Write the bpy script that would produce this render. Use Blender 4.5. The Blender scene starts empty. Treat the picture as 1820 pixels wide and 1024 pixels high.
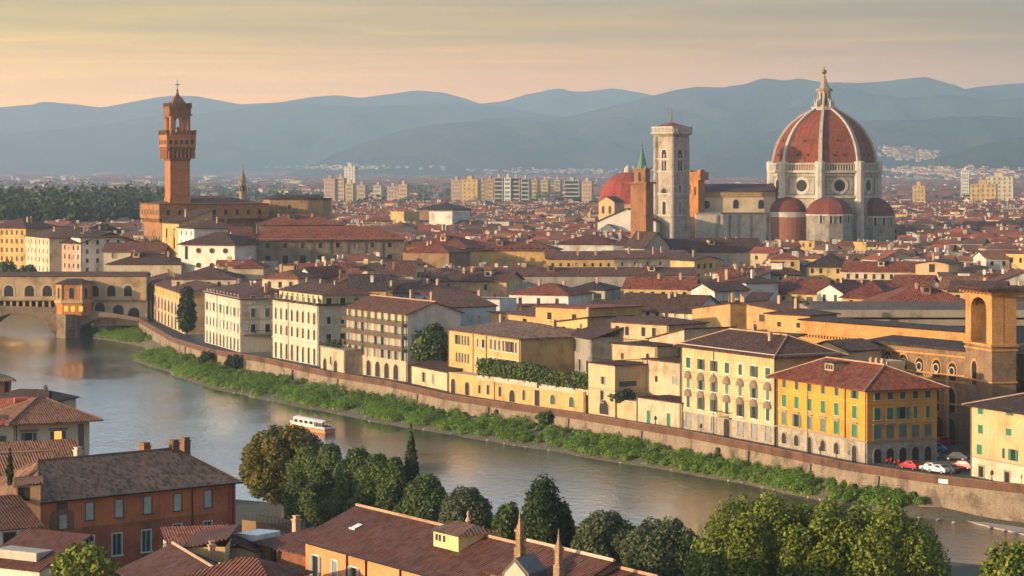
import bpy, math, random
import numpy as np
from mathutils import Vector, noise
rnd = random.Random(11)
nrs = np.random.RandomState(5)
sc = bpy.context.scene
COL = sc.collection
HC, F, CX, HY = 55.0, 4500.0, 910.0, 300.0      # camera height (m), focal length and centre of the photograph (px)
rad = math.radians
# ------------------------------------------------------------------ camera, sky, sun, exposure
cd = bpy.data.cameras.new('camera'); cam = bpy.data.objects.new('camera', cd); COL.objects.link(cam)
cam.location = (0, 0, HC); cam.rotation_euler = (rad(90), 0, 0)
cd.sensor_width = 36; cd.lens = 36 * F / 1820; cd.shift_y = -(512 - HY) / 1820
cd.clip_start = 1; cd.clip_end = 40000
sc.camera = cam
SUN_EL, SUN_AZ = rad(9.5), rad(-114)              # azimuth from +Y, clockwise positive
w = bpy.data.worlds.new('World'); sc.world = w; w.use_nodes = True
nt = w.node_tree; nt.nodes.clear()
def N(nt, t, **kw):
    n = nt.nodes.new(t)
    for k, v in kw.items():
        if k.startswith('i_'):
            key = k[2:]
            n.inputs[int(key) if key.isdigit() else key.replace('_', ' ')].default_value = v
        else: setattr(n, k, v)
    return n
def ramp(nt, pts, interp='LINEAR'):
    n = nt.nodes.new('ShaderNodeValToRGB'); r = n.color_ramp; r.interpolation = interp
    while len(r.elements) < len(pts): r.elements.new(0.5)
    for e, (p, c) in zip(r.elements, pts):
        e.position = p; e.color = (c[0], c[1], c[2], 1) if hasattr(c, '__len__') else (c, c, c, 1)
    return n
L = nt.links.new
sky = N(nt, 'ShaderNodeTexSky', sky_type='NISHITA', sun_disc=False, sun_elevation=SUN_EL, sun_rotation=SUN_AZ,
        air_density=1.0, dust_density=2.2, ozone_density=1.4)
tc = N(nt, 'ShaderNodeTexCoord')
sep = N(nt, 'ShaderNodeSeparateXYZ'); L(tc.outputs['Generated'], sep.inputs[0])
# thin warm veil of evening haze and cirrus low over the horizon (elevation 0 - 8 degrees)
veil = ramp(nt, [(0.0, (14.4, 5.9, 0.0)), (0.38, (13.4, 5.6, 0.0)), (0.47, (10.3, 4.55, 0.0)), (0.70, (4.8, 2.7, 0.0)), (0.82, (3.7, 2.15, 0.0)), (1.0, (2.3, 1.5, 0.02))])
mz = N(nt, 'ShaderNodeMapRange', i_1=0.0, i_2=0.075); L(sep.outputs[2], mz.inputs[0]); L(mz.outputs[0], veil.inputs[0])
mx = N(nt, 'ShaderNodeMapRange', i_1=-0.25, i_2=0.25); L(sep.outputs[0], mx.inputs[0])
side = ramp(nt, [(0.0, (1.10, 1.13, 1.0)), (0.5, (0.83, 0.76, 1.0)), (1.0, (0.36, 0.33, 0.9))]); L(mx.outputs[0], side.inputs[0])
m1 = N(nt, 'ShaderNodeMix', data_type='RGBA', blend_type='MULTIPLY'); m1.inputs[0].default_value = 1
L(veil.outputs[0], m1.inputs[6]); L(side.outputs[0], m1.inputs[7])
mp = N(nt, 'ShaderNodeMapping'); mp.inputs['Scale'].default_value = (5, 5, 130); mp.inputs['Rotation'].default_value = (0, rad(1.2), 0)
L(tc.outputs['Generated'], mp.inputs[0])
cn = N(nt, 'ShaderNodeTexNoise', i_Scale=1.6, i_Detail=6.0, i_Roughness=0.6); cn.inputs['Distortion'].default_value = 0.6
L(mp.outputs[0], cn.inputs['Vector'])
cr = ramp(nt, [(0.36, 0.80), (0.52, 1.0), (0.70, 1.30)]); L(cn.outputs[0], cr.inputs[0])
cz = N(nt, 'ShaderNodeMapRange', i_1=0.02, i_2=0.05); L(sep.outputs[2], cz.inputs[0])
m2 = N(nt, 'ShaderNodeMix', data_type='RGBA', blend_type='MULTIPLY'); L(cz.outputs[0], m2.inputs[0])
L(m1.outputs[2], m2.inputs[6]); L(cr.outputs[0], m2.inputs[7])
fz = ramp(nt, [(0.0, 1.0), (0.5, 0.95), (1.0, 0.0)], 'EASE')
mz2 = N(nt, 'ShaderNodeMapRange', i_1=0.0, i_2=0.105); L(sep.outputs[2], mz2.inputs[0]); L(mz2.outputs[0], fz.inputs[0])
m3 = N(nt, 'ShaderNodeMix', data_type='RGBA'); L(fz.outputs[0], m3.inputs[0]); L(sky.outputs[0], m3.inputs[6]); L(m2.outputs[2], m3.inputs[7])
# bright cloud band added in the unseen sky ahead to brighten the river
cb1 = ramp(nt, [(0.0, 0.0), (0.085, 0.0), (0.20, 0.85), (0.6, 0.6), (1.0, 0.0)]); mz3 = N(nt, 'ShaderNodeMapRange', i_1=0.0, i_2=0.75); L(sep.outputs[2], mz3.inputs[0]); L(mz3.outputs[0], cb1.inputs[0])
my = N(nt, 'ShaderNodeMapRange', i_1=0.1, i_2=0.7); L(sep.outputs[1], my.inputs[0])
mp2 = N(nt, 'ShaderNodeMapping'); mp2.inputs['Scale'].default_value = (2.5, 2.5, 9); L(tc.outputs['Generated'], mp2.inputs[0])
cn2 = N(nt, 'ShaderNodeTexNoise', i_Scale=2.0, i_Detail=6.0, i_Roughness=0.6); L(mp2.outputs[0], cn2.inputs['Vector'])
cr2 = ramp(nt, [(0.35, 0.35), (0.65, 1.0)]); L(cn2.outputs[0], cr2.inputs[0])
f1 = N(nt, 'ShaderNodeMath', operation='MULTIPLY'); L(cb1.outputs[0], f1.inputs[0]); L(my.outputs[0], f1.inputs[1])
f2 = N(nt, 'ShaderNodeMath', operation='MULTIPLY'); L(f1.outputs[0], f2.inputs[0]); L(cr2.outputs[0], f2.inputs[1])
m4 = N(nt, 'ShaderNodeMix', data_type='RGBA'); L(f2.outputs[0], m4.inputs[0]); L(m3.outputs[2], m4.inputs[6]); m4.inputs[7].default_value = (8.0, 9.7, 11.4, 1)
bg = N(nt, 'ShaderNodeBackground', i_Strength=0.132); L(m4.outputs[2], bg.inputs[0])
wo = N(nt, 'ShaderNodeOutputWorld'); L(bg.outputs[0], wo.inputs[0])
sd = bpy.data.lights.new('sun', 'SUN'); so = bpy.data.objects.new('sun', sd); COL.objects.link(so)
sd.energy = 4.2; sd.angle = rad(0.6); sd.color = (1.0, 0.70, 0.42)
sdir = Vector((math.sin(SUN_AZ) * math.cos(SUN_EL), math.cos(SUN_AZ) * math.cos(SUN_EL), math.sin(SUN_EL)))
so.rotation_euler = sdir.to_track_quat('Z', 'Y').to_euler(); so.location = (-200, -100, 300)
vs = sc.view_settings; vs.view_transform = 'Standard'; vs.look = 'None'; vs.exposure = 1.0; vs.gamma = 1.0; vs.use_curve_mapping = False
sc.cycles.max_bounces = 6; sc.cycles.diffuse_bounces = 3; sc.cycles.transparent_max_bounces = 12

# ------------------------------------------------------------------ helpers
def at(x, y, z):                 # the world point of height z seen at pixel (x, y)
    Y = (HC - z) * F / (y - HY); return Vector(((x - CX) / F * Y, Y, z))
def atY(x, y, Y): return Vector(((x - CX) / F * Y, Y, HC - (y - HY) / F * Y))
def XY(x, Y): return Vector(((x - CX) / F * Y, Y))
def zat(y, Y): return HC - (y - HY) / F * Y

def tag(o, label=None, cat=None, group=None, kind=None):
    if label: o['label'] = label
    if cat: o['category'] = cat
    if group: o['group'] = group
    if kind: o['kind'] = kind
    return o
def thing(name, label, cat, loc=(0, 0, 0), rz=0.0, group=None):
    o = bpy.data.objects.new(name, None); COL.objects.link(o); o.empty_display_size = 0.5
    o.location = loc; o.rotation_euler = (0, 0, rz)
    return tag(o, label, cat, group)
def link(name, me, parent=None, loc=(0, 0, 0), rz=0.0, scale=None):
    o = bpy.data.objects.new(name, me); COL.objects.link(o); o.parent = parent
    o.location = loc; o.rotation_euler = (0, 0, rz)
    if scale: o.scale = scale
    return o
class MB:
    def __init__(s): s.v = []; s.f = []; s.mi = []; s.cur = 0
    def p(s, co): s.v.append(tuple(co)); return len(s.v) - 1
    def face(s, *cos):
        s.f.append([s.p(c) for c in cos]); s.mi.append(s.cur)
    def box(s, x0, x1, y0, y1, z0, z1):
        c = [(x0,y0,z0),(x1,y0,z0),(x1,y1,z0),(x0,y1,z0),(x0,y0,z1),(x1,y0,z1),(x1,y1,z1),(x0,y1,z1)]
        b = len(s.v); s.v += c
        for q in ((0,3,2,1),(4,5,6,7),(0,1,5,4),(1,2,6,5),(2,3,7,6),(3,0,4,7)):
            s.f.append([b + i for i in q]); s.mi.append(s.cur)
    def prism(s, poly, z0, z1, top=True, bot=True):
        n = len(poly); b = len(s.v)
        s.v += [(p[0], p[1], z0) for p in poly] + [(p[0], p[1], z1) for p in poly]
        for i in range(n):
            j = (i + 1) % n; s.f.append([b+i, b+j, b+n+j, b+n+i]); s.mi.append(s.cur)
        if top: s.f.append([b+n+i for i in range(n)]); s.mi.append(s.cur)
        if bot: s.f.append([b+i for i in reversed(range(n))]); s.mi.append(s.cur)
    def extr_y(s, poly, y0, y1):            # polygon in x,z pushed from y0 to y1
        n = len(poly); b = len(s.v)
        s.v += [(p[0], y0, p[1]) for p in poly] + [(p[0], y1, p[1]) for p in poly]
        for i in range(n):
            j = (i + 1) % n; s.f.append([b+i, b+n+i, b+n+j, b+j]); s.mi.append(s.cur)
        s.f.append([b+i for i in range(n)]); s.mi.append(s.cur)
        s.f.append([b+n+i for i in reversed(range(n))]); s.mi.append(s.cur)
    def lathe(s, prof, n=16, c=(0, 0), rot=0.0, a0=0.0, a1=2*math.pi, cap=True):
        b = len(s.v); full = abs(a1 - a0 - 2*math.pi) < 1e-6; m = n if full else n + 1
        for r, z in prof:
            for i in range(m):
                a = rot + a0 + (a1 - a0) * i / n
                s.v.append((c[0] + r*math.cos(a), c[1] + r*math.sin(a), z))
        for k in range(len(prof) - 1):
            for i in range(n):
                j = (i + 1) % m
                s.f.append([b+k*m+i, b+k*m+j, b+(k+1)*m+j, b+(k+1)*m+i]); s.mi.append(s.cur)
        if cap:
            k = len(prof) - 1
            s.f.append([b+k*m+i for i in range(m)]); s.mi.append(s.cur)
            s.f.append([b+i for i in reversed(range(m))]); s.mi.append(s.cur)
    def bar(s, a, b_, r=0.05, n=5):
        a = Vector(a); b_ = Vector(b_); d = (b_ - a).normalized()
        u = d.orthogonal().normalized(); w_ = d.cross(u); b = len(s.v)
        for c in (a, b_):
            for i in range(n):
                t = 2*math.pi*i/n; s.v.append(tuple(c + u*r*math.cos(t) + w_*r*math.sin(t)))
        for i in range(n):
            j = (i+1) % n; s.f.append([b+i, b+j, b+n+j, b+n+i]); s.mi.append(s.cur)
        s.f.append([b+n+i for i in range(n)]); s.mi.append(s.cur)
        s.f.append([b+i for i in reversed(range(n))]); s.mi.append(s.cur)
    def mesh(s, name, mat=None, smooth=False):
        me = bpy.data.meshes.new(name); me.from_pydata(s.v, [], s.f)
        mats = mat if isinstance(mat, (list, tuple)) else [mat]
        for m in mats:
            if m: me.materials.append(m)
        if len(mats) > 1: me.polygons.foreach_set('material_index', s.mi)
        if smooth: me.polygons.foreach_set('use_smooth', [True] * len(s.f))
        me.update(); return me
    def build(s, name, mat, parent=None, loc=(0, 0, 0), rz=0.0, smooth=False):
        return link(name, s.mesh(name, mat, smooth), parent, loc, rz)

# ------------------------------------------------------------------ materials
def newmat(name):
    m = bpy.data.materials.new(name); m.use_nodes = True
    nt = m.node_tree; b = nt.nodes['Principled BSDF']; return m, nt, b
MC = {}
def plain(name, c, rough=0.7, metal=0.0, spec=0.4, emit=0):
    k = ('p', name)
    if k in MC: return MC[k]
    m, nt, b = newmat(name); b.inputs['Base Color'].default_value = (*c, 1); b.inputs['Roughness'].default_value = rough
    b.inputs['Metallic'].default_value = metal; b.inputs['Specular IOR Level'].default_value = spec
    if emit: b.inputs['Emission Color'].default_value = (*c, 1); b.inputs['Emission Strength'].default_value = emit
    else:
        g = N(nt, 'ShaderNodeNewGeometry'); n = N(nt, 'ShaderNodeTexNoise', i_Scale=1.3, i_Detail=4.0); nt.links.new(g.outputs[0], n.inputs['Vector'])
        r = ramp(nt, [(0.3, [x*0.82 for x in c]), (0.7, [min(1, x*1.12) for x in c])]); nt.links.new(n.outputs[0], r.inputs[0]); nt.links.new(r.outputs[0], b.inputs['Base Color'])
    MC[k] = m; return m
def plaster(c, wear=0.5, stone=0, course=0.45):
    k = ('pl', tuple(c), wear, stone)
    if k in MC: return MC[k]
    m, nt, b = newmat('stone' if stone else 'plaster'); l = nt.links.new
    g = N(nt, 'ShaderNodeNewGeometry')
    n1 = N(nt, 'ShaderNodeTexNoise', i_Scale=0.22, i_Detail=8.0, i_Roughness=0.65); l(g.outputs[0], n1.inputs['Vector'])
    mp = N(nt, 'ShaderNodeMapping'); mp.inputs['Scale'].default_value = (1.1, 1.1, 0.10); l(g.outputs[0], mp.inputs[0])
    n2 = N(nt, 'ShaderNodeTexNoise', i_Scale=1.0, i_Detail=5.0, i_Roughness=0.7); l(mp.outputs[0], n2.inputs['Vector'])
    n3 = N(nt, 'ShaderNodeTexNoise', i_Scale=3.0, i_Detail=6.0, i_Roughness=0.7); l(g.outputs[0], n3.inputs['Vector'])
    d = [x * (1 - 0.62*wear) for x in c]; d[2] *= 0.88
    r1 = ramp(nt, [(0.33, d), (0.50, c), (0.72, [min(0.9, x*1.12) for x in c])]); l(n1.outputs[0], r1.inputs[0])
    r2 = ramp(nt, [(0.32, 1 - 0.5*wear), (0.55, 1.0)]); l(n2.outputs[0], r2.inputs[0])
    x1 = N(nt, 'ShaderNodeMix', data_type='RGBA', blend_type='MULTIPLY'); x1.inputs[0].default_value = 0.5
    l(r1.outputs[0], x1.inputs[6]); l(r2.outputs[0], x1.inputs[7])
    r3 = ramp(nt, [(0.3, 1 - 0.3*wear), (0.6, 1.06)]); l(n3.outputs[0], r3.inputs[0])
    x2 = N(nt, 'ShaderNodeMix', data_type='RGBA', blend_type='MULTIPLY'); x2.inputs[0].default_value = 0.8
    l(x1.outputs[2], x2.inputs[6]); l(r3.outputs[0], x2.inputs[7]); out = x2.outputs[2]; hgt = n3.outputs[0]
    if stone:
        sx = N(nt, 'ShaderNodeSeparateXYZ'); l(g.outputs[0], sx.inputs[0])
        ad = N(nt, 'ShaderNodeMath', operation='SUBTRACT'); l(sx.outputs[0], ad.inputs[0]); l(sx.outputs[1], ad.inputs[1])
        cb = N(nt, 'ShaderNodeCombineXYZ'); l(ad.outputs[0], cb.inputs[0]); l(sx.outputs[2], cb.inputs[1])
        br = N(nt, 'ShaderNodeTexBrick', i_Scale=1.0 / course * 0.5); l(cb.outputs[0], br.inputs['Vector'])
        br.inputs['Color1'].default_value = (0.72, 0.70, 0.68, 1); br.inputs['Color2'].default_value = (1.15, 1.12, 1.05, 1); br.inputs['Mortar'].default_value = (0.62, 0.6, 0.58, 1)
        br.inputs['Mortar Size'].default_value = 0.03
        x3 = N(nt, 'ShaderNodeMix', data_type='RGBA', blend_type='MULTIPLY'); x3.inputs[0].default_value = 0.75
        l(out, x3.inputs[6]); l(br.outputs[0], x3.inputs[7]); out = x3.outputs[2]
    l(out, b.inputs['Base Color']); b.inputs['Roughness'].default_value = 0.9; b.inputs['Specular IOR Level'].default_value = 0.2
    bp = N(nt, 'ShaderNodeBump', i_Strength=0.35, i_Distance=0.06); l(hgt, bp.inputs['Height']); l(bp.outputs[0], b.inputs['Normal'])
    MC[k] = m; return m
def tile(c, pitch=0.42, var=0.55, grey=0.35):
    k = ('t', tuple(c), pitch)
    if k in MC: return MC[k]
    m, nt, b = newmat('roof tiles'); l = nt.links.new
    tcn = N(nt, 'ShaderNodeTexCoord'); so_ = N(nt, 'ShaderNodeSeparateXYZ'); l(tcn.outputs['Object'], so_.inputs[0])
    sn = N(nt, 'ShaderNodeSeparateXYZ'); l(tcn.outputs['Normal'], sn.inputs[0])
    ax = N(nt, 'ShaderNodeMath', operation='ABSOLUTE'); l(sn.outputs[0], ax.inputs[0])
    ay = N(nt, 'ShaderNodeMath', operation='ABSOLUTE'); l(sn.outputs[1], ay.inputs[0])
    gt = N(nt, 'ShaderNodeMath', operation='GREATER_THAN'); l(ax.outputs[0], gt.inputs[0]); l(ay.outputs[0], gt.inputs[1])
    u = N(nt, 'ShaderNodeMix', data_type='FLOAT'); l(gt.outputs[0], u.inputs[0]); l(so_.outputs[0], u.inputs[2]); l(so_.outputs[1], u.inputs[3])
    v = N(nt, 'ShaderNodeMix', data_type='FLOAT'); l(gt.outputs[0], v.inputs[0]); l(so_.outputs[1], v.inputs[2]); l(so_.outputs[0], v.inputs[3])
    us = N(nt, 'ShaderNodeMath', operation='MULTIPLY'); us.inputs[1].default_value = 1/pitch; l(u.outputs[0], us.inputs[0])
    vs_ = N(nt, 'ShaderNodeMath', operation='MULTIPLY'); vs_.inputs[1].default_value = 1/(pitch*1.25); l(v.outputs[0], vs_.inputs[0])
    fu = N(nt, 'ShaderNodeMath', operation='FLOOR'); l(us.outputs[0], fu.inputs[0])
    fv = N(nt, 'ShaderNodeMath', operation='FLOOR'); l(vs_.outputs[0], fv.inputs[0])
    cb = N(nt, 'ShaderNodeCombineXYZ'); l(fu.outputs[0], cb.inputs[0]); l(fv.outputs[0], cb.inputs[1])
    wn = N(nt, 'ShaderNodeTexWhiteNoise', noise_dimensions='3D'); l(cb.outputs[0], wn.inputs[0])
    lo = [x*(1-var) for x in c]; hi = [min(0.8, x*(1+0.7*var)) for x in c]; gr = [sum(c)/3*1.5*(0.5+grey)]*3
    r = ramp(nt, [(0.0, lo), (0.4, c), (0.8, hi), (1.0, gr)]); l(wn.outputs[0], r.inputs[0])
    g = N(nt, 'ShaderNodeNewGeometry')
    nz = N(nt, 'ShaderNodeTexNoise', i_Scale=0.18, i_Detail=8.0, i_Roughness=0.68); l(g.outputs[0], nz.inputs['Vector'])
    r2 = ramp(nt, [(0.3, (0.62, 0.60, 0.60)), (0.5, (1, 1, 1)), (0.72, (1.22, 1.12, 1.0))]); l(nz.outputs[0], r2.inputs[0])
    x = N(nt, 'ShaderNodeMix', data_type='RGBA', blend_type='MULTIPLY'); x.inputs[0].default_value = 0.9
    l(r.outputs[0], x.inputs[6]); l(r2.outputs[0], x.inputs[7])
    oi = N(nt, 'ShaderNodeObjectInfo'); ro = ramp(nt, [(0.0, (0.72, 0.74, 0.80)), (0.35, (1, 1, 1)), (0.7, (1.35, 1.25, 1.1)), (1.0, (1.75, 1.45, 1.2))]); l(oi.outputs['Random'], ro.inputs[0])
    xx = N(nt, 'ShaderNodeMix', data_type='RGBA', blend_type='MULTIPLY'); xx.inputs[0].default_value = 0.8; l(x.outputs[2], xx.inputs[6]); l(ro.outputs[0], xx.inputs[7])
    l(xx.outputs[2], b.inputs['Base Color'])
    b.inputs['Roughness'].default_value = 0.85; b.inputs['Specular IOR Level'].default_value = 0.25
    pu = N(nt, 'ShaderNodeMath', operation='MULTIPLY'); pu.inputs[1].default_value = 2*math.pi; l(us.outputs[0], pu.inputs[0])
    sn_ = N(nt, 'ShaderNodeMath', operation='SINE'); l(pu.outputs[0], sn_.inputs[0])
    bp = N(nt, 'ShaderNodeBump', i_Strength=1.0, i_Distance=0.14); l(sn_.outputs[0], bp.inputs['Height']); l(bp.outputs[0], b.inputs['Normal'])
    MC[k] = m; return m
def leafmat(name, dark, light, scale=0.5, tr=0.25):
    m, nt, b = newmat(name); l = nt.links.new
    g = N(nt, 'ShaderNodeNewGeometry'); n = N(nt, 'ShaderNodeTexNoise', i_Scale=scale, i_Detail=3.0); l(g.outputs[0], n.inputs['Vector'])
    ri = N(nt, 'ShaderNodeMath', operation='MULTIPLY_ADD'); ri.inputs[1].default_value = 0.55; l(g.outputs['Random Per Island'], ri.inputs[0])
    mm = N(nt, 'ShaderNodeMath', operation='MULTIPLY'); mm.inputs[1].default_value = 0.62; l(n.outputs[0], mm.inputs[0]); l(mm.outputs[0], ri.inputs[2])
    r = ramp(nt, [(0.25, dark), (0.85, light)]); l(ri.outputs[0], r.inputs[0]); l(r.outputs[0], b.inputs['Base Color'])
    b.inputs['Roughness'].default_value = 0.6; b.inputs['Specular IOR Level'].default_value = 0.25
    t = N(nt, 'ShaderNodeBsdfTranslucent'); l(r.outputs[0], t.inputs[0])
    mx = N(nt, 'ShaderNodeMixShader', i_0=tr); l(b.outputs[0], mx.inputs[1]); l(t.outputs[0], mx.inputs[2])
    l(mx.outputs[0], nt.nodes['Material Output'].inputs[0]); return m

T_BROWN = tile((0.100, 0.046, 0.031)); T_RED = tile((0.150, 0.046, 0.027)); T_DARK = tile((0.066, 0.039, 0.031))
T_RUST = tile((0.20, 0.080, 0.042)); T_GREY = tile((0.13, 0.095, 0.072))
GLASS = plain('dark window glass', (0.022, 0.026, 0.03), 0.25, 0, 0.25)
BLIND = plain('pale blind', (0.42, 0.47, 0.42), 0.7)
FRAMEW = plain('white painted wood', (0.62, 0.62, 0.58), 0.5)
FRAMES = plain('pale stone trim', (0.40, 0.35, 0.28), 0.85)
FRAMEG = plain('grey stone trim', (0.23, 0.205, 0.175), 0.85)
SHG = plain('green shutters', (0.025, 0.16, 0.085), 0.5); SHD = plain('dark green shutters', (0.035, 0.075, 0.06), 0.55)
SHT = plain('grey green shutters', (0.10, 0.15, 0.13), 0.6); SHB = plain('brown shutters', (0.10, 0.055, 0.045), 0.6)
SHGREY = plain('grey shutters', (0.22, 0.24, 0.25), 0.6)
GLASS2 = plain('grey window glass', (0.05, 0.055, 0.06), 0.2, 0, 0.35); CURTN = plain('pale curtain', (0.26, 0.24, 0.20), 0.6); WR = random.Random(21)
DARK = plain('dark opening', (0.018, 0.016, 0.015), 0.8); IRON = plain('dark iron', (0.03, 0.03, 0.03), 0.5, 0.6)
CHIM = plaster((0.40, 0.27, 0.19)); BRICK = plaster((0.20, 0.095, 0.06), 0.8, 1, 0.3); BRICKO = plaster((0.34, 0.15, 0.065), 0.7, 1, 0.35)
STONEG = plaster((0.27, 0.24, 0.20), 0.7, 1, 0.6); STONEB = plaster((0.25, 0.19, 0.13), 0.8, 1, 0.5)

# ------------------------------------------------------------------ a building with a rectangular plan
WC = {}
def win_mesh(kind, *a):
    k = (kind,) + a
    if k in WC: return WC[k]
    b = MB()
    if kind == 'frame':                      # frame round a hole: outer architrave + inner sash bars
        w_, h, fw, mat, sash, sill = a
        x = w_/2
        if fw > 0:
            b.box(-x-fw, -x, -0.06, 0.02, -fw*.5, h+fw); b.box(x, x+fw, -0.06, 0.02, -fw*.5, h+fw); b.box(-x, x, -0.06, 0.02, h, h+fw)
        if sill: b.box(-x-fw-0.1, x+fw+0.1, -0.16, 0.02, -fw-0.05, -0.002)
        if sash:
            t = 0.05
            b.box(-x, -x+t, 0.06, 0.14, 0, h); b.box(x-t, x, 0.06, 0.14, 0, h); b.box(-t/2, t/2, 0.06, 0.14, 0, h)
            b.box(-x+t, -t/2, 0.06, 0.14, h-t, h); b.box(t/2, x-t, 0.06, 0.14, h-t, h)
        if not b.v: b.box(-x, x, 0.08, 0.10, -0.02, 0.04)
        me = b.mesh('window', MC_BY[mat])
    elif kind == 'pane':
        w_, h, dep, mat = a; b.box(-w_/2, w_/2, dep, dep + 0.02, 0, h); me = b.mesh('pane', MC_BY[mat])
    elif kind == 'shutter':                  # one leaf of width w_, hinged at x = 0 and lying to the +x side
        w_, h, mat = a; n = max(4, int(h/0.28))
        b.box(0, w_, -0.05, -0.02, 0, h)
        for i in range(n):
            z = h*(i+0.15)/n; b.box(0.07, w_-0.07, -0.075, -0.05, z, z + h/n*0.55)
        me = b.mesh('shutter', MC_BY[mat])
    elif kind == 'archframe':
        w_, h, fw, mat = a; n = 10; r = w_/2; zs = h - r
        o = [(-r-fw, 0)] + [(-(r+fw)*math.cos(math.pi*i/n), zs+(r+fw)*math.sin(math.pi*i/n)) for i in range(n+1)] + [(r+fw, 0)]
        q = [(-r, 0)] + [(-r*math.cos(math.pi*i/n), zs+r*math.sin(math.pi*i/n)) for i in range(n+1)] + [(r, 0)]
        for i in range(len(o)-1):
            A, B_, C_, D_ = o[i], o[i+1], q[i+1], q[i]
            for y0, fl in ((-0.10, 1), ):
                b.face((A[0], y0, A[1]), (D_[0], y0, D_[1]), (C_[0], y0, C_[1]), (B_[0], y0, B_[1]))
            b.face((A[0], -.10, A[1]), (B_[0], -.10, B_[1]), (B_[0], .05, B_[1]), (A[0], .05, A[1]))
            b.face((D_[0], -.10, D_[1]), (D_[0], .05, D_[1]), (C_[0], .05, C_[1]), (C_[0], -.10, C_[1]))
        me = b.mesh('window', MC_BY[mat])
    elif kind == 'archpane':
        w_, h, mat = a; n = 10; r = w_/2; zs = h - r
        q = [(-r, 0)] + [(-r*math.cos(math.pi*i/n), zs+r*math.sin(math.pi*i/n)) for i in range(n+1)] + [(r, 0)]
        b.extr_y(q[::-1], -0.03, 0.05); me = b.mesh('pane', MC_BY[mat])
    elif kind == 'round':
        r, fw, mat = a; n = 16
        for i in range(n):
            t0, t1 = 2*math.pi*i/n, 2*math.pi*(i+1)/n
            P = lambda rr, t, y: (rr*math.cos(t), y, rr*math.sin(t))
            b.face(P(r, t0, -.25), P(r+fw, t0, -.25), P(r+fw, t1, -.25), P(r, t1, -.25)); b.face(P(r+fw, t0, -.25), P(r+fw, t0, .1), P(r+fw, t1, .1), P(r+fw, t1, -.25))
            b.face(P(r, t0, -.25), P(r, t1, -.25), P(r, t1, .1), P(r, t0, .1))
        me = b.mesh('window', MC_BY[mat])
    elif kind == 'roundpane':
        r, mat = a; n = 16; b.extr_y([(r*math.cos(-2*math.pi*i/n), r*math.sin(-2*math.pi*i/n)) for i in range(n)][::-1], -0.06, 0.1); me = b.mesh('pane', MC_BY[mat])
    WC[k] = me; return me
MC_BY = {}
def mid(m):
    MC_BY[m.name] = m; return m.name

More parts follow.
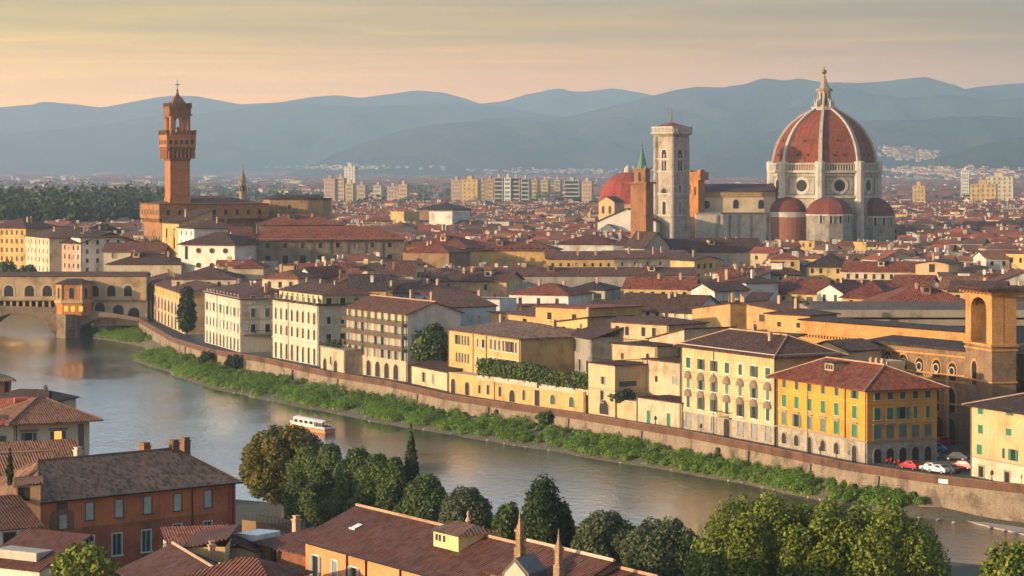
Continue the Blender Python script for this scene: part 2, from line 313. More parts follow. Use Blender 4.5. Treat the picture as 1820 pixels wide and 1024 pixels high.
class Bld:
    """A, B: the two ends (x, y) of the front wall, left to right as seen from outside; D: depth behind it."""
    def __init__(s, name, label, cat, A, B, D, z0=5.0, group=None):
        A, B = Vector(A[:2]), Vector(B[:2]); d = B - A
        s.L = d.length; s.D = D; s.z0 = z0; s.rz = math.atan2(d.y, d.x); s.A = A
        s.root = thing(name, label, cat, (A.x, A.y, z0), s.rz, group); s.holes = {'F': [], 'R': [], 'L': [], 'B': []}
        u = d.normalized(); v = Vector((-u.y, u.x)); FOOT.append([A, B, B + v*D, A + v*D]); BLDS.append(s); s.zmax = 0; s.u, s.v = u, v
    def P(s, f, a, z, o=0.0):
        if f == 'F': return (a, -o, z)
        if f == 'R': return (s.L + o, a, z)
        if f == 'L': return (-o, s.D - a, z)
        return (s.L - a, s.D + o, z)
    RZ = {'F': 0, 'R': math.pi/2, 'L': -math.pi/2, 'B': math.pi}
    def flen(s, f): return s.L if f in 'FB' else s.D
    def zpx(s, y, frac=0.0): return zat(y, (s.A + s.u*s.L*frac).y) - s.z0      # local height seen at photo row y
    def sx(s, x, f='F'):                                # distance along a face at photo column x
        t = (x - CX)/F
        if f == 'F': o, d = s.A, s.u
        else: o, d = s.A + s.u*s.L, s.v
        return (t*o.y - o.x)/(d.x - t*d.y)
    def win(s, f, a, z, w_, h, fr=None, fw=0.14, pane=None, sh=None, mode='open', sash=False, sill=True, arch=False, cheap=False, hood=None):
        rz = s.RZ[f]; rw = WR.random(); pn = mid(pane or (GLASS if rw < .72 else GLASS2 if rw < .9 else CURTN))
        if sh and WR.random() < .16: mode = 'closed' if mode == 'open' else 'open'
        if arch:
            me = win_mesh('archframe', w_, h, fw, mid(fr or FRAMES)); wo_ = link('window', me, s.root, s.P(f, a, z), rz)
            link('pane', win_mesh('archpane', w_, h, pn), wo_); return wo_
        s.holes[f].append((a - w_/2, a + w_/2, z, z + h))
        if cheap: return link('window', win_mesh('pane', w_, h, 0.2, pn), s.root, s.P(f, a, z), rz)
        wo_ = link('window', win_mesh('frame', w_, h, fw, mid(fr or FRAMES), sash, sill), s.root, s.P(f, a, z), rz)
        link('pane', win_mesh('pane', w_, h, 0.15, pn), wo_)
        if sh:
            lw = w_/2
            me = win_mesh('shutter', lw, h, mid(sh))
            if mode == 'open':
                link('shutter', me, wo_, (w_/2 + 0.02, -0.04, 0)); link('shutter', me, wo_, (-w_/2 - lw - 0.02, -0.04, 0))
            else:
                link('shutter', me, wo_, (0.01, 0.09, 0)); link('shutter', me, wo_, (-lw - 0.01, 0.09, 0))
        if hood:
            hb = WC.get(('hood', w_, hood))
            if hb is None:
                q = MB(); q.box(-w_/2-.3, w_/2+.3, -.4, 0.02, h+.3, h+.45); hb = WC[('hood', w_, hood)] = q.mesh('hood', FRAMEG)
            link('hood', hb, wo_)
        return wo_
    def row(s, f, cols, z, w_, h, **k):
        for a in cols: s.win(f, a, z, w_, h, **k)
    def wall(s, z0, z1, mat, name='wall', gables=None, faces='FRLB'):
        b = MB(); REV = 0.24; s.zmax = max(s.zmax, z1)
        for f in faces:
            W_ = s.flen(f); hs = [h for h in s.holes[f] if h[2] >= z0 - 1e-6 and h[3] <= z1 + 1e-6 and h[0] > 0 and h[1] < W_]
            xs = sorted({0.0, W_, *[round(h[0], 4) for h in hs], *[round(h[1], 4) for h in hs]})
            zs = sorted({z0, z1, *[round(h[2], 4) for h in hs], *[round(h[3], 4) for h in hs]})
            for zi in range(len(zs)-1):
                run = None
                za, zb = zs[zi], zs[zi+1]
                for xi in range(len(xs)-1):
                    xa, xb = xs[xi], xs[xi+1]; mxx, mzz = (xa+xb)/2, (za+zb)/2
                    inside = any(h[0] < mxx < h[1] and h[2] < mzz < h[3] for h in hs)
                    if inside:
                        if run: b.face(s.P(f, run[0], za), s.P(f, run[1], za), s.P(f, run[1], zb), s.P(f, run[0], zb)); run = None
                    else: run = (run[0], xb) if run else (xa, xb)
                if run: b.face(s.P(f, run[0], za), s.P(f, run[1], za), s.P(f, run[1], zb), s.P(f, run[0], zb))
            for h in hs:
                a0, a1, c0, c1 = h; P = s.P
                b.face(P(f,a0,c0), P(f,a0,c0,-REV), P(f,a0,c1,-REV), P(f,a0,c1)); b.face(P(f,a1,c0), P(f,a1,c1), P(f,a1,c1,-REV), P(f,a1,c0,-REV))
                b.face(P(f,a0,c0), P(f,a1,c0), P(f,a1,c0,-REV), P(f,a0,c0,-REV)); b.face(P(f,a0,c1), P(f,a0,c1,-REV), P(f,a1,c1,-REV), P(f,a1,c1))
        for g in (gables or []): b.face(*g)
        return b.build(name, mat, s.root)
    def band(s, z, h, out, mat, name='cornice', faces=None):
        b = MB(); b.box(-out, s.L+out, -out, s.D+out, z, z+h); return b.build(name, mat, s.root)
    def quoin(s, mat): pass
    def roof(s, z, kind, mat, h=None, slope=0.36, over=0.7, th=0.22, ridge=None, hipl=None):
        """returns gable wall polygons; local coordinates"""
        L_, D_, o = s.L, s.D, over; b = MB(); gab = []
        x0, x1, y0, y1 = -o, L_+o, -o, D_+o
        drop = slope*o
        if kind == 'flat':
            b.box(0.25, L_-0.25, 0.25, D_-0.25, z-0.3, z-0.05); return b.build('roof', mat, s.root), gab, z
        if kind == 'hip' and L_ < D_: kind = 'hipy'
        if kind in ('hip', 'gx'):
            hh = h or slope*D_/2; sl = hh/(D_/2); zr = z + hh; zl = z - sl*o; m = D_/2
            ins = (hipl if hipl is not None else m) if kind == 'hip' else -o
            r0, r1 = (ins, m, zr), (L_-ins, m, zr)
            c = [(x0,y0,zl),(x1,y0,zl),(x1,y1,zl),(x0,y1,zl)]
            b.face(c[0], c[1], r1, r0); b.face(c[2], c[3], r0, r1)
            if kind == 'hip': b.face(c[1], c[2], r1); b.face(c[3], c[0], r0)
            else: gab = [((0,D_,z),(0,0,z),(0,m,zr)), ((L_,0,z),(L_,D_,z),(L_,m,zr))]
        elif kind in ('hipy', 'gy'):
            hh = h or slope*L_/2; sl = hh/(L_/2); zr = z + hh; zl = z - sl*o; m = L_/2
            ins = m if kind == 'hipy' else -o
            r0, r1 = (m, ins, zr), (m, D_-ins, zr)
            c = [(x0,y0,zl),(x1,y0,zl),(x1,y1,zl),(x0,y1,zl)]
            b.face(c[1], c[2], r1, r0); b.face(c[3], c[0], r0, r1)
            if kind == 'hipy': b.face(c[0], c[1], r0); b.face(c[2], c[3], r1)
            else: gab = [((0,0,z),(L_,0,z),(m,0,zr)), ((L_,D_,z),(0,D_,z),(m,D_,zr))]
        elif kind == 'shed':                        # falls to the front
            hh = h or slope*D_; sl = hh/D_; zr = z + hh; zl = z - sl*o
            c = [(x0,y0,zl),(x1,y0,zl),(x1,y1,zr+sl*o),(x0,y1,zr+sl*o)]
            b.face(*c); gab = [((0,D_,z),(0,0,z),(0,D_,zr)), ((L_,0,z),(L_,D_,z),(L_,D_,zr)), ((L_,D_,z),(0,D_,z),(0,D_,zr),(L_,D_,zr))]
            r0 = r1 = None
        elif kind in ('shedr', 'shedl'):            # falls to the right / left
            hh = h or slope*L_; sl = hh/L_; zr = z + hh
            za, zb = (zr+sl*o, z-sl*o) if kind == 'shedr' else (z-sl*o, zr+sl*o)
            c = [(x0,y0,za),(x1,y0,zb),(x1,y1,zb),(x0,y1,za)]; b.face(*c)
            xx = 0 if kind == 'shedr' else L_
            gab = [((0,0,z),(L_,0,z),(xx,0,zr)), ((L_,D_,z),(0,D_,z),(xx,D_,zr))]
            gab.append(((0,D_,z),(0,0,z),(0,0,zr),(0,D_,zr)) if kind == 'shedr' else ((L_,0,z),(L_,D_,z),(L_,D_,zr),(L_,0,zr)))
            r0 = r1 = None
        top = list(b.f); nv = len(b.v)
        # thickness: a dropped copy as soffit, plus the rim
        vs_ = [(v[0], v[1], v[2]-th) for v in b.v]; b.v += vs_
        edges = {}
        key = lambda i: tuple(round(q, 4) for q in b.v[i])
        for f in top:
            for i in range(len(f)):
                p, q = f[i], f[(i+1) % len(f)]; edges[(key(p), key(q))] = (p, q)
            b.f.append([i + nv for i in reversed(f)]); b.mi.append(0)
        for (p, q), (i, j) in list(edges.items()):
            if (q, p) not in edges: b.f.append([j, i, i+nv, j+nv]); b.mi.append(0)
        ro = b.build('roof', mat, s.root)
        if ridge and r0:
            q = MB(); q.bar((r0[0], r0[1], r0[2]+.03), (r1[0], r1[1], r1[2]+.03), 0.17, 6)
            if kind == 'hip':
                for a_, r_ in ((c[0], r0), (c[3], r0), (c[1], r1), (c[2], r1)): q.bar(a_, (r_[0], r_[1], r_[2]), 0.14, 6)
            q.build('ridge', ridge, ro)
        s.zr = zr
        return ro, gab, zr
    def chimney(s, x, y, z, h=1.6, w_=0.7, mat=None, par=None):
        b = MB(); b.box(x-w_/2, x+w_/2, y-w_/2, y+w_/2, z-2.0, z+h); b.box(x-w_/2-.1, x+w_/2+.1, y-w_/2-.1, y+w_/2+.1, z+h, z+h+.15)
        b.box(x-w_/2+.08, x+w_/2-.08, y-w_/2+.08, y+w_/2-.08, z+h+.15, z+h+.42); b.box(x-w_/2, x+w_/2, y-w_/2, y+w_/2, z+h+.42, z+h+.52)
        return b.build('chimney', mat or CHIM, par or s.root)
    def pipe(s, f, a, z0, z1, mat=None):
        b = MB(); p = s.P(f, a, 0, 0.12); b.bar((p[0], p[1], z0), (p[0], p[1], z1), 0.09, 6); return b.build('downpipe', mat or IRON, s.root)
    def balcony(s, f, a0, a1, z, out=1.0, mat=None, rail=1.0, slab=None):
        b = MB(); p0, p1 = s.P(f, a0, z, 0), s.P(f, a1, z, out)
        X0, X1, Y0, Y1 = min(p0[0], p1[0]), max(p0[0], p1[0]), min(p0[1], p1[1]), max(p0[1], p1[1])
        b.box(X0, X1, Y0, Y1, z-.2, z); bo = b.build('balcony', slab or FRAMEG, s.root)
        r = MB(); n = max(2, int((a1-a0)/0.45))
        for i in range(n+1):
            q = s.P(f, a0 + 0.05 + (a1-a0-.1)*i/n, z, out-.06); r.box(q[0]-.03, q[0]+.03, q[1]-.03, q[1]+.03, z, z+rail)
        q0, q1 = s.P(f, a0, z, out-.06), s.P(f, a1, z, out-.06)
        r.bar((q0[0], q0[1], z+rail), (q1[0], q1[1], z+rail), 0.06, 5)
        for aa in (a0, a1):
            e0, e1 = s.P(f, aa, z, 0), s.P(f, aa, z, out-.06); r.bar((e0[0], e0[1], z+rail), (e1[0], e1[1], z+rail), 0.05, 5)
        r.build('railing', mat or IRON, bo); return bo
FOOT = []; BLDS = []
def even(a, b, n): return [a + (b - a)*(i + 0.5)/n for i in range(n)]
# ------------------------------------------------------------------ river, banks, ground, hills
def struct(name, b, mat, smooth=False, kind='structure', label=None):
    o = b.build(name, mat, smooth=smooth); o['kind'] = kind
    if label: o['label'] = label
    return o
PAR = [(-142,912),(-130,862),(-123.5,835),(-117,808),(-98,732.6),(-81,685),(-66,660),(-44.9,612.5),(-29,585),(-14.6,551),(-1.65,530),(10.2,513),(31.8,475),(44.7,447),(56,421.6),(67.4,404.6),(79,392),(104,360),(150,300),(210,220)]
WAT = [(-152,985),(-146,862),(-136,820),(-116,790),(-108,765),(-105.5,742),(-109,727),(-97.6,697),(-80,643),(-65.5,614),(-50.8,586.5),(-39,566),(-25,541.6),(-12.8,524),(-1.1,505),(9.8,490),(20,474),(29.6,460),(38.6,445.5),(46.8,430),(54.2,415),(62,402),(65.5,397.5),(72,388),(90,366),(140,302),(200,222)]
def offset(poly, d):
    out = []
    for i, p in enumerate(poly):
        a = Vector(poly[max(0, i-1)]); c = Vector(poly[min(len(poly)-1, i+1)]); u = (c - a).normalized()
        out.append(Vector(p) + Vector((-u.y, u.x))*d)
    return out
def riv(x, d):
    """point of the line d metres behind the parapet, at photo column x"""
    t = (x - CX)/F; q = offset(PAR, d)
    best = None
    for i in range(len(q)-1):
        a, c = q[i], q[i+1]; fa, fc = a.x - t*a.y, c.x - t*c.y
        if fa <= 0 <= fc and fc > fa: s_ = -fa/(fc - fa); best = a + (c-a)*s_
    return best
def pdist(p, poly):              # signed distance to the polyline, positive on the town side
    best = 1e9; sg = 1
    for i in range(len(poly)-1):
        a = Vector(poly[i]); c = Vector(poly[i+1]); d = c-a; t = max(0, min(1, (p-a).dot(d)/d.length_squared)); q = a + d*t
        r = (p-q).length
        if r < best: best = r; sg = 1 if d.x*(p.y-a.y) - d.y*(p.x-a.x) > 0 else -1
    return best*sg
# ground of the town: one sheet from the quay to the foot of the hills
GND, nt_, b_ = newmat('town ground'); l_ = nt_.links.new
g_ = N(nt_, 'ShaderNodeNewGeometry'); n_ = N(nt_, 'ShaderNodeTexNoise', i_Scale=0.012, i_Detail=12.0, i_Roughness=0.72); l_(g_.outputs[0], n_.inputs['Vector'])
r_ = ramp(nt_, [(0.3, (0.035, 0.05, 0.028)), (0.5, (0.085, 0.08, 0.06)), (0.7, (0.16, 0.13, 0.10))]); l_(n_.outputs[0], r_.inputs[0]); l_(r_.outputs[0], b_.inputs['Base Color']); b_.inputs['Roughness'].default_value = 1
ASPH = plain('grey paving', (0.07, 0.065, 0.065), 0.9)
b = MB()
pts = PAR[:]                                        # quay side, far to near
far = 18900
for i in range(len(pts)-1):
    a, c = pts[i], pts[i+1]
    b.face((a[0], a[1], 5.0), (c[0], c[1], 5.0), (c[0]+900, c[1], 5.0), (a[0]+900, a[1], 5.0))
a = pts[0]
b.face((a[0], a[1], 5.0), (a[0]+900, a[1], 5.0), (a[0]+900, 985, 5.0), (a[0]-22, 985, 5.0))
b.face((-8400, 985, 5.0), (8400, 985, 5.0), (8400, far, 5.0), (-8400, far, 5.0))
b.face((700, 100, 4.9), (8400, 100, 4.9), (8400, 985, 4.9), (700, 985, 4.9))
b.face((-8400, 985, -1), (-140, 985, -1), (-140, 985, 5), (-8400, 985, 5))
struct('ground', b, GND)
b = MB()                                            # the quay street, slightly above the ground sheet
q1, q2 = offset(PAR, 0.5), offset(PAR, 9)
for i in range(len(PAR)-1): b.face((q1[i].x, q1[i].y, 5.02), (q1[i+1].x, q1[i+1].y, 5.02), (q2[i+1].x, q2[i+1].y, 5.02), (q2[i].x, q2[i].y, 5.02))
struct('street', b, ASPH)
sq = [riv(1590, 1.0), riv(1722, 1.0), riv(1722, 1.0)+Vector((34, 18)), riv(1590, 1.0)+Vector((32, 22))]
b = MB(); b.face(*[(p.x, p.y, 5.04) for p in sq]); struct('parking_square', b, plain('dark asphalt', (0.045, 0.045, 0.05), 0.9))
# near bank
NB = [(-700,560),(-170,520),(-95,470),(-70,425),(-45,395),(-18,378),(8,365),(40,343),(70,322),(125,285),(400,120)]
b = MB()
for i in range(len(NB)-1):
    a, c = NB[i], NB[i+1]; b.face((a[0], -150, 3.6), (c[0], -150, 3.6), (c[0], c[1], 3.6), (a[0], a[1], 3.6))
    b.face((a[0], a[1], 3.6), (c[0], c[1], 3.6), (c[0]-1.0, c[1]+2.5, -1.0), (a[0]-1.0, a[1]+2.5, -1.0))
struct('near_bank', b, plain('earth and scrub', (0.055, 0.055, 0.032), 1.0))
# water
WM, nt_, b_ = newmat('river water'); l_ = nt_.links.new
b_.inputs['Base Color'].default_value = (0.030, 0.036, 0.028, 1); b_.inputs['Roughness'].default_value = 0.10; b_.inputs['IOR'].default_value = 1.33; b_.inputs['Specular IOR Level'].default_value = 0.62
g_ = N(nt_, 'ShaderNodeNewGeometry')
def wn(scale, det, rot, sx, sy):
    m_ = N(nt_, 'ShaderNodeMapping'); m_.inputs['Scale'].default_value = (sx, sy, 1); m_.inputs['Rotation'].default_value = (0, 0, rad(rot)); l_(g_.outputs[0], m_.inputs[0])
    k = N(nt_, 'ShaderNodeTexNoise', i_Scale=scale, i_Detail=det, i_Roughness=0.6); l_(m_.outputs[0], k.inputs['Vector']); return k
w1 = wn(0.8, 6.0, 25, 1.0, 0.45); w2 = wn(0.06, 3.0, 25, 1.0, 0.4); pat = wn(0.016, 4.0, -24, 1.0, 0.35)
pr = ramp(nt_, [(0.40, 0.12), (0.60, 1.15)]); l_(pat.outputs[0], pr.inputs[0])
sw_ = N(nt_, 'ShaderNodeSeparateXYZ'); l_(g_.outputs[0], sw_.inputs[0]); far_ = N(nt_, 'ShaderNodeMapRange', i_1=800, i_2=860, i_3=0.0, i_4=3.0); l_(sw_.outputs[1], far_.inputs[0])
pa = N(nt_, 'ShaderNodeMath', operation='ADD'); l_(pr.outputs[0], pa.inputs[0]); l_(far_.outputs[0], pa.inputs[1])
mm = N(nt_, 'ShaderNodeMath', operation='MULTIPLY'); l_(w1.outputs[0], mm.inputs[0]); l_(pa.outputs[0], mm.inputs[1])
ma = N(nt_, 'ShaderNodeMath', operation='MULTIPLY_ADD'); ma.inputs[1].default_value = 0.8; l_(w2.outputs[0], ma.inputs[0]); l_(mm.outputs[0], ma.inputs[2])
bp = N(nt_, 'ShaderNodeBump', i_Strength=0.9, i_Distance=0.26); l_(ma.outputs[0], bp.inputs['Height']); l_(bp.outputs[0], b_.inputs['Normal'])
b = MB(); b.face((-700, 100, 0), (500, 100, 0), (500, 984.5, 0), (-700, 984.5, 0)); struct('river', b, WM)
# grassy bank between water and embankment wall: sloping earth, then thick growth
b = MB()
def bankpt(s_):                  # s_ 0..1 along, returns water edge and wall foot
    return None
WL = [Vector(p) for p in WAT]; PL = [Vector(p) for p in PAR]
def along(poly, t):
    ls = [(poly[i+1]-poly[i]).length for i in range(len(poly)-1)]; tot = sum(ls); d = t*tot
    for i, l0 in enumerate(ls):
        if d <= l0 or i == len(ls)-1: return poly[i] + (poly[i+1]-poly[i])*(d/l0)
        d -= l0
def nearest_par(p):
    best = None
    for i in range(len(PL)-1):
        a, c = PL[i], PL[i+1]; d = c-a; t = max(0, min(1, (p-a).dot(d)/d.length_squared)); q = a+d*t
        if best is None or (q-p).length < (best-p).length: best = q
    return best
NBK = 240
rowsb = []
for k in range(NBK+1):
    p = along(WL, k/NBK); q = nearest_par(p); wob = 1.3*noise.noise((p.x*0.08, p.y*0.08, 0)) + .6*noise.noise((p.x*.3, p.y*.3, 4))
    d = (q-p); n_ = d.normalized() if d.length > 0 else Vector((1, 0)); rowsb.append((p + n_*wob - n_*1.2, q + n_*0.3))
for k in range(NBK):
    (p0, q0), (p1, q1_) = rowsb[k], rowsb[k+1]
    for j in range(6):
        fz_ = .28 + .72*max(0, min(1, (p0.y-391)/16)); fz1_ = .28 + .72*max(0, min(1, (p1.y-391)/16)); t0, t1 = j/6, (j+1)/6; z = lambda t, f_=None: -0.35 + 2.6*(fz_ if f_ is None else f_)*t**0.7
        A_, B_, C_, D_ = p0.lerp(q0, t0), p1.lerp(q1_, t0), p1.lerp(q1_, t1), p0.lerp(q0, t1)
        b.face((A_.x, A_.y, z(t0)), (B_.x, B_.y, z(t0, fz1_)), (C_.x, C_.y, z(t1, fz1_)), (D_.x, D_.y, z(t1)))
EARTH, nt_, b_ = newmat('bank earth'); g_ = N(nt_, 'ShaderNodeNewGeometry'); n_ = N(nt_, 'ShaderNodeTexNoise', i_Scale=0.9, i_Detail=8.0); nt_.links.new(g_.outputs[0], n_.inputs['Vector'])
r_ = ramp(nt_, [(0.35, (0.06, 0.048, 0.03)), (0.5, (0.12, 0.10, 0.075)), (0.62, (0.05, 0.075, 0.025)), (0.75, (0.3, 0.27, 0.23))]); nt_.links.new(n_.outputs[0], r_.inputs[0]); nt_.links.new(r_.outputs[0], b_.inputs['Base Color']); b_.inputs['Roughness'].default_value = 1
struct('riverbank', b, EARTH)

# ---- leaves: many small quads as one mesh
def quads(name, C, Nn, S, mat, asp=1.0, up=0.0):
    """C centres, Nn leaf normals, S sizes (numpy)"""
    n = len(C); t = nrs.normal(size=(n, 3)); t[:, 2] += up
    t -= (t*Nn).sum(1)[:, None]*Nn; t /= np.linalg.norm(t, axis=1)[:, None] + 1e-9; s_ = np.cross(Nn, t)
    S = S[:, None]; V = np.empty((n, 4, 3)); V[:, 0] = C - s_*S; V[:, 1] = C - t*S*asp; V[:, 2] = C + s_*S; V[:, 3] = C + t*S*asp
    me = bpy.data.meshes.new(name); me.vertices.add(4*n); me.vertices.foreach_set('co', V.reshape(-1).astype('f'))
    me.loops.add(4*n); me.loops.foreach_set('vertex_index', np.arange(4*n, dtype='i'))
    me.polygons.add(n); me.polygons.foreach_set('loop_start', np.arange(0, 4*n, 4, dtype='i')); me.polygons.foreach_set('loop_total', np.full(n, 4, dtype='i'))
    me.materials.append(mat); me.update(calc_edges=True); me.validate(); return me
def crown_pts(lobes, n, fill=0.35, size=(0.25, 0.45)):
    lob = np.array(lobes, float); wts = lob[:, 3]*lob[:, 4] + lob[:, 4]*lob[:, 5]; wts /= wts.sum()
    idx = nrs.choice(len(lob), size=int(n*1.8), p=wts); d = nrs.normal(size=(len(idx), 3)); d /= np.linalg.norm(d, axis=1)[:, None]
    r = 1.0 - np.abs(nrs.normal(size=len(idx)))*fill*0.5; r = np.clip(r + nrs.normal(size=len(idx))*0.05, 0.15, 1.15)
    P_ = lob[idx, :3] + d*lob[idx, 3:6]*r[:, None]
    keep = np.ones(len(idx), bool)
    for i in range(len(lob)):
        q = (((P_ - lob[i, :3])/lob[i, 3:6])**2).sum(1); keep &= ~((q < 0.5) & (idx != i))
    P_, d = P_[keep][:n], d[keep][:n]
    nn = d + nrs.normal(size=d.shape)*0.75; nn[:, 2] += 0.25; nn /= np.linalg.norm(nn, axis=1)[:, None]
    return P_, nn, nrs.uniform(size[0], size[1], len(P_))
LEAF_MID = leafmat('green leaves', (0.022, 0.042, 0.012), (0.115, 0.165, 0.038))
LEAF_DARK = leafmat('dark evergreen leaves', (0.010, 0.022, 0.008), (0.045, 0.075, 0.022))
LEAF_LIT = leafmat('bright green leaves', (0.028, 0.055, 0.008), (0.21, 0.26, 0.03))
LEAF_GREY = leafmat('grey green leaves', (0.025, 0.040, 0.018), (0.115, 0.145, 0.06))
LEAF_CYP = leafmat('cypress leaves', (0.010, 0.024, 0.007), (0.055, 0.085, 0.022))
LEAF_GRASS = leafmat('river grass', (0.065, 0.125, 0.014), (0.22, 0.36, 0.05), 0.12, 0.45)
BARK = plain('bark', (0.07, 0.05, 0.035), 0.95)
def trunk_mesh(h, r, k=4, spread=2.0):
    b = MB()
    def limb(p, q, r0, r1, n=7):
        p, q = Vector(p), Vector(q); d = (q-p).normalized(); u = d.orthogonal().normalized(); w_ = d.cross(u); o = len(b.v)
        for c, rr in ((p, r0), (p.lerp(q, .5) + u*r0*.3, (r0+r1)/2), (q, r1)):
            for i in range(n):
                t = 2*math.pi*i/n; b.v.append(tuple(c + (u*math.cos(t) + w_*math.sin(t))*rr))
        for s_ in range(2):
            for i in range(n):
                j = (i+1) % n; b.f.append([o+s_*n+i, o+s_*n+j, o+(s_+1)*n+j, o+(s_+1)*n+i]); b.mi.append(0)
    limb((0, 0, -0.4), (0.1*r, 0, h*0.5), r*1.25, r*0.8); limb((0.1*r, 0, h*0.5), (0, 0, h), r*0.8, r*0.2)
    for i in range(k):
        a = 2*math.pi*i/k + rnd.uniform(-.4, .4); z = h*rnd.uniform(.35, .6)
        limb((0, 0, z), (math.cos(a)*spread, math.sin(a)*spread, z + h*rnd.uniform(.15, .35)), r*0.5, r*0.12)
    return b.mesh('trunk', BARK, True)
def tree(name, label, loc, lobes, n, mat, size, th, tr=0.3, cat='tree', group=None, fill=0.4, asp=1.3, up=0.0, spread=2.0):
    t = thing(name, label, cat, loc, 0, group); P_, nn, S = crown_pts(lobes, n, fill, size)
    link('crown', quads('crown', P_, nn, S, mat, asp, up), t)
    if th: link('trunk', trunk_mesh(th, tr, 5, spread), t)
    return t
def round_lobes(rx, rz, zc, k=22, lob=0.42, flat=1.0):
    out = [(0, 0, zc, rx*0.72, rx*0.72, rz*0.72)]
    for i in range(k):
        z = 1 - 2*(i + 0.5)/k; r = math.sqrt(1 - z*z); a = i*2.39996 + rnd.uniform(-.3, .3); s_ = lob*rnd.uniform(.75, 1.2)
        out.append((r*math.cos(a)*rx*(1-s_*.75), r*math.sin(a)*rx*(1-s_*.75), zc + z*rz*(1-s_*.75)*(flat if z < 0 else 1), rx*s_, rx*s_, rz*s_))
    return out
def cone_lobes(r, h, z0, n=9, power=0.8):
    out = []
    for i in range(n):
        t = i/(n-1); rr = r*(max(0.10, (1-t)**power) if power > .5 else max(.25, (1-t**5)**.5))*min(1, 0.55+t*3); zc = z0 + h*0.06 + t*h*(0.90 if power > .5 else .83)
        out.append((0, 0, zc, rr*.8, rr*.8, h*.14))
        if i < n-1:
            for k in range(5):
                a = k*1.257 + i*0.7; out.append((math.cos(a)*rr*.5, math.sin(a)*rr*.5, zc + rnd.uniform(-.05, .05)*h, rr*.52, rr*.52, h*.12))
    return out
# growth on the bank: tufts and bushy mounds
Cs, Ns, Ss = [], [], []
k = 0
for i in range(2300):
    t = rnd.uniform(0.08, 0.86); f = rnd.random()
    if t < 0.185 and rnd.random() < .5: f = rnd.uniform(.45, 1)
    p, q = None, None
    kk = t*NBK; p0, q0 = rowsb[int(kk)]; p = p0.lerp(q0, 0.16 + 0.78*f)
    if (p-q0).length < 0.4: continue
    zz = -0.2 + 2.6*(0.16+0.78*f)**.7; edge = 1.25 if f < 0.45 else 0.95
    tall = edge*rnd.uniform(0.5, 1.45)*(1.25 if noise.noise((p.x*.05, p.y*.05, 9)) > 0 else 0.85); wid = tall*rnd.uniform(.9, 1.4)
    if p.y < 403.5 or 742 < p.y < 788: continue
    n = 120
    d = nrs.normal(size=(n, 3)); d /= np.linalg.norm(d, axis=1)[:, None]; d[:, 2] = np.abs(d[:, 2]); rr = nrs.uniform(.6, 1.05, n)[:, None]
    Cs.append(np.array([p.x, p.y, zz]) + d*rr*np.array([wid, wid, tall*1.15])); nn = d + np.array([0, 0, .35]) + nrs.normal(size=(n, 3))*.35; nn /= np.linalg.norm(nn, axis=1)[:, None]
    Ns.append(nn); Ss.append(nrs.uniform(.06, .15, n))
me = quads('riverbank_grass', np.concatenate(Cs), np.concatenate(Ns), np.concatenate(Ss), LEAF_GRASS, 2.4, 1.6)
tag(link('riverbank_grass', me), 'tall green grass and bushes along the foot of the embankment wall', 'grass', None, 'stuff')
# stones at the water's edge
b = MB()
for i in range(420):
    t = rnd.uniform(.12, .95); p0, q0 = rowsb[int(t*NBK)]; p = p0.lerp(q0, rnd.uniform(.09, .2) if t < .80 else rnd.uniform(.12, .8)); s_ = rnd.uniform(.12, .42); z = 0.05 + (0 if t < .8 else 0.6)
    b.lathe([(s_*.6, z-.3), (s_, z), (s_*.75, z+s_*.45), (s_*.2, z+s_*.6)], 6, (p.x, p.y), rnd.random()*3)
struct('shore_stones', b, plain('pale stones', (0.28, 0.25, 0.22), 0.95), kind='stuff', label='pale stones scattered along the waterline')
# gravel spit at the right
b = MB(); g0 = [at(x, y, 0.12) for x, y in ((1655, 913), (1700, 922), (1760, 936), (1822, 950), (1900, 968), (1900, 945), (1820, 926), (1740, 914), (1690, 908))]
b.prism([(p.x, p.y) for p in g0], -1.0, 0.14); struct('gravel_spit', b, plain('pale gravel', (0.36, 0.32, 0.27), 1.0))

# embankment wall: body and dark brick parapet
e = thing('embankment_wall', 'long stone embankment wall with a dark brick parapet along the far bank', 'embankment', (0, 0, 0))
def ribbon(poly, d0, d1, z0, z1, batter=0.0):
    b = MB(); a = offset(poly, d0); c = offset(poly, d1); ab = offset(poly, d0 - batter)
    for i in range(len(poly)-1):
        b.face((ab[i].x, ab[i].y, z0), (ab[i+1].x, ab[i+1].y, z0), (a[i+1].x, a[i+1].y, z1), (a[i].x, a[i].y, z1))
        b.face((a[i].x, a[i].y, z1), (a[i+1].x, a[i+1].y, z1), (c[i+1].x, c[i+1].y, z1), (c[i].x, c[i].y, z1))
        b.face((c[i].x, c[i].y, z1), (c[i+1].x, c[i+1].y, z1), (c[i+1].x, c[i+1].y, z0), (c[i].x, c[i].y, z0))
    return b
ribbon(PAR, 0.0, 0.6, -1.0, 4.72, 0.5).build('wall', plaster((0.25, 0.205, 0.16), 0.95, 1, 0.5), e)
ribbon(PAR, -0.12, 0.5, 4.70, 6.0).build('parapet', plaster((0.135, 0.075, 0.055), 0.9, 1, 0.3), e)
ribbon(PAR, -0.2, 0.58, 6.0, 6.12).build('coping', plaster((0.17, 0.105, 0.08), 0.9), e)
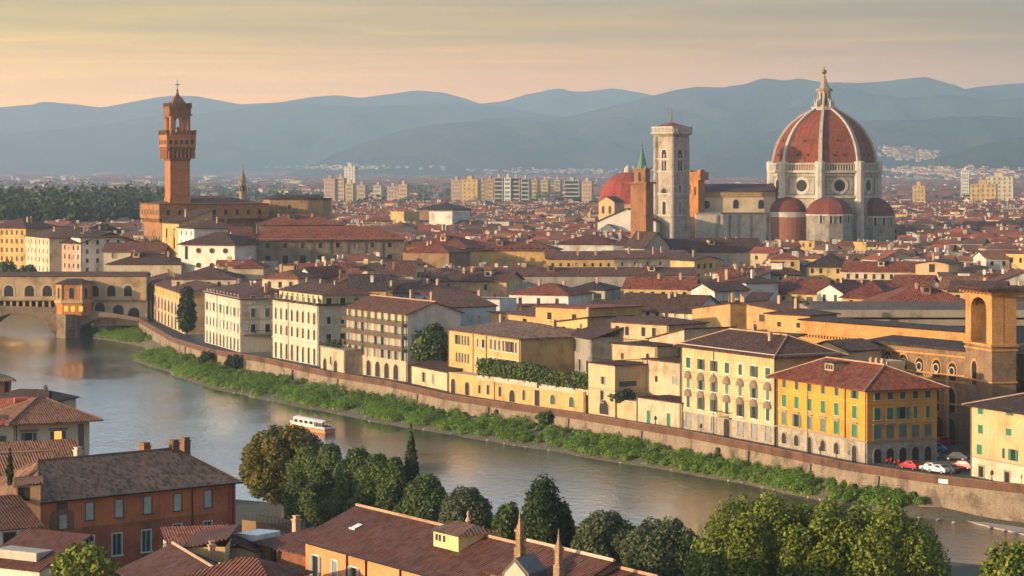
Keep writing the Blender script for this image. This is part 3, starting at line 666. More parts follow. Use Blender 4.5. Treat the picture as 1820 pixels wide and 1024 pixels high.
for x in (330, 372, 436, 520, 600, 742, 868, 1010, 1140, 1330, 1440, 1560):
    p = riv(x, -.05); i_ = riv(x+12, 0)-riv(x-12, 0); b = MB(); b.v = [(-.5, -.75, -1), (.5, -.75, -1), (.5, .1, -1), (-.5, .1, -1), (-.5, -.3, 4.6), (.5, -.3, 4.6), (.5, .1, 4.6), (-.5, .1, 4.6)]; b.f = [[0, 1, 5, 4], [1, 2, 6, 5], [2, 3, 7, 6], [3, 0, 4, 7], [4, 5, 6, 7]]; b.mi = [0]*5; b.build('wall_pier', plaster((0.19, 0.155, 0.125), .95, 1, .5), e, (p.x, p.y, 0), math.atan2(i_.y, i_.x))
for x, y, w_, h_ in ((881, 737, 1.1, 2.2), (1275, 803, 1.3, 1.6)):
    p = riv(x, -0.42); b = MB(); b.lathe([(w_/2, 0)], 3, cap=False); b = MB()
    n = 8; q = [(-w_/2, 0)] + [(-w_/2*math.cos(math.pi*i/n), h_-w_/2 + w_/2*math.sin(math.pi*i/n)) for i in range(n+1)] + [(w_/2, 0)]
    b.extr_y(q[::-1], -0.1, 0.6); z = zat(y, p.y) - h_/2; i_ = riv(x+20, 0)-riv(x-20, 0)
    b.build('drain_opening', DARK, e, (p.x, p.y, z), math.atan2(i_.y, i_.x))
# buttress with spilled masonry by the square
p = riv(1648, -0.3); b = MB(); b.face((-2.5, 0, -.5), (2.2, -4.0, -.5), (4.6, -0.2, -.5)); b.v = []; b.f = []; b.mi = []
b.v = [(-3.2, 0.6, -1), (0.2, -3.4, -1), (5.2, 0.6, -1), (-0.4, 0.6, 4.4), (1.6, 0.6, 4.4)]; b.f = [[0, 1, 3], [1, 2, 4], [1, 4, 3]]; b.mi = [0]*3
i_ = riv(1668, 0)-riv(1628, 0); b.build('buttress', plaster((0.22, 0.17, 0.13), 0.9, 1, 0.5), e, (p.x, p.y, 0), math.atan2(i_.y, i_.x))
sg = riv(1677, -0.2); i_ = riv(1687, 0)-riv(1667, 0); b = MB(); b.box(-.95, .95, -.06, 0, -.35, .35)
o = b.build('metal_plate', plain('pale grey plate', (0.5, 0.5, 0.52), 0.6), e, (sg.x, sg.y, 5.25), math.atan2(i_.y, i_.x))

# ------------------------------------------------------------------ hills
HILLS = []
def hill(name, prof, Y, front, mat, zb=4.0, seed=0, ny=26, nx=170, spur=0.30, roughness=1.0):
    xs = np.linspace(prof[0][0], prof[-1][0], nx); ys = np.interp(xs, [p[0] for p in prof], [p[1] for p in prof])
    b = MB(); V = []
    for j in range(ny+6):
        t = j/ny if j <= ny else 1 + (j-ny)/6
        for i, (x, y) in enumerate(zip(xs, ys)):
            X = (x-CX)/F*Y; z = HC - (y-HY)/F*Y
            z += roughness*Y*0.00022*noise.fractal((X*0.0022, seed*7.1, 0), 1.0, 2.0, 4)*(1 if z > 20 else 0)
            yy = Y - front*(1-t) if t <= 1 else Y + front*0.7*(t-1)
            s_ = t*t*(3-2*t) if t <= 1 else 1-(t-1)**2
            s_ = 0.35*t + 0.65*s_ if t <= 1 else s_
            nz_ = noise.fractal((X*0.0009+seed*3.3, yy*0.0009, seed), 1.0, 2.0, 5) + .35*noise.fractal((X*0.005+seed, yy*0.005, seed), 1.0, 2.0, 3)
            env = 4*t*(1-t) if t < 1 else 0
            V.append((X*(yy/Y if False else 1), yy, max(zb-2, zb + (z-zb)*(s_ + spur*env*nz_))))
    b.v = V
    for j in range(ny+5):
        for i in range(nx-1): b.f.append([j*nx+i, j*nx+i+1, (j+1)*nx+i+1, (j+1)*nx+i]); b.mi.append(0)
    HILLS.append(b); return struct(name, b, mat, True)
HM, nt_, b_ = newmat('wooded hillside'); l_ = nt_.links.new
g_ = N(nt_, 'ShaderNodeNewGeometry'); n1_ = N(nt_, 'ShaderNodeTexNoise', i_Scale=0.002, i_Detail=12.0, i_Roughness=0.7); l_(g_.outputs[0], n1_.inputs['Vector'])
r_ = ramp(nt_, [(0.36, (0.015, 0.03, 0.014)), (0.52, (0.035, 0.055, 0.022)), (0.62, (0.06, 0.075, 0.035)), (0.74, (0.13, 0.125, 0.08))]); l_(n1_.outputs[0], r_.inputs[0]); l_(r_.outputs[0], b_.inputs['Base Color']); b_.inputs['Roughness'].default_value = 1; b_.inputs['Specular IOR Level'].default_value = 0
n2_ = N(nt_, 'ShaderNodeTexNoise', i_Scale=0.05, i_Detail=6.0); l_(g_.outputs[0], n2_.inputs['Vector'])
bp = N(nt_, 'ShaderNodeBump', i_Strength=0.6, i_Distance=10.0); l_(n2_.outputs[0], bp.inputs['Height']); l_(bp.outputs[0], b_.inputs['Normal'])
hill('distant_ridge', [(-260,200),(-120,186),(0,191),(40,187),(80,184),(130,185),(180,192),(230,182),(280,173),(310,170),(350,171),(390,178),(430,185),(500,182),(560,172),(600,169),(640,174),(700,166),(740,160),(790,165),(830,176),(855,185),(900,179),(960,168),(1000,162),(1040,163),(1090,157),(1140,165),(1200,178),(1260,200)], 18200, 2400, HM, seed=1)
hill('far_ridge', [(-260,250),(0,238),(100,230),(180,222),(260,208),(300,203),(360,201),(430,193),(500,185),(560,186),(640,192),(720,188),(780,182),(840,183),(900,190),(980,205),(1080,230),(1200,262)], 16000, 2400, HM, seed=2)
hill('middle_ridge', [(-200,304),(120,296),(230,262),(320,238),(400,222),(460,216),(520,214),(570,210),(640,196),(700,188),(760,184),(860,190),(980,204),(1080,216),(1180,230)], 15500, 2400, HM, seed=3)
hill('long_mountain', [(560,306),(700,262),(790,222),(870,210),(940,208),(1010,207),(1060,196),(1100,186),(1160,170),(1200,160),(1230,156),(1300,157),(1360,156),(1400,152),(1460,150),(1520,148),(1570,145),(1610,141),(1640,143),(1680,152),(1705,161),(1740,154),(1790,149),(1830,147),(1960,142),(2100,150)], 13400, 3400, HM, seed=4, spur=0.38)
hill('wooded_spur', [(536,305),(570,290),(600,274),(640,257),(690,238),(740,226),(790,219),(840,216),(880,219),(930,232),(980,247),(1050,264),(1120,282),(1180,304)], 12200, 2200, HM, seed=5, spur=0.22)
hill('lower_ridge', [(1090,305),(1220,265),(1270,253),(1320,243),(1380,232),(1430,222),(1500,216),(1560,213),(1620,215),(1690,214),(1760,217),(1830,206),(1960,195),(2100,200)], 10400, 2600, HM, seed=6, spur=0.36)
hill('near_slope', [(1560,318),(1620,301),(1660,285),(1700,274),(1750,258),(1800,247),(1850,238),(1960,222),(2100,220)], 8000, 1700, HM, seed=7, spur=0.3)
# ------------------------------------------------------------------ palaces along the far quay
CREAM = plaster((0.44, 0.36, 0.255), 0.7); WHITE = plaster((0.49, 0.46, 0.395), 0.65); YEL = plaster((0.46, 0.305, 0.13), 0.55)
PALEY = plaster((0.46, 0.345, 0.205), 0.6); ORANGE = plaster((0.52, 0.25, 0.04), 0.5); OCHRE = plaster((0.50, 0.31, 0.12), 0.35)
WHITEW = plaster((0.50, 0.50, 0.50), 0.45); GOLD = plaster((0.48, 0.32, 0.13), 0.4); GREYW = plaster((0.42, 0.37, 0.30), 0.6)
BASE = plaster((0.36, 0.31, 0.25), 0.6, 1, 0.6)
def river_bld(name, label, xl, xr, d, D, **k):
    A, B = riv(xl, d), riv(xr, d); return Bld(name, label, k.pop('cat', 'palace'), A, B, D, 5.0, **k)

# 1 golden arcaded row next to the bridge
q = Bld('terraced_palace', 'long golden palace row with arcade, next to the bridge end', 'palace', riv(252, 4), riv(329, 7), 17)
H = (q.zpx(496, 0) + q.zpx(521, 1))/2
for z in (0.4, 4.8): q.row('F', even(1, q.L-1, 13), z, 2.4, 3.6, arch=True, fr=FRAMEG, pane=DARK, fw=0.3)
for z, h_ in ((9.6, 2.2), (14.2, 1.0)): q.row('F', even(1, q.L-1, 14), z, 1.1, h_, cheap=True)
q.wall(0, 9.2, plaster((0.46, 0.35, 0.22), 0.7), 'ground_floor'); q.band(9.0, 0.3, 0.25, FRAMES); q.wall(9.2, H, GOLD, gables=None)
ro, g, zr = q.roof(H, 'gx', T_BROWN, slope=.28, over=.8); mb = MB(); [mb.face(*f) for f in g]; mb.build('gable', GREYW, q.root)
for s_ in (8, 22, 36, 50): q.chimney(s_, 6 + s_ % 3, H+1.4)
Q1 = q
# 2 white palace in two blocks
q = river_bld('white_palace', 'white four storey palace with brown roof, second palace from the bridge', 364, 428, 8, 19)
H = (q.zpx(516, 0) + q.zpx(530, 1))/2
cs = even(1, q.L-1, 10)
for i, c in enumerate(cs):
    q.win('F', c, 0.2, 1.5, 3.4, arch=True, pane=DARK if i % 3 else SHD, fw=0.25)
    q.win('F', c, 5.3, 1.2, 2.4, arch=True, fw=.2); q.win('F', c, 9.6, 1.2, 2.3, fr=FRAMES, sh=SHT, mode='closed' if i % 2 else 'open'); q.win('F', c, 13.6, 1.15, 1.9, fr=FRAMES)
for i, c in enumerate(even(1.5, 17.5, 4)):
    q.win('R', c, 5.4, 1.3, 2.2); q.win('R', c, 9.6, 1.3, 2.3, sh=SHT, mode='closed'); q.win('R', c, 13.4, 1.3, 1.9)
q.wall(0, 4.9, WHITE, 'ground_floor'); q.band(4.7, 0.25, .2, FRAMES); q.wall(4.9, H, WHITE); q.band(9.0, .18, .14, FRAMES); q.band(12.9, .16, .12, FRAMES)
q.balcony('R', 0.5, 12, 5.0, 1.6); q.roof(H, 'hip', T_BROWN, slope=.3, over=.9); q.band(H-.45, .4, .45, FRAMES)
for s_ in (9, 24, 40): q.chimney(s_, 8, H+1.6)
# 3 cream palace with attic
q = river_bld('cream_palace', 'tall cream palace with small recessed attic, beside the banded balcony hotel', 484, 566, 8, 17)
H = (q.zpx(532, 0) + q.zpx(544, 1))/2
cs = even(.8, q.L-.8, 8)
for i, c in enumerate(cs):
    q.win('F', c, 0.2, 1.3, 4.0, arch=(i in (2, 5)), fw=.22, pane=DARK); q.win('F', c, 6.4, 1.2, 2.6, arch=True, fw=.2); q.win('F', c, 10.4, 1.3, 3.0, arch=True, fw=.25)
    q.win('F', c, 15.0, 1.2, 2.0, sh=SHT if i % 2 else None)
for i, c in enumerate(even(1, 16, 4)):
    q.win('R', c, 6.0, 1.3, 2.0, cheap=True); q.win('R', c, 15.0, 1.5, 2.1, sh=SHG if i > 1 else None, mode='closed'); q.win('R', c, 10.6, 1.0, 1.8, cheap=True)
q.wall(0, H, plaster((0.47, 0.43, 0.35), 0.6)); q.band(5.4, .25, .2, FRAMES); q.band(9.7, .2, .15, FRAMES); q.band(14.3, .2, .15, FRAMES); q.band(H, .35, .8, T_DARK, 'cornice')
A2 = q.A + q.u*1.0 + q.v*1.2
at_ = MB(); at_.box(1.2, q.L-1.2, 1.5, q.D-2, H+.35, H+2.6); at_.build('attic', plaster((0.5, 0.42, 0.27), .4), q.root)
for c in even(2, q.L-2, 8): link('window', win_mesh('pane', 0.9, 1.3, -0.03, mid(GLASS)), q.root, (c, 1.5, H+.9))
z_ = H+2.6
mb = MB(); x0, x1, y0, y1 = .2, q.L-.2, .6, q.D-1; m_ = (y0+y1)/2
mb.face((x0,y0,z_),(x1,y0,z_),(x1-6,m_,z_+2.4),(x0+6,m_,z_+2.4)); mb.face((x1,y1,z_),(x0,y1,z_),(x0+6,m_,z_+2.4),(x1-6,m_,z_+2.4)); mb.face((x1,y0,z_),(x1,y1,z_),(x1-6,m_,z_+2.4)); mb.face((x0,y1,z_),(x0,y0,z_),(x0+6,m_,z_+2.4)); mb.face((x0,y0,z_),(x0,y1,z_),(x1,y1,z_),(x1,y0,z_))
mb.build('roof', T_BROWN, q.root)
for s_ in (5, 15, 25): q.chimney(s_, 8, H+3.8)
# terrace annex with planting at its foot
q = river_bld('terrace_annex', 'low cream annex with planted roof terrace below the cream palace', 569, 613, 4, 9, cat='annex')
H = 6.2
q.row('F', [3.5, 11], .2, 2.2, 3.0, arch=True, pane=DARK); q.win('F', 7.5, 2.0, 1.0, 1.9)
q.wall(0, H, CREAM); q.roof(H, 'flat', GREYW); q.balcony('F', .2, q.L-.2, H-.1, .35, rail=.9)
for i, s_ in enumerate((3, 6.5, 10)):
    p = q.A + q.u*s_ + q.v*1.2; tree('potted_shrub', ('leafy terrace shrub left of two others on the cream annex', 'middle leafy shrub on the terrace of the cream annex', 'leafy terrace shrub nearest the balcony hotel')[i], (p.x, p.y, 5+H-.3), round_lobes(.9, 1.0, 1.2, 8), 260, LEAF_MID, (.14, .24), .8, .06, 'shrub')
# 4 yellow hotel with balcony bands
q = river_bld('balcony_hotel', 'yellow hotel with dark balcony bands on each storey and arched ground floor', 615, 724, 8, 14, cat='hotel')
H = (q.zpx(545, 0) + q.zpx(556, 1))/2
zs = [4.3 + i*(H-4.3)/4 for i in range(5)]
q.row('F', even(.6, q.L-3.5, 6), .1, 2.6, 3.7, arch=True, pane=DARK, fw=.3)
for i in range(4):
    for j, c in enumerate(even(.4, q.L-.4, 9)): q.win('F', c, zs[i]+.5, 1.5, (2.3 if i < 3 else 1.9), fr=FRAMES, sh=(SHGREY if i < 3 else SHD), mode='open' if (i < 3 and j % 3) else 'closed', sill=False)
q.wall(0, 4.3, CREAM, 'ground_floor'); q.wall(4.3, H, PALEY, faces='FLB')
q.wall(4.3, H, WHITEW, 'side_wall', faces='R')
for i in (0,): q.band(4.15, .28, .22, FRAMES)
for i in (1, 2, 3):
    b = MB(); b.box(.1, q.L-.1, -1.3, -1.2, zs[i]-.25, zs[i]+.75); b.build('balcony_panel', plaster((.10, .075, .06), .6), q.root)
    q.balcony('F', .1, q.L-.1, zs[i], 1.25, mat=plain('dark balcony rail', (0.06, 0.05, 0.045), .7), rail=1.0)
q.chimney(q.L-3, 8, H+2.6); q.chimney(8, 14, H+2.0)
ro, g, zr = q.roof(H, 'gx', T_BROWN, slope=.36, over=.8, ridge=CHIM); mb = MB(); [mb.face(*f) for f in g]; mb.build('gable', WHITEW, q.root)
Q4 = q
# white stepped block behind it
p0 = XY(742, 640); q = Bld('white_block', 'plain white stepped block behind the balcony hotel', 'house', p0, XY(800, 628), 14)
H = q.zpx(541); q.win('F', 4, H-3.6, 3.6, 1.4, cheap=True, pane=DARK); q.win('F', 1.0, H-7, 1.2, 1.2, cheap=True); q.wall(0, H, WHITEW); q.roof(H, 'shedr', T_BROWN, slope=.24, over=.4)
# 5 garden plot: low wall and trees
q = river_bld('garden_wall_house', 'low cream front with two shuttered windows under the garden trees', 731, 797, 7, 5, cat='garden wall')
q.row('F', [8, 14], 1.0, 1.3, 2.2, sh=SHGREY, mode='closed'); q.wall(0, 4.4, plaster((0.52, 0.40, 0.25), .6)); q.roof(4.4, 'shed', T_BROWN, slope=.2, over=.3)
p = riv(764, 14); tree('broadleaf_tree', 'round mid green tree behind the low garden front', (p.x, p.y, 5), round_lobes(5.2, 5.0, 8.2, 20), 4200, LEAF_MID, (.22, .42), 6, .35)
p = riv(785, 24); tree('evergreen_tree', 'dark dense evergreen tree between white wall and yellow palace', (p.x, p.y, 5), round_lobes(3.8, 5.8, 9.4, 20, .45), 3600, LEAF_DARK, (.22, .40), 9, .35)
# 6 long yellow palace
q = river_bld('yellow_palace', 'broad yellow palace with grouped narrow windows above clipped hedges', 797, 925, 10, 20)
H = (q.zpx(582, 0) + q.zpx(604, 1))/2; L6 = q.L
for z in (H-11.2, H-7.2, H-3.2):
    for c in even(L6*.10, L6*.31, 5): q.win('F', c, z, .85, 2.1, fr=FRAMES, fw=.06, sh=SHD if z > H-10 else SHGREY, mode='closed', sill=False)
    if z > H-10:
        for c in even(L6*.58, L6*.97, 7): q.win('F', c, z-.1, 1.05, 2.3, fr=FRAMEW, fw=.12, sh=SHB, mode='closed')
        for c in (L6*.42, L6*.50): q.win('F', c, z, 1.5 if c > L6*.45 else .8, 1.9, fr=FRAMEW, fw=.15)
q.wall(0, H, YEL); q.pipe('F', L6*.545, 5, H); q.band(H-.3, .3, .35, T_DARK, 'cornice')
for c, z, w_, h_, sh in ((q.D*.36, H-2.9, .8, .9, 0), (q.D*.36, H-8.8, 1.0, 1.3, 0), (q.D*.85, H-3.2, 2.4, 1.4, SHG)): q.win('R', c, z, w_, h_, sh=sh or None, mode='closed')
q.win('R', q.D*.82, H-10.5, 1.9, 3.2, arch=True)
q.roof(H, 'hip', T_GREY, slope=.24, over=.5); q.chimney(L6*.3, 8, H+1.6); q.chimney(L6*.8, 12, H+1.2)
Q6 = q
# its low front range with arches along the street
q = river_bld('arched_range', 'low yellow range with arched doors under the clipped hedges', 797, 1040, 6, 4.6, cat='range')
Lr = q.L
for f, w_, h_ in ((.04, 1.9, 3.2), (.15, 1.9, 2.9), (.245, 1.0, 1.9), (.31, 1.1, 2.2), (.40, 1.1, 2.2), (.49, 2.3, 2.6), (.575, 1.0, 2.2), (.78, 1.9, 2.1), (.91, 1.9, 2.2)): q.win('F', Lr*f, .9 if h_ < 2.5 else .1, w_, h_, arch=True, pane=(SHD if f > .7 else DARK), fw=.18)
q.win('F', Lr*.67, .1, 2.0, 3.3, pane=DARK)
q.wall(0, 4.6, YEL); q.roof(4.6, 'flat', GREYW)
def hedge(label, xl, xr, d, z0, h_, dep, n):
    a, c = riv(xl, d), riv(xr, d); u = (c-a); Lh = u.length; t = thing('clipped_hedge', label, 'hedge', (a.x, a.y, z0), math.atan2(u.y, u.x), 'clipped hedges above the arched range')
    lob = []
    k = int(Lh/1.9)
    for i in range(k):
        for zz in (.3, .68): lob.append(((i+.5)*Lh/k, dep/2 + rnd.uniform(-.2, .2), h_*zz, 1.45, dep*.55, h_*.36))
    P_, nn, S = crown_pts(lob, n, .3, (.16, .30)); link('foliage', quads('foliage', P_, nn, S, LEAF_MID, 1.2), t)
    b = MB(); b.box(.2, Lh-.2, .3, dep-.3, -0.6, .5); b.build('planter', GREYW, t)
hedge('longer clipped hedge in front of the yellow palace', 845, 953, 6.2, 9.6, 4.0, 3.2, 5200)
hedge('shorter clipped hedge beside the cream corner house', 955, 1044, 6.0, 9.4, 3.4, 3.0, 4200)
# glass and stone gap building
q = Bld('glazed_house', 'narrow grey house with green glazed loggia behind the hedge', 'house', XY(1010, 552), XY(1052, 540), 12)
H = q.zpx(594); q.win('F', 2.6, H-3.4, 3.6, 2.6, pane=plain('green glass', (.06, .12, .10), .2), fr=FRAMEG, sash=True); q.row('F', even(.3, q.L-.3, 3), H-7.5, 1.1, 2.6, arch=True); q.row('F', even(.3, q.L-.3, 3), H-12, 1.1, 2.4, cheap=True)
q.wall(0, H, plaster((0.26, 0.25, 0.23), .8)); q.roof(H, 'shed', T_DARK, slope=.3)
# 7 cream stepped complex
q = river_bld('corner_house', 'cream corner house with roof terrace and large lunette window', 1046, 1093, 6, 10.5, cat='house')
H = q.zpx(648, .5)
q.win('F', q.L*.55, H-3.9, .9, 1.5, sh=SHGREY, mode='closed'); q.win('F', q.L*.52, H-7.6, 1.1, 2.3, fr=FRAMEG); q.win('F', q.L*.60, .5, 3.4, 2.9, arch=True, pane=DARK)
q.win('R', 3.0, H-4.2, 4.2, 1.1, fr=FRAMES, sh=SHD, mode='closed'); q.win('R', 8.6, H-4.2, .8, 1.2, cheap=True); q.win('R', 3.0, H-8, 4.0, 1.0, pane=DARK); q.win('R', 8.6, H-8, .8, 1.1, cheap=True)
q.wall(0, H, PALEY); q.roof(H, 'flat', GREYW); q.band(5.4, .16, .1, FRAMEG); q.band(H, .18, .3, T_BROWN)
for f, a1 in (('F', q.L), ('R', q.D)): q.balcony(f, .1, a1-.1, H+.18, .05, rail=1.0)
p = XY(1086, 523); q = Bld('terrace_house', 'cream terrace house stepping up behind the corner house', 'house', p, XY(1168, 513), 12)
H = q.zpx(611); q.win('F', q.L*.80, H-3.6, .9, 2.2, arch=True); q.win('F', q.L*.25, H-3, .8, 1.2, cheap=True); q.wall(0, H, PALEY); q.band(H, .2, .35, T_BROWN); q.roof(H+.2, 'flat', T_BROWN); q.balcony('F', .5, q.L*.8, H+.2, .1)
q = Bld('upper_cream_house', 'tall cream house with thin flat brown roof above the terrace house', 'house', XY(1084, 545), XY(1188, 533), 12)
H = q.zpx(570); q.row('F', [q.L*.13, q.L*.30, q.L*.58, q.L*.76], H-2.9, 1.1, 1.9, fr=FRAMES); q.row('F', [q.L*.6, q.L*.75], H-6.5, 1.6, 1.8, sh=SHD, mode='closed'); q.wall(0, H, PALEY); q.roof(H, 'hip', T_BROWN, slope=.18, over=.6)
q = Bld('blank_cream_house', 'blank cream house wall with few small windows left of the awning palace', 'house', XY(1142, 512), XY(1211, 500), 13)
H = q.zpx(637); q.win('F', q.L*.36, H-4.4, .9, 1.2, cheap=True); q.win('F', q.L*.84, H-4.3, 1.7, 1.5, fr=FRAMES, sh=SHGREY, mode='closed'); q.wall(0, H, CREAM); q.band(H-.2, .25, .3, T_BROWN); q.roof(H, 'flat', GREYW)
q = Bld('curved_gable_house', 'cream house with a brown roof swept up to the right beside the awning palace', 'house', XY(1152, 528), XY(1216, 516), 12)
H = q.zpx(601); q.win('F', q.L*.62, H-2.2, 1.2, 1.2); q.win('F', q.L*.62, H-5.2, 1.2, 1.2, arch=True); q.wall(0, H, CREAM)
ro, g, zr = q.roof(H, 'shedl', T_BROWN, slope=.20, over=.5); mb = MB(); [mb.face(*f) for f in g]; mb.build('gable', CREAM, q.root)
q = river_bld('low_front_house', 'low cream house with green shutters and dark balustrade, left of the awning palace', 1132, 1211, 6, 8, cat='house')
H = q.zpx(709, .3); q.row('F', [q.L*.27, q.L*.72], H-4.9, 1.2, 2.6, sh=SHG, mode='closed'); q.wall(0, H, CREAM); q.roof(H, 'flat', T_BROWN); q.balcony('F', .1, q.L*.45, H, .1, rail=.9); q.band(H-.1, .2, .2, T_BROWN)
p = riv(1108, 8); tree('terrace_bush', 'dark bush on low terrace between corner house and low front house', (p.x, p.y, 5), round_lobes(2.8, 1.6, 4.2, 12), 1100, LEAF_DARK, (.16, .28), 3, .12, 'bush')
q = river_bld('low_terrace', 'low cream terrace base under the dark bush', 1093, 1131, 6.5, 7, cat='terrace'); q.wall(0, 3.6, PALEY); q.roof(3.9, 'flat', GREYW)
# 8 pale yellow palace with awnings
q = river_bld('awning_palace', 'pale yellow palace with two rows of rounded grey awnings over its windows', 1211, 1379, 6.5, 13.5)
H = (q.zpx(609, 0) + q.zpx(630, 1))/2; L8 = q.L; cs = even(.3, L8-.3, 7); zf = [.9, 5.4, 9.4, 13.4]
AWN = plain('grey awning', (0.17, 0.135, 0.105), .85)
def awning(q, f, a, z, w_):
    k = ('awn', w_); me = WC.get(k)
    if me is None:
        b = MB(); n, m = 10, 4; P_ = lambda i, j: (-w_/2*math.cos(math.pi*i/n), -.75*math.sin(math.pi*i/n)*math.cos(math.pi/2*j/m)-.02, 1.3*math.sin(math.pi*i/n)*math.sin(math.pi/2*j/m))
        for i in range(n):
            for j in range(m): b.face(P_(i, j), P_(i+1, j), P_(i+1, j+1), P_(i, j+1))
            b.face(P_(i, 0), (P_(i, 0)[0], P_(i, 0)[1], -.18), (P_(i+1, 0)[0], P_(i+1, 0)[1], -.18), P_(i+1, 0))
        me = WC[k] = b.mesh('awning', AWN)
    return link('awning', me, q.root, q.P(f, a, z), q.RZ[f])
step = (H-.6)/4.35
zf = [.8, step*1.18, step*2.2, step*3.25]
for i, c in enumerate(cs):
    if i == 3: q.win('F', c, 0, 2.0, 3.6, arch=True, pane=DARK, fw=.45, fr=FRAMEG)
    else: q.win('F', c, zf[0], 1.7, 2.5, fr=FRAMEG, fw=.22, sh=SHGREY, mode='closed')
    for k in (1, 2):
        q.win('F', c, zf[k], 1.3, 2.3 if k == 1 else 1.9, fr=FRAMEW, fw=.15, sh=SHD if k == 1 else SHT, mode='open' if i % 3 else 'closed'); awning(q, 'F', c, zf[k]+(2.3 if k == 1 else 1.9)+.12, 2.5)
    q.win('F', c, zf[3], 1.3 if i % 3 else 1.7, 2.0, fr=FRAMEW, fw=.15, sh=SHD, mode='open' if i % 2 else 'closed')
zb = zf[1]-.75
q.wall(0, zb, BASE, 'ground_floor'); q.wall(zb, H, plaster((0.475, 0.355, 0.20), .5)); q.band(zb-.12, .28, .18, FRAMES); q.band(zf[2]-.85, .16, .12, FRAMEG); q.band(zf[3]-.85, .16, .12, FRAMEG); q.band(H-.35, .3, .45, FRAMES)
q.balcony('F', cs[3]-2, cs[3]+2, zb+.15, .9); q.pipe('F', L8-.1, 0, H)
ro, g, zr = q.roof(H, 'hip', T_BROWN, slope=.42, over=1.2, ridge=CHIM); q.chimney(12, 9, H+1.8); q.chimney(25, 4.5, H+1.2)
Q8 = q
q = Bld('peach_house', 'plain peach wall house rising behind the right end of the awning palace', 'house', XY(1380, 478), XY(1428, 484), 12)
H = q.zpx(607); q.wall(0, H, plaster((0.50, 0.36, 0.21), .4)); q.roof(H, 'shedl', T_BROWN, slope=.12, over=.5)
# 9 orange corner palace
q = river_bld('orange_palace', 'orange corner palace with green shutters and a rough stone ground floor', 1381, 1541, 6, 14)
H = (q.zpx(664, 0) + q.zpx(685, 1))/2; L9 = q.L
cs = [q.sx(x) for x in (1394, 1416, 1439, 1463, 1487, 1519)]
zb = H*.285; st = (H-zb)/3
for i, c in enumerate(cs):
    q.win('F', c, .0 if i in (2, 5) else .9, 1.5, 2.9 if i in (2, 5) else 1.9, arch=True, pane=DARK, fr=FRAMEG, fw=.25)
    q.win('F', c, zb+.55, 1.6, 2.1, fr=FRAMEG, fw=.16, sh=SHT if i < 4 else SHG, mode='closed', hood=1)
    q.win('F', c, zb+st+.55, 1.45, 2.1, fr=FRAMES, fw=.1, sh=SHG, mode='closed'); q.win('F', c, zb+2*st+.75, 1.2, 1.4, fr=FRAMES, fw=.08, sh=SHG if i > 4 else SHD, mode='closed')
rc = even(.8, q.D-.6, 5)
for i, c in enumerate(rc):
    q.win('R', c, .2, 1.4, 2.4, arch=True, pane=DARK, fr=FRAMEG, fw=.2); q.win('R', c, zb+.55, 1.4, 2.0, fr=FRAMEG, sh=SHT, mode='closed', hood=1 if i < 3 else None)
    q.win('R', c, zb+st+.55, 1.3 if i < 3 else .8, 2.0, fr=FRAMES, fw=.1, sh=SHG, mode='closed'); q.win('R', c, zb+2*st+.75, 1.1, 1.2, fr=FRAMES, fw=.08, sh=SHD, mode='closed')
q.wall(0, zb, plaster((0.36, 0.325, 0.275), .8, 1, .55), 'ground_floor'); q.wall(zb, H, ORANGE)
q.band(zb-.1, .25, .18, FRAMEG); q.band(zb+st-.05, .14, .1, OCHRE); q.band(zb+2*st+.1, .14, .1, OCHRE); q.pipe('F', (cs[4]+cs[5])/2, zb, H)
q.roof(H, 'hip', T_RED, slope=.42, over=1.5, ridge=CHIM, hipl=5.5)
b = MB(); b.box(L9*.38, L9*.38+3, 3.0, 5.6, H+.6, H+2.6); d_ = b.build('dormer', CREAM, q.root); b = MB(); b.box(L9*.38-.3, L9*.38+3.3, 2.6, 6, H+2.6, H+2.8); b.build('dormer_roof', T_DARK, d_)
for c in (.7, 1.6, 2.4): link('window', win_mesh('pane', .6, .8, -0.03, mid(GLASS)), d_, (L9*.38+c, 3.0, H+1.5))
b = MB(); b.box(L9*.62, L9*.62+4.5, q.D-5.2, q.D-2.0, H+.5, H+3.4); b.build('roof_room', plaster((0.62, 0.42, 0.24), .4), q.root)
for s_ in (.64, .70, .76): q.chimney(L9*s_, q.D-6.2, H+2.4, 1.0)
Q9 = q
q = Bld('attic_house', 'small beige gabled attic house behind the orange palace roof', 'house', XY(1434, 474), XY(1508, 466), 9)
H = q.zpx(617); q.win('F', q.L*.6, H-3, 1.0, 2.6, sh=SHGREY, mode='closed'); q.win('F', q.L*.35, H-2.4, .6, .7, cheap=True); q.wall(0, H, plaster((0.55, 0.41, 0.27), .4))
ro, g, zr = q.roof(H, 'gy', T_DARK, slope=.3, over=.5); mb = MB(); [mb.face(*f) for f in g]; mb.build('gable', plaster((0.55, 0.41, 0.27), .4), q.root)
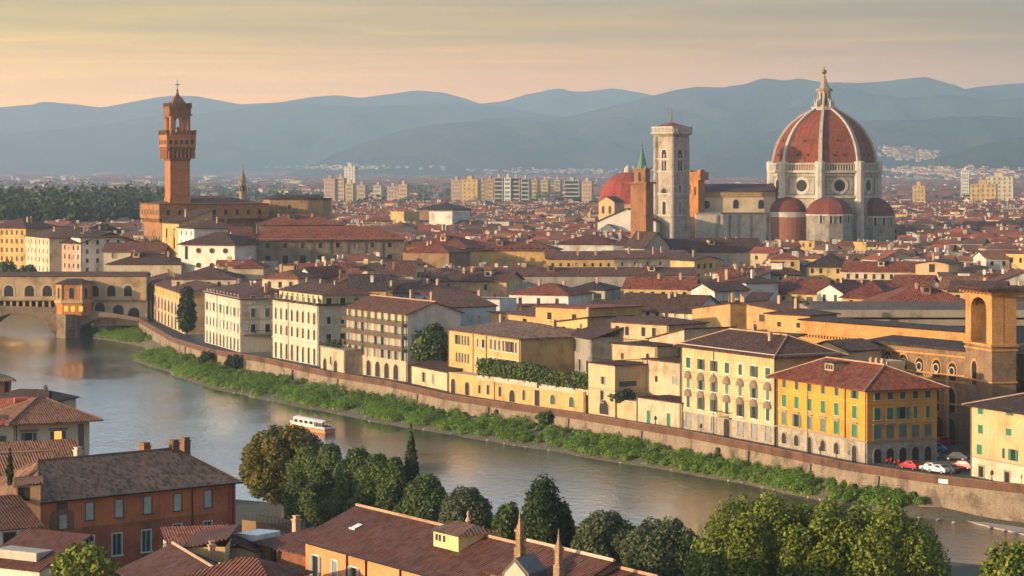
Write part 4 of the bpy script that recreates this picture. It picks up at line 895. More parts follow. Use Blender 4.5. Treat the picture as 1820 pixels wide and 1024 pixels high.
# right edge cream house
A, B = XY(1725, 412), XY(1850, 394); q = Bld('cream_edge_house', 'cream house with green shutters and grey stone base beyond the parked cars', 'house', A, B, 14)
H = q.zpx(716); zb = H*.27
for (x, y, w_, h_, m) in ((1743, 729, 1.5, 1.3, SHG), (1795, 733, 2.0, 1.0, SHG), (1743, 763, 1.3, 1.4, SHG), (1793, 768, 1.5, 1.1, SHG), (1741, 799, 1.4, 1.6, SHG), (1784, 806, .7, 1.6, SHD), (1801, 809, 1.3, 1.8, SHG)):
    a = q.sx(x); q.win('F', a, q.zpx(y, a/q.L)-h_/2, w_, h_, fr=FRAMES, fw=.06, sh=m, mode='closed', sill=False)
for x, y in ((1744, 838), (1790, 848)):
    a = q.sx(x); q.win('F', a, q.zpx(y, a/q.L)-.9, 1.3, 1.7, fr=FRAMEG, fw=.3)
q.wall(0, zb, plaster((0.50, 0.42, 0.33), .5), 'ground_floor'); q.wall(zb, H, plaster((0.48, 0.33, 0.185), .4)); q.band(zb-.08, .16, .08, FRAMEG); q.roof(H, 'hip', T_DARK, slope=.30, over=1.0, ridge=CHIM); q.chimney(12, 8, H+1.5)
Q11 = q

for q in BLDS:
    if q.L > 12:
        for a in (.25, q.L-.3) if q.L < 24 else (.25, q.L*.36, q.L-.3): q.pipe('F', a, 0, q.zmax-.2, plain('weathered downpipe', (.13, .11, .09), .6))
# ------------------------------------------------------------------ brown church-like library with bell arch tower
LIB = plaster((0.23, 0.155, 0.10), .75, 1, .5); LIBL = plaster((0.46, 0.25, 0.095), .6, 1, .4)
q = Bld('brown_church', 'long brown stone church front with arched windows behind the orange palace', 'church', XY(1545, 480), XY(1716, 456), 5.5)
H = q.zpx(612, .2); Lc = q.L
for x, y in ((1578, 640), (1606, 645), (1635, 652), (1665, 655), (1693, 661)):
    a = q.sx(x); z = q.zpx(y, a/Lc)
    wo_ = link('window', win_mesh('archframe', 2.2, 3.2, .35, mid(LIBL)), q.root, q.P('F', a, z-1.6)); link('pane', win_mesh('archpane', 2.2, 3.2, mid(GLASS)), wo_)
    wr = link('tracery', win_mesh('round', .65, .22, mid(FRAMES)), wo_, (0, 0, 1.7))
for x, y in ((1662, 709), (1690, 713)):
    a = q.sx(x); z = q.zpx(y, a/Lc); wo_ = link('window', win_mesh('archframe', 2.6, 4.4, .4, mid(LIBL)), q.root, q.P('F', a, z-2.0)); link('pane', win_mesh('archpane', 2.6, 4.4, mid(GLASS)), wo_)
for x, y in ((1668, 780), (1690, 782)):
    a = q.sx(x); wo_ = link('doorway', win_mesh('archframe', 2.8, 4.6, .4, mid(LIB)), q.root, q.P('F', a, 0)); link('pane', win_mesh('archpane', 2.8, 4.6, mid(DARK)), wo_)
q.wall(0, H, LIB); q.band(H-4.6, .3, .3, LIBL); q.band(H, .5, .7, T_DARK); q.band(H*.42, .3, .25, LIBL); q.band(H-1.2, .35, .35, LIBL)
ro, g, zr = q.roof(H+.5, 'shed', T_DARK, h=.6, over=.9); q.band(H*.66, .3, .25, LIBL)
for s_ in even(0, Lc, 6)[1:]:
    b = MB(); b.box(s_-Lc/12-.35, s_-Lc/12+.35, -.3, 0, 0, H-4.6); b.build('pilaster', LIBL, q.root)
# sunlit upper nave wall behind it
q = Bld('upper_nave', 'long sunlit brick nave wall with toothed cornice running to the bell arch tower', 'nave', XY(1422, 512), XY(1722, 472), 9)
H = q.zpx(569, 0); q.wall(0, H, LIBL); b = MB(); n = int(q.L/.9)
for i in range(n): b.box(i*.9+.1, i*.9+.5, -.35, 0, H-3.3, H-2.7)
b.build('toothed_cornice', LIBL, q.root); q.band(H-2.7, .35, .5, LIBL); q.band(H, .25, .4, T_DARK); q.band(H-4.4, .3, .5, LIBL)
q.roof(H+.25, 'gx', T_BROWN, h=.25, over=.4)
q = Bld('nave_wing', 'brown wing with an arched window just right of the bell arch tower', 'wing', XY(1786, 458), XY(1850, 446), 14)
H = q.zpx(622, 0); wo_ = link('window', win_mesh('archframe', 4.2, 4.4, .6, mid(LIBL)), q.root, q.P('F', 2.6, q.zpx(690, .3))); link('pane', win_mesh('archpane', 4.2, 4.4, mid(GLASS)), wo_)
q.wall(0, H, LIB); q.band(H-5, .6, .4, LIBL); q.roof(H, 'gx', T_BROWN, h=2)
# bell arch tower: square with arched openings
A, B = XY(1716, 453), XY(1763, 442); d = B-A; Dt = 8.0
q = Bld('bell_arch_tower', 'square brick bell tower with tall open arches and heavy overhanging cornice', 'tower', A, (A + (B-A)), 4.6)
H = q.zpx(506, .5); z1 = q.zpx(613, .5); Lt = q.L; Dt = q.D
q.wall(0, z1, LIB, 'shaft'); q.band(z1, .4, .35, LIBL); q.band(z1-.8, .35, .2, LIBL); q.band(z1*.66, .35, .2, LIBL)
wo_ = link('window', win_mesh('archframe', 2.2, 4.2, .45, mid(LIBL)), q.root, q.P('F', Lt*.35, q.zpx(683, .3))); link('pane', win_mesh('archpane', 2.2, 4.2, mid(GLASS)), wo_)
b = MB(); pw = Lt*.21
zt = H-1.9
for x0 in (0, Lt-pw):
    for y0 in (0, q.D-pw): b = MB(); b.box(x0, x0+pw, y0, y0+pw, z1+.4, zt); b.build('pier', LIBL, q.root)
b = MB(); wq = Lt-2*pw; n = 10; zs = zt-2.2
for (f, y0, y1) in (('F', 0, .8), ('B', q.D-.8, q.D)):
    b = MB()
    for i in range(n):
        t0, t1 = math.pi*(1-i/n), math.pi*(1-(i+1)/n); xa, xb = Lt/2+wq/2*math.cos(t0), Lt/2+wq/2*math.cos(t1); za, zb_ = zs-.0+min(wq/2, 1.9)*math.sin(t0)-.0, zs+min(wq/2, 1.9)*math.sin(t1)
        b.extr_y([(xa, zt), (xa, za), (xb, zb_), (xb, zt)][::-1], y0, y1)
    b.build('arch', LIBL, q.root)
wd = q.D-2*pw
for (x0, x1) in ((0, .8), (Lt-.8, Lt)):
    b = MB()
    for i in range(n):
        t0, t1 = math.pi*(1-i/n), math.pi*(1-(i+1)/n); ya, yb = q.D/2+wd/2*math.cos(t0), q.D/2+wd/2*math.cos(t1); za, zb_ = zs+min(wd/2, 1.9)*math.sin(t0), zs+min(wd/2, 1.9)*math.sin(t1)
        P8 = [(x, y, z) for x in (x0, x1) for (y, z) in ((ya, zt), (ya, za), (yb, zb_), (yb, zt))]
        b.face(P8[0], P8[1], P8[2], P8[3]); b.face(P8[7], P8[6], P8[5], P8[4]); b.face(P8[1], P8[5], P8[6], P8[2])
    b.build('arch', LIBL, q.root)
q.band(zt, .9, .15, LIBL, 'frieze'); q.band(zt+.9, .35, .7, LIBL); q.band(zt+1.25, .3, 1.1, T_BROWN); q.roof(H-.35, 'hip', T_DARK, h=.9, over=1.3)
b = MB(); b.lathe([(.15, H-4.1), (.75, H-4.2), (.6, H-3.5), (.35, H-3.0), (.1, H-2.8)], 12, (Lt/2, q.D/2)); b.build('bell', plain('bronze', (.12, .10, .06), .4, .8), q.root)
b = MB(); b.box(.6, Lt-.6, q.D/2-.1, q.D/2+.1, H-2.9, H-2.7); b.build('beam', IRON, q.root); b = MB(); b.box(pw+.2, Lt-pw-.2, pw+.1, q.D-pw-.1, z1+.4, z1+2.4); b.build('belfry_shade_core', plain('belfry inner shade', (.05, .035, .025), .8), q.root); b = MB()  # dark core added to stand for the shade inside the belfry
for k in range(9):
    for (x, y) in ((-.3+(Lt+.6)*k/8, -.6), (-.6, -.3+(q.D+.6)*k/8), (Lt+.6, -.3+(q.D+.6)*k/8)): b.box(x-.18, x+.18, y-.35, y+.35, zt+.35, zt+.88)
b.build('cornice_brackets', LIBL, q.root)
TOWERB = q
# long concrete hall roof behind
CONC = plaster((0.27, 0.23, 0.19), .7)
q = Bld('long_hall', 'long low hall with two grey concrete roof bands over dark glazing', 'hall', XY(1455, 546), XY(1830, 545), 26)
H = q.zpx(552, .5); q.wall(0, H-3.2, plain('blue dark glazing', (.02, .035, .06), .2)); q.band(H-3.2, 1.3, .8, CONC, 'roof_band'); q.band(H-1.9, .5, .3, DARK); q.band(H-1.4, 1.5, 1.6, CONC, 'roof_band'); q.roof(H, 'gx', T_GREY, h=1.3, over=1.0)

# ------------------------------------------------------------------ old bridge
BX = lambda x: (x-CX)/F*825
br = thing('old_bridge', 'old stone arch bridge with covered corridor and a round kiosk over its pier', 'bridge', (BX(130), 825, 0))
O = BX(130); bx = lambda x: BX(x)-O; bz = lambda y: zat(y, 825)
BST = plaster((0.24, 0.185, 0.135), .85, 1, .6); BSTL = plaster((0.40, 0.30, 0.19), .7)
dtop = lambda x: np.interp(x, [-400, 0, 98, 160, 200, 258, 300], [9.6, 9.4, 8.9, 7.9, 7.0, 5.2, 5.0])
def ubot(x):
    if x <= 102:                    # left span from hidden pier to the middle pier
        t = (x + 42)/144; t = max(0, min(1, t)); return -0.5 + 8.3*(1-abs(2*t-1)**2.3) if x > -42 else -1
    if x < 140: return -2
    t = (x-140)/(262-140); return 1.6 + 5.0*min(1, (max(0, t)/.32))**.45 - 1.9*max(0, (t-.42)/.58)**1.3
b = MB(); xs = [-60 + i*3.5 for i in range(93)]
for i in range(len(xs)-1):
    xa, xb = xs[i], xs[i+1]; ya, yb = 0.0, 22.0
    za0, za1, zb0, zb1 = ubot(xa), float(dtop(xa))-.0, ubot(xb), float(dtop(xb))
    b.face((bx(xa), ya, za0), (bx(xb), ya, zb0), (bx(xb), ya, zb1), (bx(xa), ya, za1)); b.face((bx(xa), yb, za1), (bx(xb), yb, zb1), (bx(xb), yb, zb0), (bx(xa), yb, za0))
    b.face((bx(xa), ya, za1), (bx(xb), ya, zb1), (bx(xb), yb, zb1), (bx(xa), yb, za1)); b.face((bx(xa), yb, za0), (bx(xb), yb, zb0), (bx(xb), ya, zb0), (bx(xa), ya, za0))
b.build('arch_span', BST, br)
b = MB(); b.prism([(bx(102), 2), (bx(102), -1.5), (bx(121), -4.6), (bx(140), -1.5), (bx(140), 2)], -3, 7.2); b.build('pier', BST, br); b = MB(); b.prism([(bx(100), 2), (bx(100), -1.7), (bx(121), -5.0), (bx(142), -1.7), (bx(142), 2)], 7.2, 7.7); b.build('pier_cap', BST, br)
b = MB(); b.prism([(bx(-60), -.6), (bx(-24), -4.6), (bx(-42-2), 2)], -3, 7) ; b.build('pier', BST, br)
b = MB()                                    # deck parapet with rail
for i in range(len(xs)-1):
    xa, xb = xs[i], xs[i+1]; za, zb_ = float(dtop(xa)), float(dtop(xb))
    b.face((bx(xa), -.25, za-.35), (bx(xb), -.25, zb_-.35), (bx(xb), -.25, zb_+.95), (bx(xa), -.25, za+.95)); b.face((bx(xa), -.25, za+.95), (bx(xb), -.25, zb_+.95), (bx(xb), .15, zb_+.95), (bx(xa), .15, za+.95)); b.face((bx(xb), .15, zb_), (bx(xa), .15, za), (bx(xa), .15, za+.95), (bx(xb), .15, zb_+.95))
b.build('parapet', plaster((0.20, 0.15, 0.115), .8), br)
# corridor: upper wall with arched windows, roof, lower gallery
zc0, zc1 = bz(531), bz(492)
cor = MB(); cor.box(bx(-60), bx(256), 5, 15, zc0-.6, zc1); co = cor.build('corridor', BSTL, br)
for x in (10, 47, 79, 164, 193.5, 223.5, -22, -52):
    wo_ = link('window', win_mesh('archframe', 3.1 if x < 150 else 2.7, 3.6, .55, mid(FRAMES)), co, (bx(x), 5, zc0+.5)); link('pane', win_mesh('archpane', 3.1 if x < 150 else 2.7, 3.6, mid(DARK)), wo_)
b = MB(); y0, y1 = 4.2, 15.8; zz = zc1
b.face((bx(-60), y0, zz), (bx(257), y0, zz), (bx(257), 10, zz+1.3), (bx(-60), 10, zz+1.3)); b.face((bx(257), y1, zz), (bx(-60), y1, zz), (bx(-60), 10, zz+1.3), (bx(257), 10, zz+1.3)); b.face((bx(-60), y0, zz), (bx(-60), y1, zz), (bx(257), y1, zz), (bx(257), y0, zz)); b.face((bx(257), y0, zz), (bx(257), y1, zz), (bx(257), 10, zz+1.3)); b.build('roof', T_DARK, br)
b = MB(); b.box(bx(-60), bx(256), 4.6, 15.4, zc0-1.0, zc0-.6); b.build('cornice', BST, br)
b = MB(); b.box(bx(-60), bx(104), 7.5, 14, 8.5, zc0-1.0); b.build('shop_front', DARK, br)
for i in range(14):
    b = MB(); x = -55 + i*11.5; b.box(bx(x)-.35, bx(x)+.35, 5.2, 6.2, 9.0, zc0-1.0); b.build('gallery_post', BSTL, br)
b = MB(); b.box(bx(160), bx(256), 6.2, 14, 3.5, zc0-1.0); wf = b.build('arcade_front', plaster((.52, .46, .38), .6), br)
for x, w_ in ((172, 3.2), (205, 3.4), (233, 3.6)):
    wo_ = link('archway', win_mesh('archframe', w_, 3.6, .35, mid(FRAMES)), wf, (bx(x), 6.2, float(dtop(x))-.2)); link('pane', win_mesh('archpane', w_, 3.6, mid(DARK)), wo_)
# kiosk on the pier: half octagon
KB = plaster((0.50, 0.22, 0.07), .6, 1, .3)
kk = [(bx(100), 5.5), (bx(100), -.4), (bx(112), -2.6), (bx(148), -2.6), (bx(160), -.4), (bx(160), 5.5)]
kz = [bz(556), bz(538), bz(533), bz(505)]
b = MB(); b.prism(kk, kz[2], kz[3]); ku = b.build('kiosk', KB, br)
sc_ = lambda f: [(x*f + 0, 1.4 + (y-1.4)*f) for x, y in kk]
b = MB(); b.prism(sc_(1.10), kz[1]-.1, kz[2]); b.build('kiosk_balcony', BSTL, br)
b = MB(); b.prism(sc_(.96), kz[0]-.8, kz[1]-.1); kl = b.build('kiosk_base', KB, br)
rr = sc_(1.14); zt = kz[3]; b = MB(); apex = [(bx(118), 3, zt+1.7), (bx(142), 3, zt+1.7)]
b.face((*rr[1], zt), (*rr[2], zt), apex[0]); b.face((*rr[2], zt), (*rr[3], zt), apex[1], apex[0]); b.face((*rr[3], zt), (*rr[4], zt), apex[1]); b.face((*rr[0], zt), (*rr[1], zt), apex[0]); b.face((*rr[4], zt), (*rr[5], zt), apex[1]); b.face((*rr[5], zt), (*rr[0], zt), apex[0], apex[1]); b.face(*[(*p, zt) for p in rr[::-1]]); b.build('kiosk_roof', T_DARK, br)
LITW = plain('lamp lit window', (1.0, 0.42, 0.06), .5, emit=0.32)
for (x, y, rz, ln) in ((bx(130), -2.6, 0, 1), ((bx(148)+bx(160))/2, -1.5, math.atan2(2.2, bx(160)-bx(148)), 0), ((bx(100)+bx(112))/2, -1.5, -math.atan2(2.2, bx(112)-bx(100)), 0)):
    wo_ = link('window', win_mesh('archframe', 1.7 if ln else 1.2, 3.6, .3, mid(BSTL)), ku, (x, y, kz[2]+.5), rz); link('pane', win_mesh('archpane', 1.7 if ln else 1.2, 3.6, mid(DARK)), wo_)
for x in (108, 120, 132, 146): link('window', win_mesh('pane', 1.2, 1.7, -.06, mid(LITW)), kl, (bx(x), -2.45 if 112 < x < 148 else -1.3, kz[0]+.6), 0 if 112 < x < 148 else (-.8 if x < 112 else .8))
for x in (112, 148): 
    b = MB(); b.lathe([(.35, kz[2]), (.3, kz[3])], 8, (bx(x), -2.65)); b.build('column', BSTL, ku)
# ------------------------------------------------------------------ town hall palace with its tower
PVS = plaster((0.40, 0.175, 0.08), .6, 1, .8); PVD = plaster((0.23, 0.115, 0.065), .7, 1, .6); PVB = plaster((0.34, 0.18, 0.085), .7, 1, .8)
A, B = XY(287, 960), XY(470, 976); dv = Vector((-9.6, 25.0))
q = Bld('town_hall', 'massive brown stone town hall block with bracketed top under the tall tower', 'palace', A, B, 26)
H = q.zpx(364, 0)
q.wall(0, H-5.4, PVB, 'wall'); q.row('L', even(1, 25, 6), H-15, 1.6, 3.2, arch=True, pane=DARK); q.row('L', even(1, 25, 6), H-22, 1.6, 3.2, arch=True, pane=DARK)
b = MB()
for i in range(40):
    for f, ln in (('F', q.L), ('L', q.D)):
        a = (i+.5)*ln/40; p = q.P(f, a, 0, .6); b.box(p[0]-.3, p[0]+.3, p[1]-.55, p[1]+.55, H-6.6, H-5.4)
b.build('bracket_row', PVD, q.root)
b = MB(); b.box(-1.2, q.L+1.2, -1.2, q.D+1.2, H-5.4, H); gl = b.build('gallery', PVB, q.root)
for f, ln in (('F', q.L), ('L', q.D)):
    for a in even(0, ln, 9 if f == 'F' else 6): link('window', win_mesh('pane', 1.2, 1.9, -.05, mid(DARK)), gl, q.P(f, a, H-3.9, 1.2), q.RZ[f])
q.band(H, .35, 1.4, PVD); q.roof(H+.35, 'hip', T_BROWN, slope=.22, over=1.2)
# tower
tu, tv = q.u, q.v; tc_ = A + tu*7.6 + tv*5.0; zoff = 5.0
hw = 3.85
def rotbox(b, h, z0, z1): b.box(-h, h, -h, h, z0, z1)
t = thing('clock_tower', 'tall slender brick tower with a wider bracketed gallery and open belfry, above the town hall', 'tower', (tc_.x, tc_.y, 0), q.rz)
Yt = tc_.y; tz = lambda y: zat(y, Yt)
b = MB(); rotbox(b, hw, 30, tz(284)); rotbox(b, hw+.25, tz(362), tz(352)); b.build('shaft', PVS, t)
b = MB(); z0, z1, z2 = tz(286), tz(264), tz(234); n = 6
for i in range(n):                              # flared corbelling
    f0, f1 = (i/n), ((i+1)/n); h0 = hw+.15 + 1.75*f0**1.5; h1 = hw+.15 + 1.75*f1**1.5; zz0, zz1 = z0 + (z1-z0)*f0, z0 + (z1-z0)*f1
    c0 = [(-h0,-h0,zz0),(h0,-h0,zz0),(h0,h0,zz0),(-h0,h0,zz0)]; c1 = [(-h1,-h1,zz1),(h1,-h1,zz1),(h1,h1,zz1),(-h1,h1,zz1)]
    for k in range(4): b.face(c0[k], c0[(k+1)%4], c1[(k+1)%4], c1[k])
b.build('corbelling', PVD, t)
b = MB()
for k in range(7):
    for sgn in (0, 1, 2, 3):
        o = -4.6 + k*9.2/6; h = 5.55
        for (x0, x1, y0, y1) in (((o-.28, o+.28, -h-.02, -hw), (hw, h+.02, o-.28, o+.28), (o-.28, o+.28, hw, h+.02), (-h-.02, -hw, o-.28, o+.28))[sgn],): b.box(x0, x1, y0, y1, z0+.8, z1+.5)
b.build('bracket_row', PVS, t)
h = 5.7; b = MB(); rotbox(b, h, z1+.5, z2-1.3); gl = b.build('gallery', PVS, t)
b = MB()
for k in range(6):
    o = -h+.5 + k*(2*h-1.0)/5
    for (x, y) in ((o, -h+.35), (o, h-.35), (-h+.35, o), (h-.35, o)): b.box(x-.6, x+.6, y-.36, y+.36, z2-1.3, z2+.5)
b.build('battlement', PVD, t)
for k in range(5):
    o = -4.2 + k*2.1; link('window', win_mesh('pane', .9, 1.6, -.05, mid(DARK)), gl, (o, -h, z1+1.5)); link('window', win_mesh('pane', .9, 1.6, -.05, mid(DARK)), gl, (-h, o, z1+1.5), -math.pi/2)
zb0, zb1, zc_ = z2-1.3, tz(206), tz(188)
b = MB(); hb = 4.2
for sx_ in (-1, 1):
    for sy_ in (-1, 1): b.lathe([(1.0, zb0), (.9, zb0+.6), (.85, zb1)], 10, (sx_*(hb-.9), sy_*(hb-.9)))
    b.box(sx_*(hb-.5)-.3, sx_*(hb-.5)+.3, -.3, .3, zb0, zb1)
    b.box(-.3, .3, sx_*(hb-.5)-.3, sx_*(hb-.5)+.3, zb0, zb1)
b.build('belfry_column', PVS, t)
b = MB(); n = 8
for sg_ in (-1, 1):
    for c0 in (-1, 1):
        for i in range(n):
            t0, t1 = math.pi*(1-i/n), math.pi*(1-(i+1)/n); cx_ = c0*(hb-.6)/2; w_ = 1.25
            xa, xb = cx_+w_*math.cos(t0), cx_+w_*math.cos(t1); za, zb_ = zb1-1.6+w_*math.sin(t0), zb1-1.6+w_*math.sin(t1)
            y0, y1 = sorted((sg_*(hb-.8), sg_*hb))
            b.extr_y([(xa, zb1), (xa, za), (xb, zb_), (xb, zb1)][::-1], y0, y1)
            P8 = [(x, y, z) for x in (y0, y1) for (y, z) in ((xa, zb1), (xa, za), (xb, zb_), (xb, zb1))]
            b.face(*P8[:4]); b.face(*P8[:3:-1]); b.face(P8[1], P8[5], P8[6], P8[2])
b.build('belfry_arch', PVS, t)
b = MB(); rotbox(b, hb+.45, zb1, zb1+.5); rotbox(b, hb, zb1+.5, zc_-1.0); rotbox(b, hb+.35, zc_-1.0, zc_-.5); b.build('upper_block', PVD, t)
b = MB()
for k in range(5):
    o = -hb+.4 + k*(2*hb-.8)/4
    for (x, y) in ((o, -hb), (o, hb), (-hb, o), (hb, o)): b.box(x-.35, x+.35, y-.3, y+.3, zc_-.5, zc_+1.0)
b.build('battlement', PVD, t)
b = MB(); b.lathe([(hb-.4, zc_-.5), (hb-.8, zc_+1.3), (2.2, zc_+2.9), (1.0, zc_+3.7), (.45, zc_+5.0), (.3, zc_+5.6)], 4, (0, 0), math.pi/4); b.build('spire', plaster((.20, .12, .085), .6), t)
b = MB(); zs = zc_+5.4; b.lathe([(.1, zs), (.5, zs+.4), (.1, zs+.9), (.12, zs+1.0), (.08, zs+4.6)], 8); b.box(-.9, .9, -.08, .08, zs+2.5, zs+2.8); b.box(-.08, .08, -.9, .9, zs+2.5, zs+2.8); b.build('finial_cross', IRON, t)
b = MB(); b.lathe([(.3, zb0+1.2), (1.1, zb0+1.1), (.9, zb0+2.2), (.4, zb0+3.0)], 12); b.build('bell', plain('dark bronze', (.10, .08, .05), .5, .5), t)
# rounded hall to the right of the town hall
Yc = 1003; c = XY(527, Yc); t = thing('round_hall', 'low rounded stone hall with flat brown cap right of the town hall', 'hall', (c.x, c.y, 5)); z1 = zat(355, 990)-5
pl = [(-12.9, -3), (-9.6, -9.5), (11.5, -10), (12.9, -6), (12.9, 10), (-12.9, 10)]
b = MB(); b.prism(pl, 0, z1); b.build('wall', plaster((.33, .23, .14), .8, 1, .5), t); b = MB(); b.prism([(x*1.05, y*1.05) for x, y in pl], z1, z1+.4); b.face(*[(x*1.05, y*1.05, z1+.4) for x, y in pl[:3]], (9, 0, z1+1.9), (-8, 0, z1+1.9)) ; b.prism([(x*.75, y*.75) for x, y in pl], z1+.4, z1+1.2); b.build('roof', T_DARK, t)
for x in (-2, 6): link('window', win_mesh('pane', 1.0, 1.4, -.05, mid(DARK)), t, (x, -9.8, z1-3.5))
# long gallery palace (dark wall) and its neighbours
q = Bld('long_gallery', 'very long dark grey-brown gallery building with a red tiled roof and tall windows', 'gallery', XY(450, 872), XY(718, 884), 18)
H = q.zpx(424, 0); n = 8
for c in even(2, q.L-2, n): q.win('F', c, H-9.6, 1.9, 3.6, fr=FRAMEG, fw=.3, hood=1); q.win('F', c, H-3.4, 1.4, 1.7, fr=FRAMEG, fw=.2)
for c in even(2, q.L-2, n)[:-1]:
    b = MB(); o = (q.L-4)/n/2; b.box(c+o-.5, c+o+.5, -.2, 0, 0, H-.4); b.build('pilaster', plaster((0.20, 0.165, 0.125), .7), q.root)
link('window', win_mesh('archframe', 4.6, 3.0, .5, mid(FRAMEG)), q.root, q.P('F', q.L*.555, H-15.6)); link('window', win_mesh('archpane', 4.6, 3.0, mid(BLIND)), q.root, q.P('F', q.L*.555, H-15.6))
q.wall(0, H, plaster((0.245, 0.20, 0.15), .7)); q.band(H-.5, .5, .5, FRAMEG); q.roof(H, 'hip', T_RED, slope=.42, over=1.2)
q = Bld('gallery_end', 'white end wall block with a lit gable at the left end of the long gallery', 'house', XY(418, 870), XY(450, 871.5), 18)
H = q.zpx(424, 0); q.wall(0, H, plaster((.55, .53, .5), .5)); ro, g, zr = q.roof(H, 'gx', T_RED, slope=.42, over=.8); mb = MB(); [mb.face(*f) for f in g]; mb.build('gable', GOLD, q.root)  # sunlight on the gable put into its gold plaster
q = Bld('round_window_house', 'white house with small round windows and a hipped roof below the town hall', 'house', XY(322, 866), XY(417, 858), 17)
H = q.zpx(432, .5)
for i, a in enumerate((.33, .58, .83)):
    for z in (H-2.6, H-7.6): 
        wo_ = link('window', win_mesh('round', .8, .15, mid(FRAMEG)), q.root, q.P('F', q.L*a, z)); link('pane', win_mesh('roundpane', .8, mid(DARK)), wo_)
    q.win('F', q.L*a, H-13.5, 1.1, 1.9, arch=True, pane=DARK)
q.win('F', q.L*.1, H-5.5, 1.0, 4.2, pane=DARK, fr=FRAMEG); q.row('L', even(1, 16, 4), H-5, 1.2, 2.2, cheap=True); q.row('L', even(1, 16, 4), H-10, 1.2, 2.2, cheap=True)
q.wall(0, H, plaster((.62, .59, .54), .5)); q.roof(H, 'hip', T_BROWN, slope=.42, over=1.2)
# ------------------------------------------------------------------ cathedral
MARB = plaster((0.42, 0.385, 0.33), .65, 1, .9); MARBW = plaster((0.48, 0.45, 0.40), .5); MARBG = plaster((0.33, 0.305, 0.27), .8, 1, .8)
DOMET = tile((0.26, 0.060, 0.021), .6, .25, .1); APSET = tile((0.22, 0.055, 0.035), .5, .3, .1)
Yd = 1340; cx_ = XY(1465, Yd); cat = thing('cathedral', 'marble cathedral with huge ribbed red brick dome, lantern and long nave', 'cathedral', (cx_.x, Yd, 0))
dz = lambda y: zat(y, Yd-20); pxm = Yd/F
ang0 = -math.pi/2 + rad(-11.5)                       # a vertex of the octagon
R8 = 93*pxm
def oct_(r, rot=ang0): return [(r*math.cos(rot+i*math.pi/4), r*math.sin(rot+i*math.pi/4)) for i in range(8)]
zb, zt = 12, dz(306)
b = MB(); b.prism(oct_(R8), zb, zt); b.build('drum', MARB, cat)
for z0, z1, o in ((dz(307), dz(303), 2.0), (dz(352), dz(348), 1.3), (dz(312), dz(310.5), .6)): b = MB(); b.prism(oct_(R8+o), z0, z1); b.build('cornice', MARBW, cat)
b = MB(); b.prism(oct_(R8-.6), dz(303)-.1, dz(289)); b.build('gallery_wall', plaster((.33, .2, .12), .5), cat)
gal = MB()
for i in range(8):
    p, q_ = Vector(oct_(R8+.9)[i]), Vector(oct_(R8+.9)[(i+1) % 8]); u = (q_-p).normalized(); n = 15
    for k in range(n):
        c = p + (q_-p)*((k+.5)/n); gal.lathe([(.32, dz(303)), (.26, dz(292))], 5, (c.x, c.y))
gal.prism(oct_(R8+1.3), dz(292.5), dz(290.5)); gal.build('balustrade', MARBW, cat)
for i, (x, y) in enumerate(oct_(R8+.1)):
    b = MB(); b.lathe([(2.6, zb), (2.6, dz(303)), (2.9, dz(303)), (2.9, dz(288)), (1.6, dz(286))], 8, (x, y), ang0 + math.pi/8); b.build('corner_pier', MARBW, cat)
Pf = oct_(R8)
for i in range(8):
    p, q_ = Vector(Pf[i]), Vector(Pf[(i+1) % 8]); c = (p+q_)/2; rz = math.atan2((q_-p).y, (q_-p).x); m_ = c.normalized()
    wo_ = link('oculus', win_mesh('round', 3.1, 1.5, mid(MARBW)), cat, (c.x, c.y, dz(330)), rz); link('pane', win_mesh('roundpane', 3.1, mid(DARK)), wo_)
    wi = (q_-p).length
    b = MB()
    for (xa, xb, za, zb_) in ((-wi*.36, -wi*.34, dz(346), dz(314)), (wi*.34, wi*.36, dz(346), dz(314)), (-wi*.34, wi*.34, dz(315.5), dz(314)), (-wi*.34, wi*.34, dz(346), dz(344.5))): b.box(xa, xb, -.18, 0, za, zb_)
    b.build('panel_frame', plain('green marble', (.13, .17, .14), .6), cat, (c.x, c.y, 0), rz)
prof = [(91, 290), (89.5, 279), (86.8, 266), (82, 253), (75.6, 241), (67.5, 229), (58.5, 219), (49, 211), (38.5, 203.5), (30, 198.5), (22.5, 194.5), (17, 192)]
pm = [(r*pxm*1.0, dz(y)) for r, y in prof]
b = MB(); b.lathe(pm, 8, (0, 0), ang0); dm = b.build('dome', DOMET, cat)
for i in range(8):
    a = ang0 + i*math.pi/4; ca, sa = math.cos(a), math.sin(a); b = MB()
    for k in range(len(pm)-1):
        (r0, z0), (r1, z1) = pm[k], pm[k+1]; w0, w1 = 1.05-.5*k/len(pm), 1.05-.5*(k+1)/len(pm); e = .8
        def P_(r, s_, z, zz=0): return (ca*r - sa*s_, sa*r + ca*s_, z+zz)
        for s0, s1 in ((-1, 1),):
            b.face(P_(r0+e, -w0, z0, .3), P_(r0+e, w0, z0, .3), P_(r1+e, w1, z1, .5), P_(r1+e, -w1, z1, .5))
            b.face(P_(r0-1.5, -w0, z0), P_(r0+e, -w0, z0, .3), P_(r1+e, -w1, z1, .5), P_(r1-1.5, -w1, z1)); b.face(P_(r0+e, w0, z0, .3), P_(r0-1.5, w0, z0), P_(r1-1.5, w1, z1), P_(r1+e, w1, z1, .5))
    b.build('dome_rib', plaster((.40, .365, .32), .5), cat)
for i in range(8):                                   # little round openings in the segments
    a = ang0 + (i+.5)*math.pi/4
    for k, off in ((1, -.12), (1, .12), (3, 0)):
        r, z = pm[k]; r *= math.cos(math.pi/8); b = MB(); b.lathe([(.7, 0), (.7, .3)], 8); ob = b.build('dome_opening', DARK, dm, (math.cos(a+off)*r/math.cos(off), math.sin(a+off)*r/math.cos(off), z+1.0)); ob.rotation_euler = (0, rad(78 if k == 1 else 60), a)
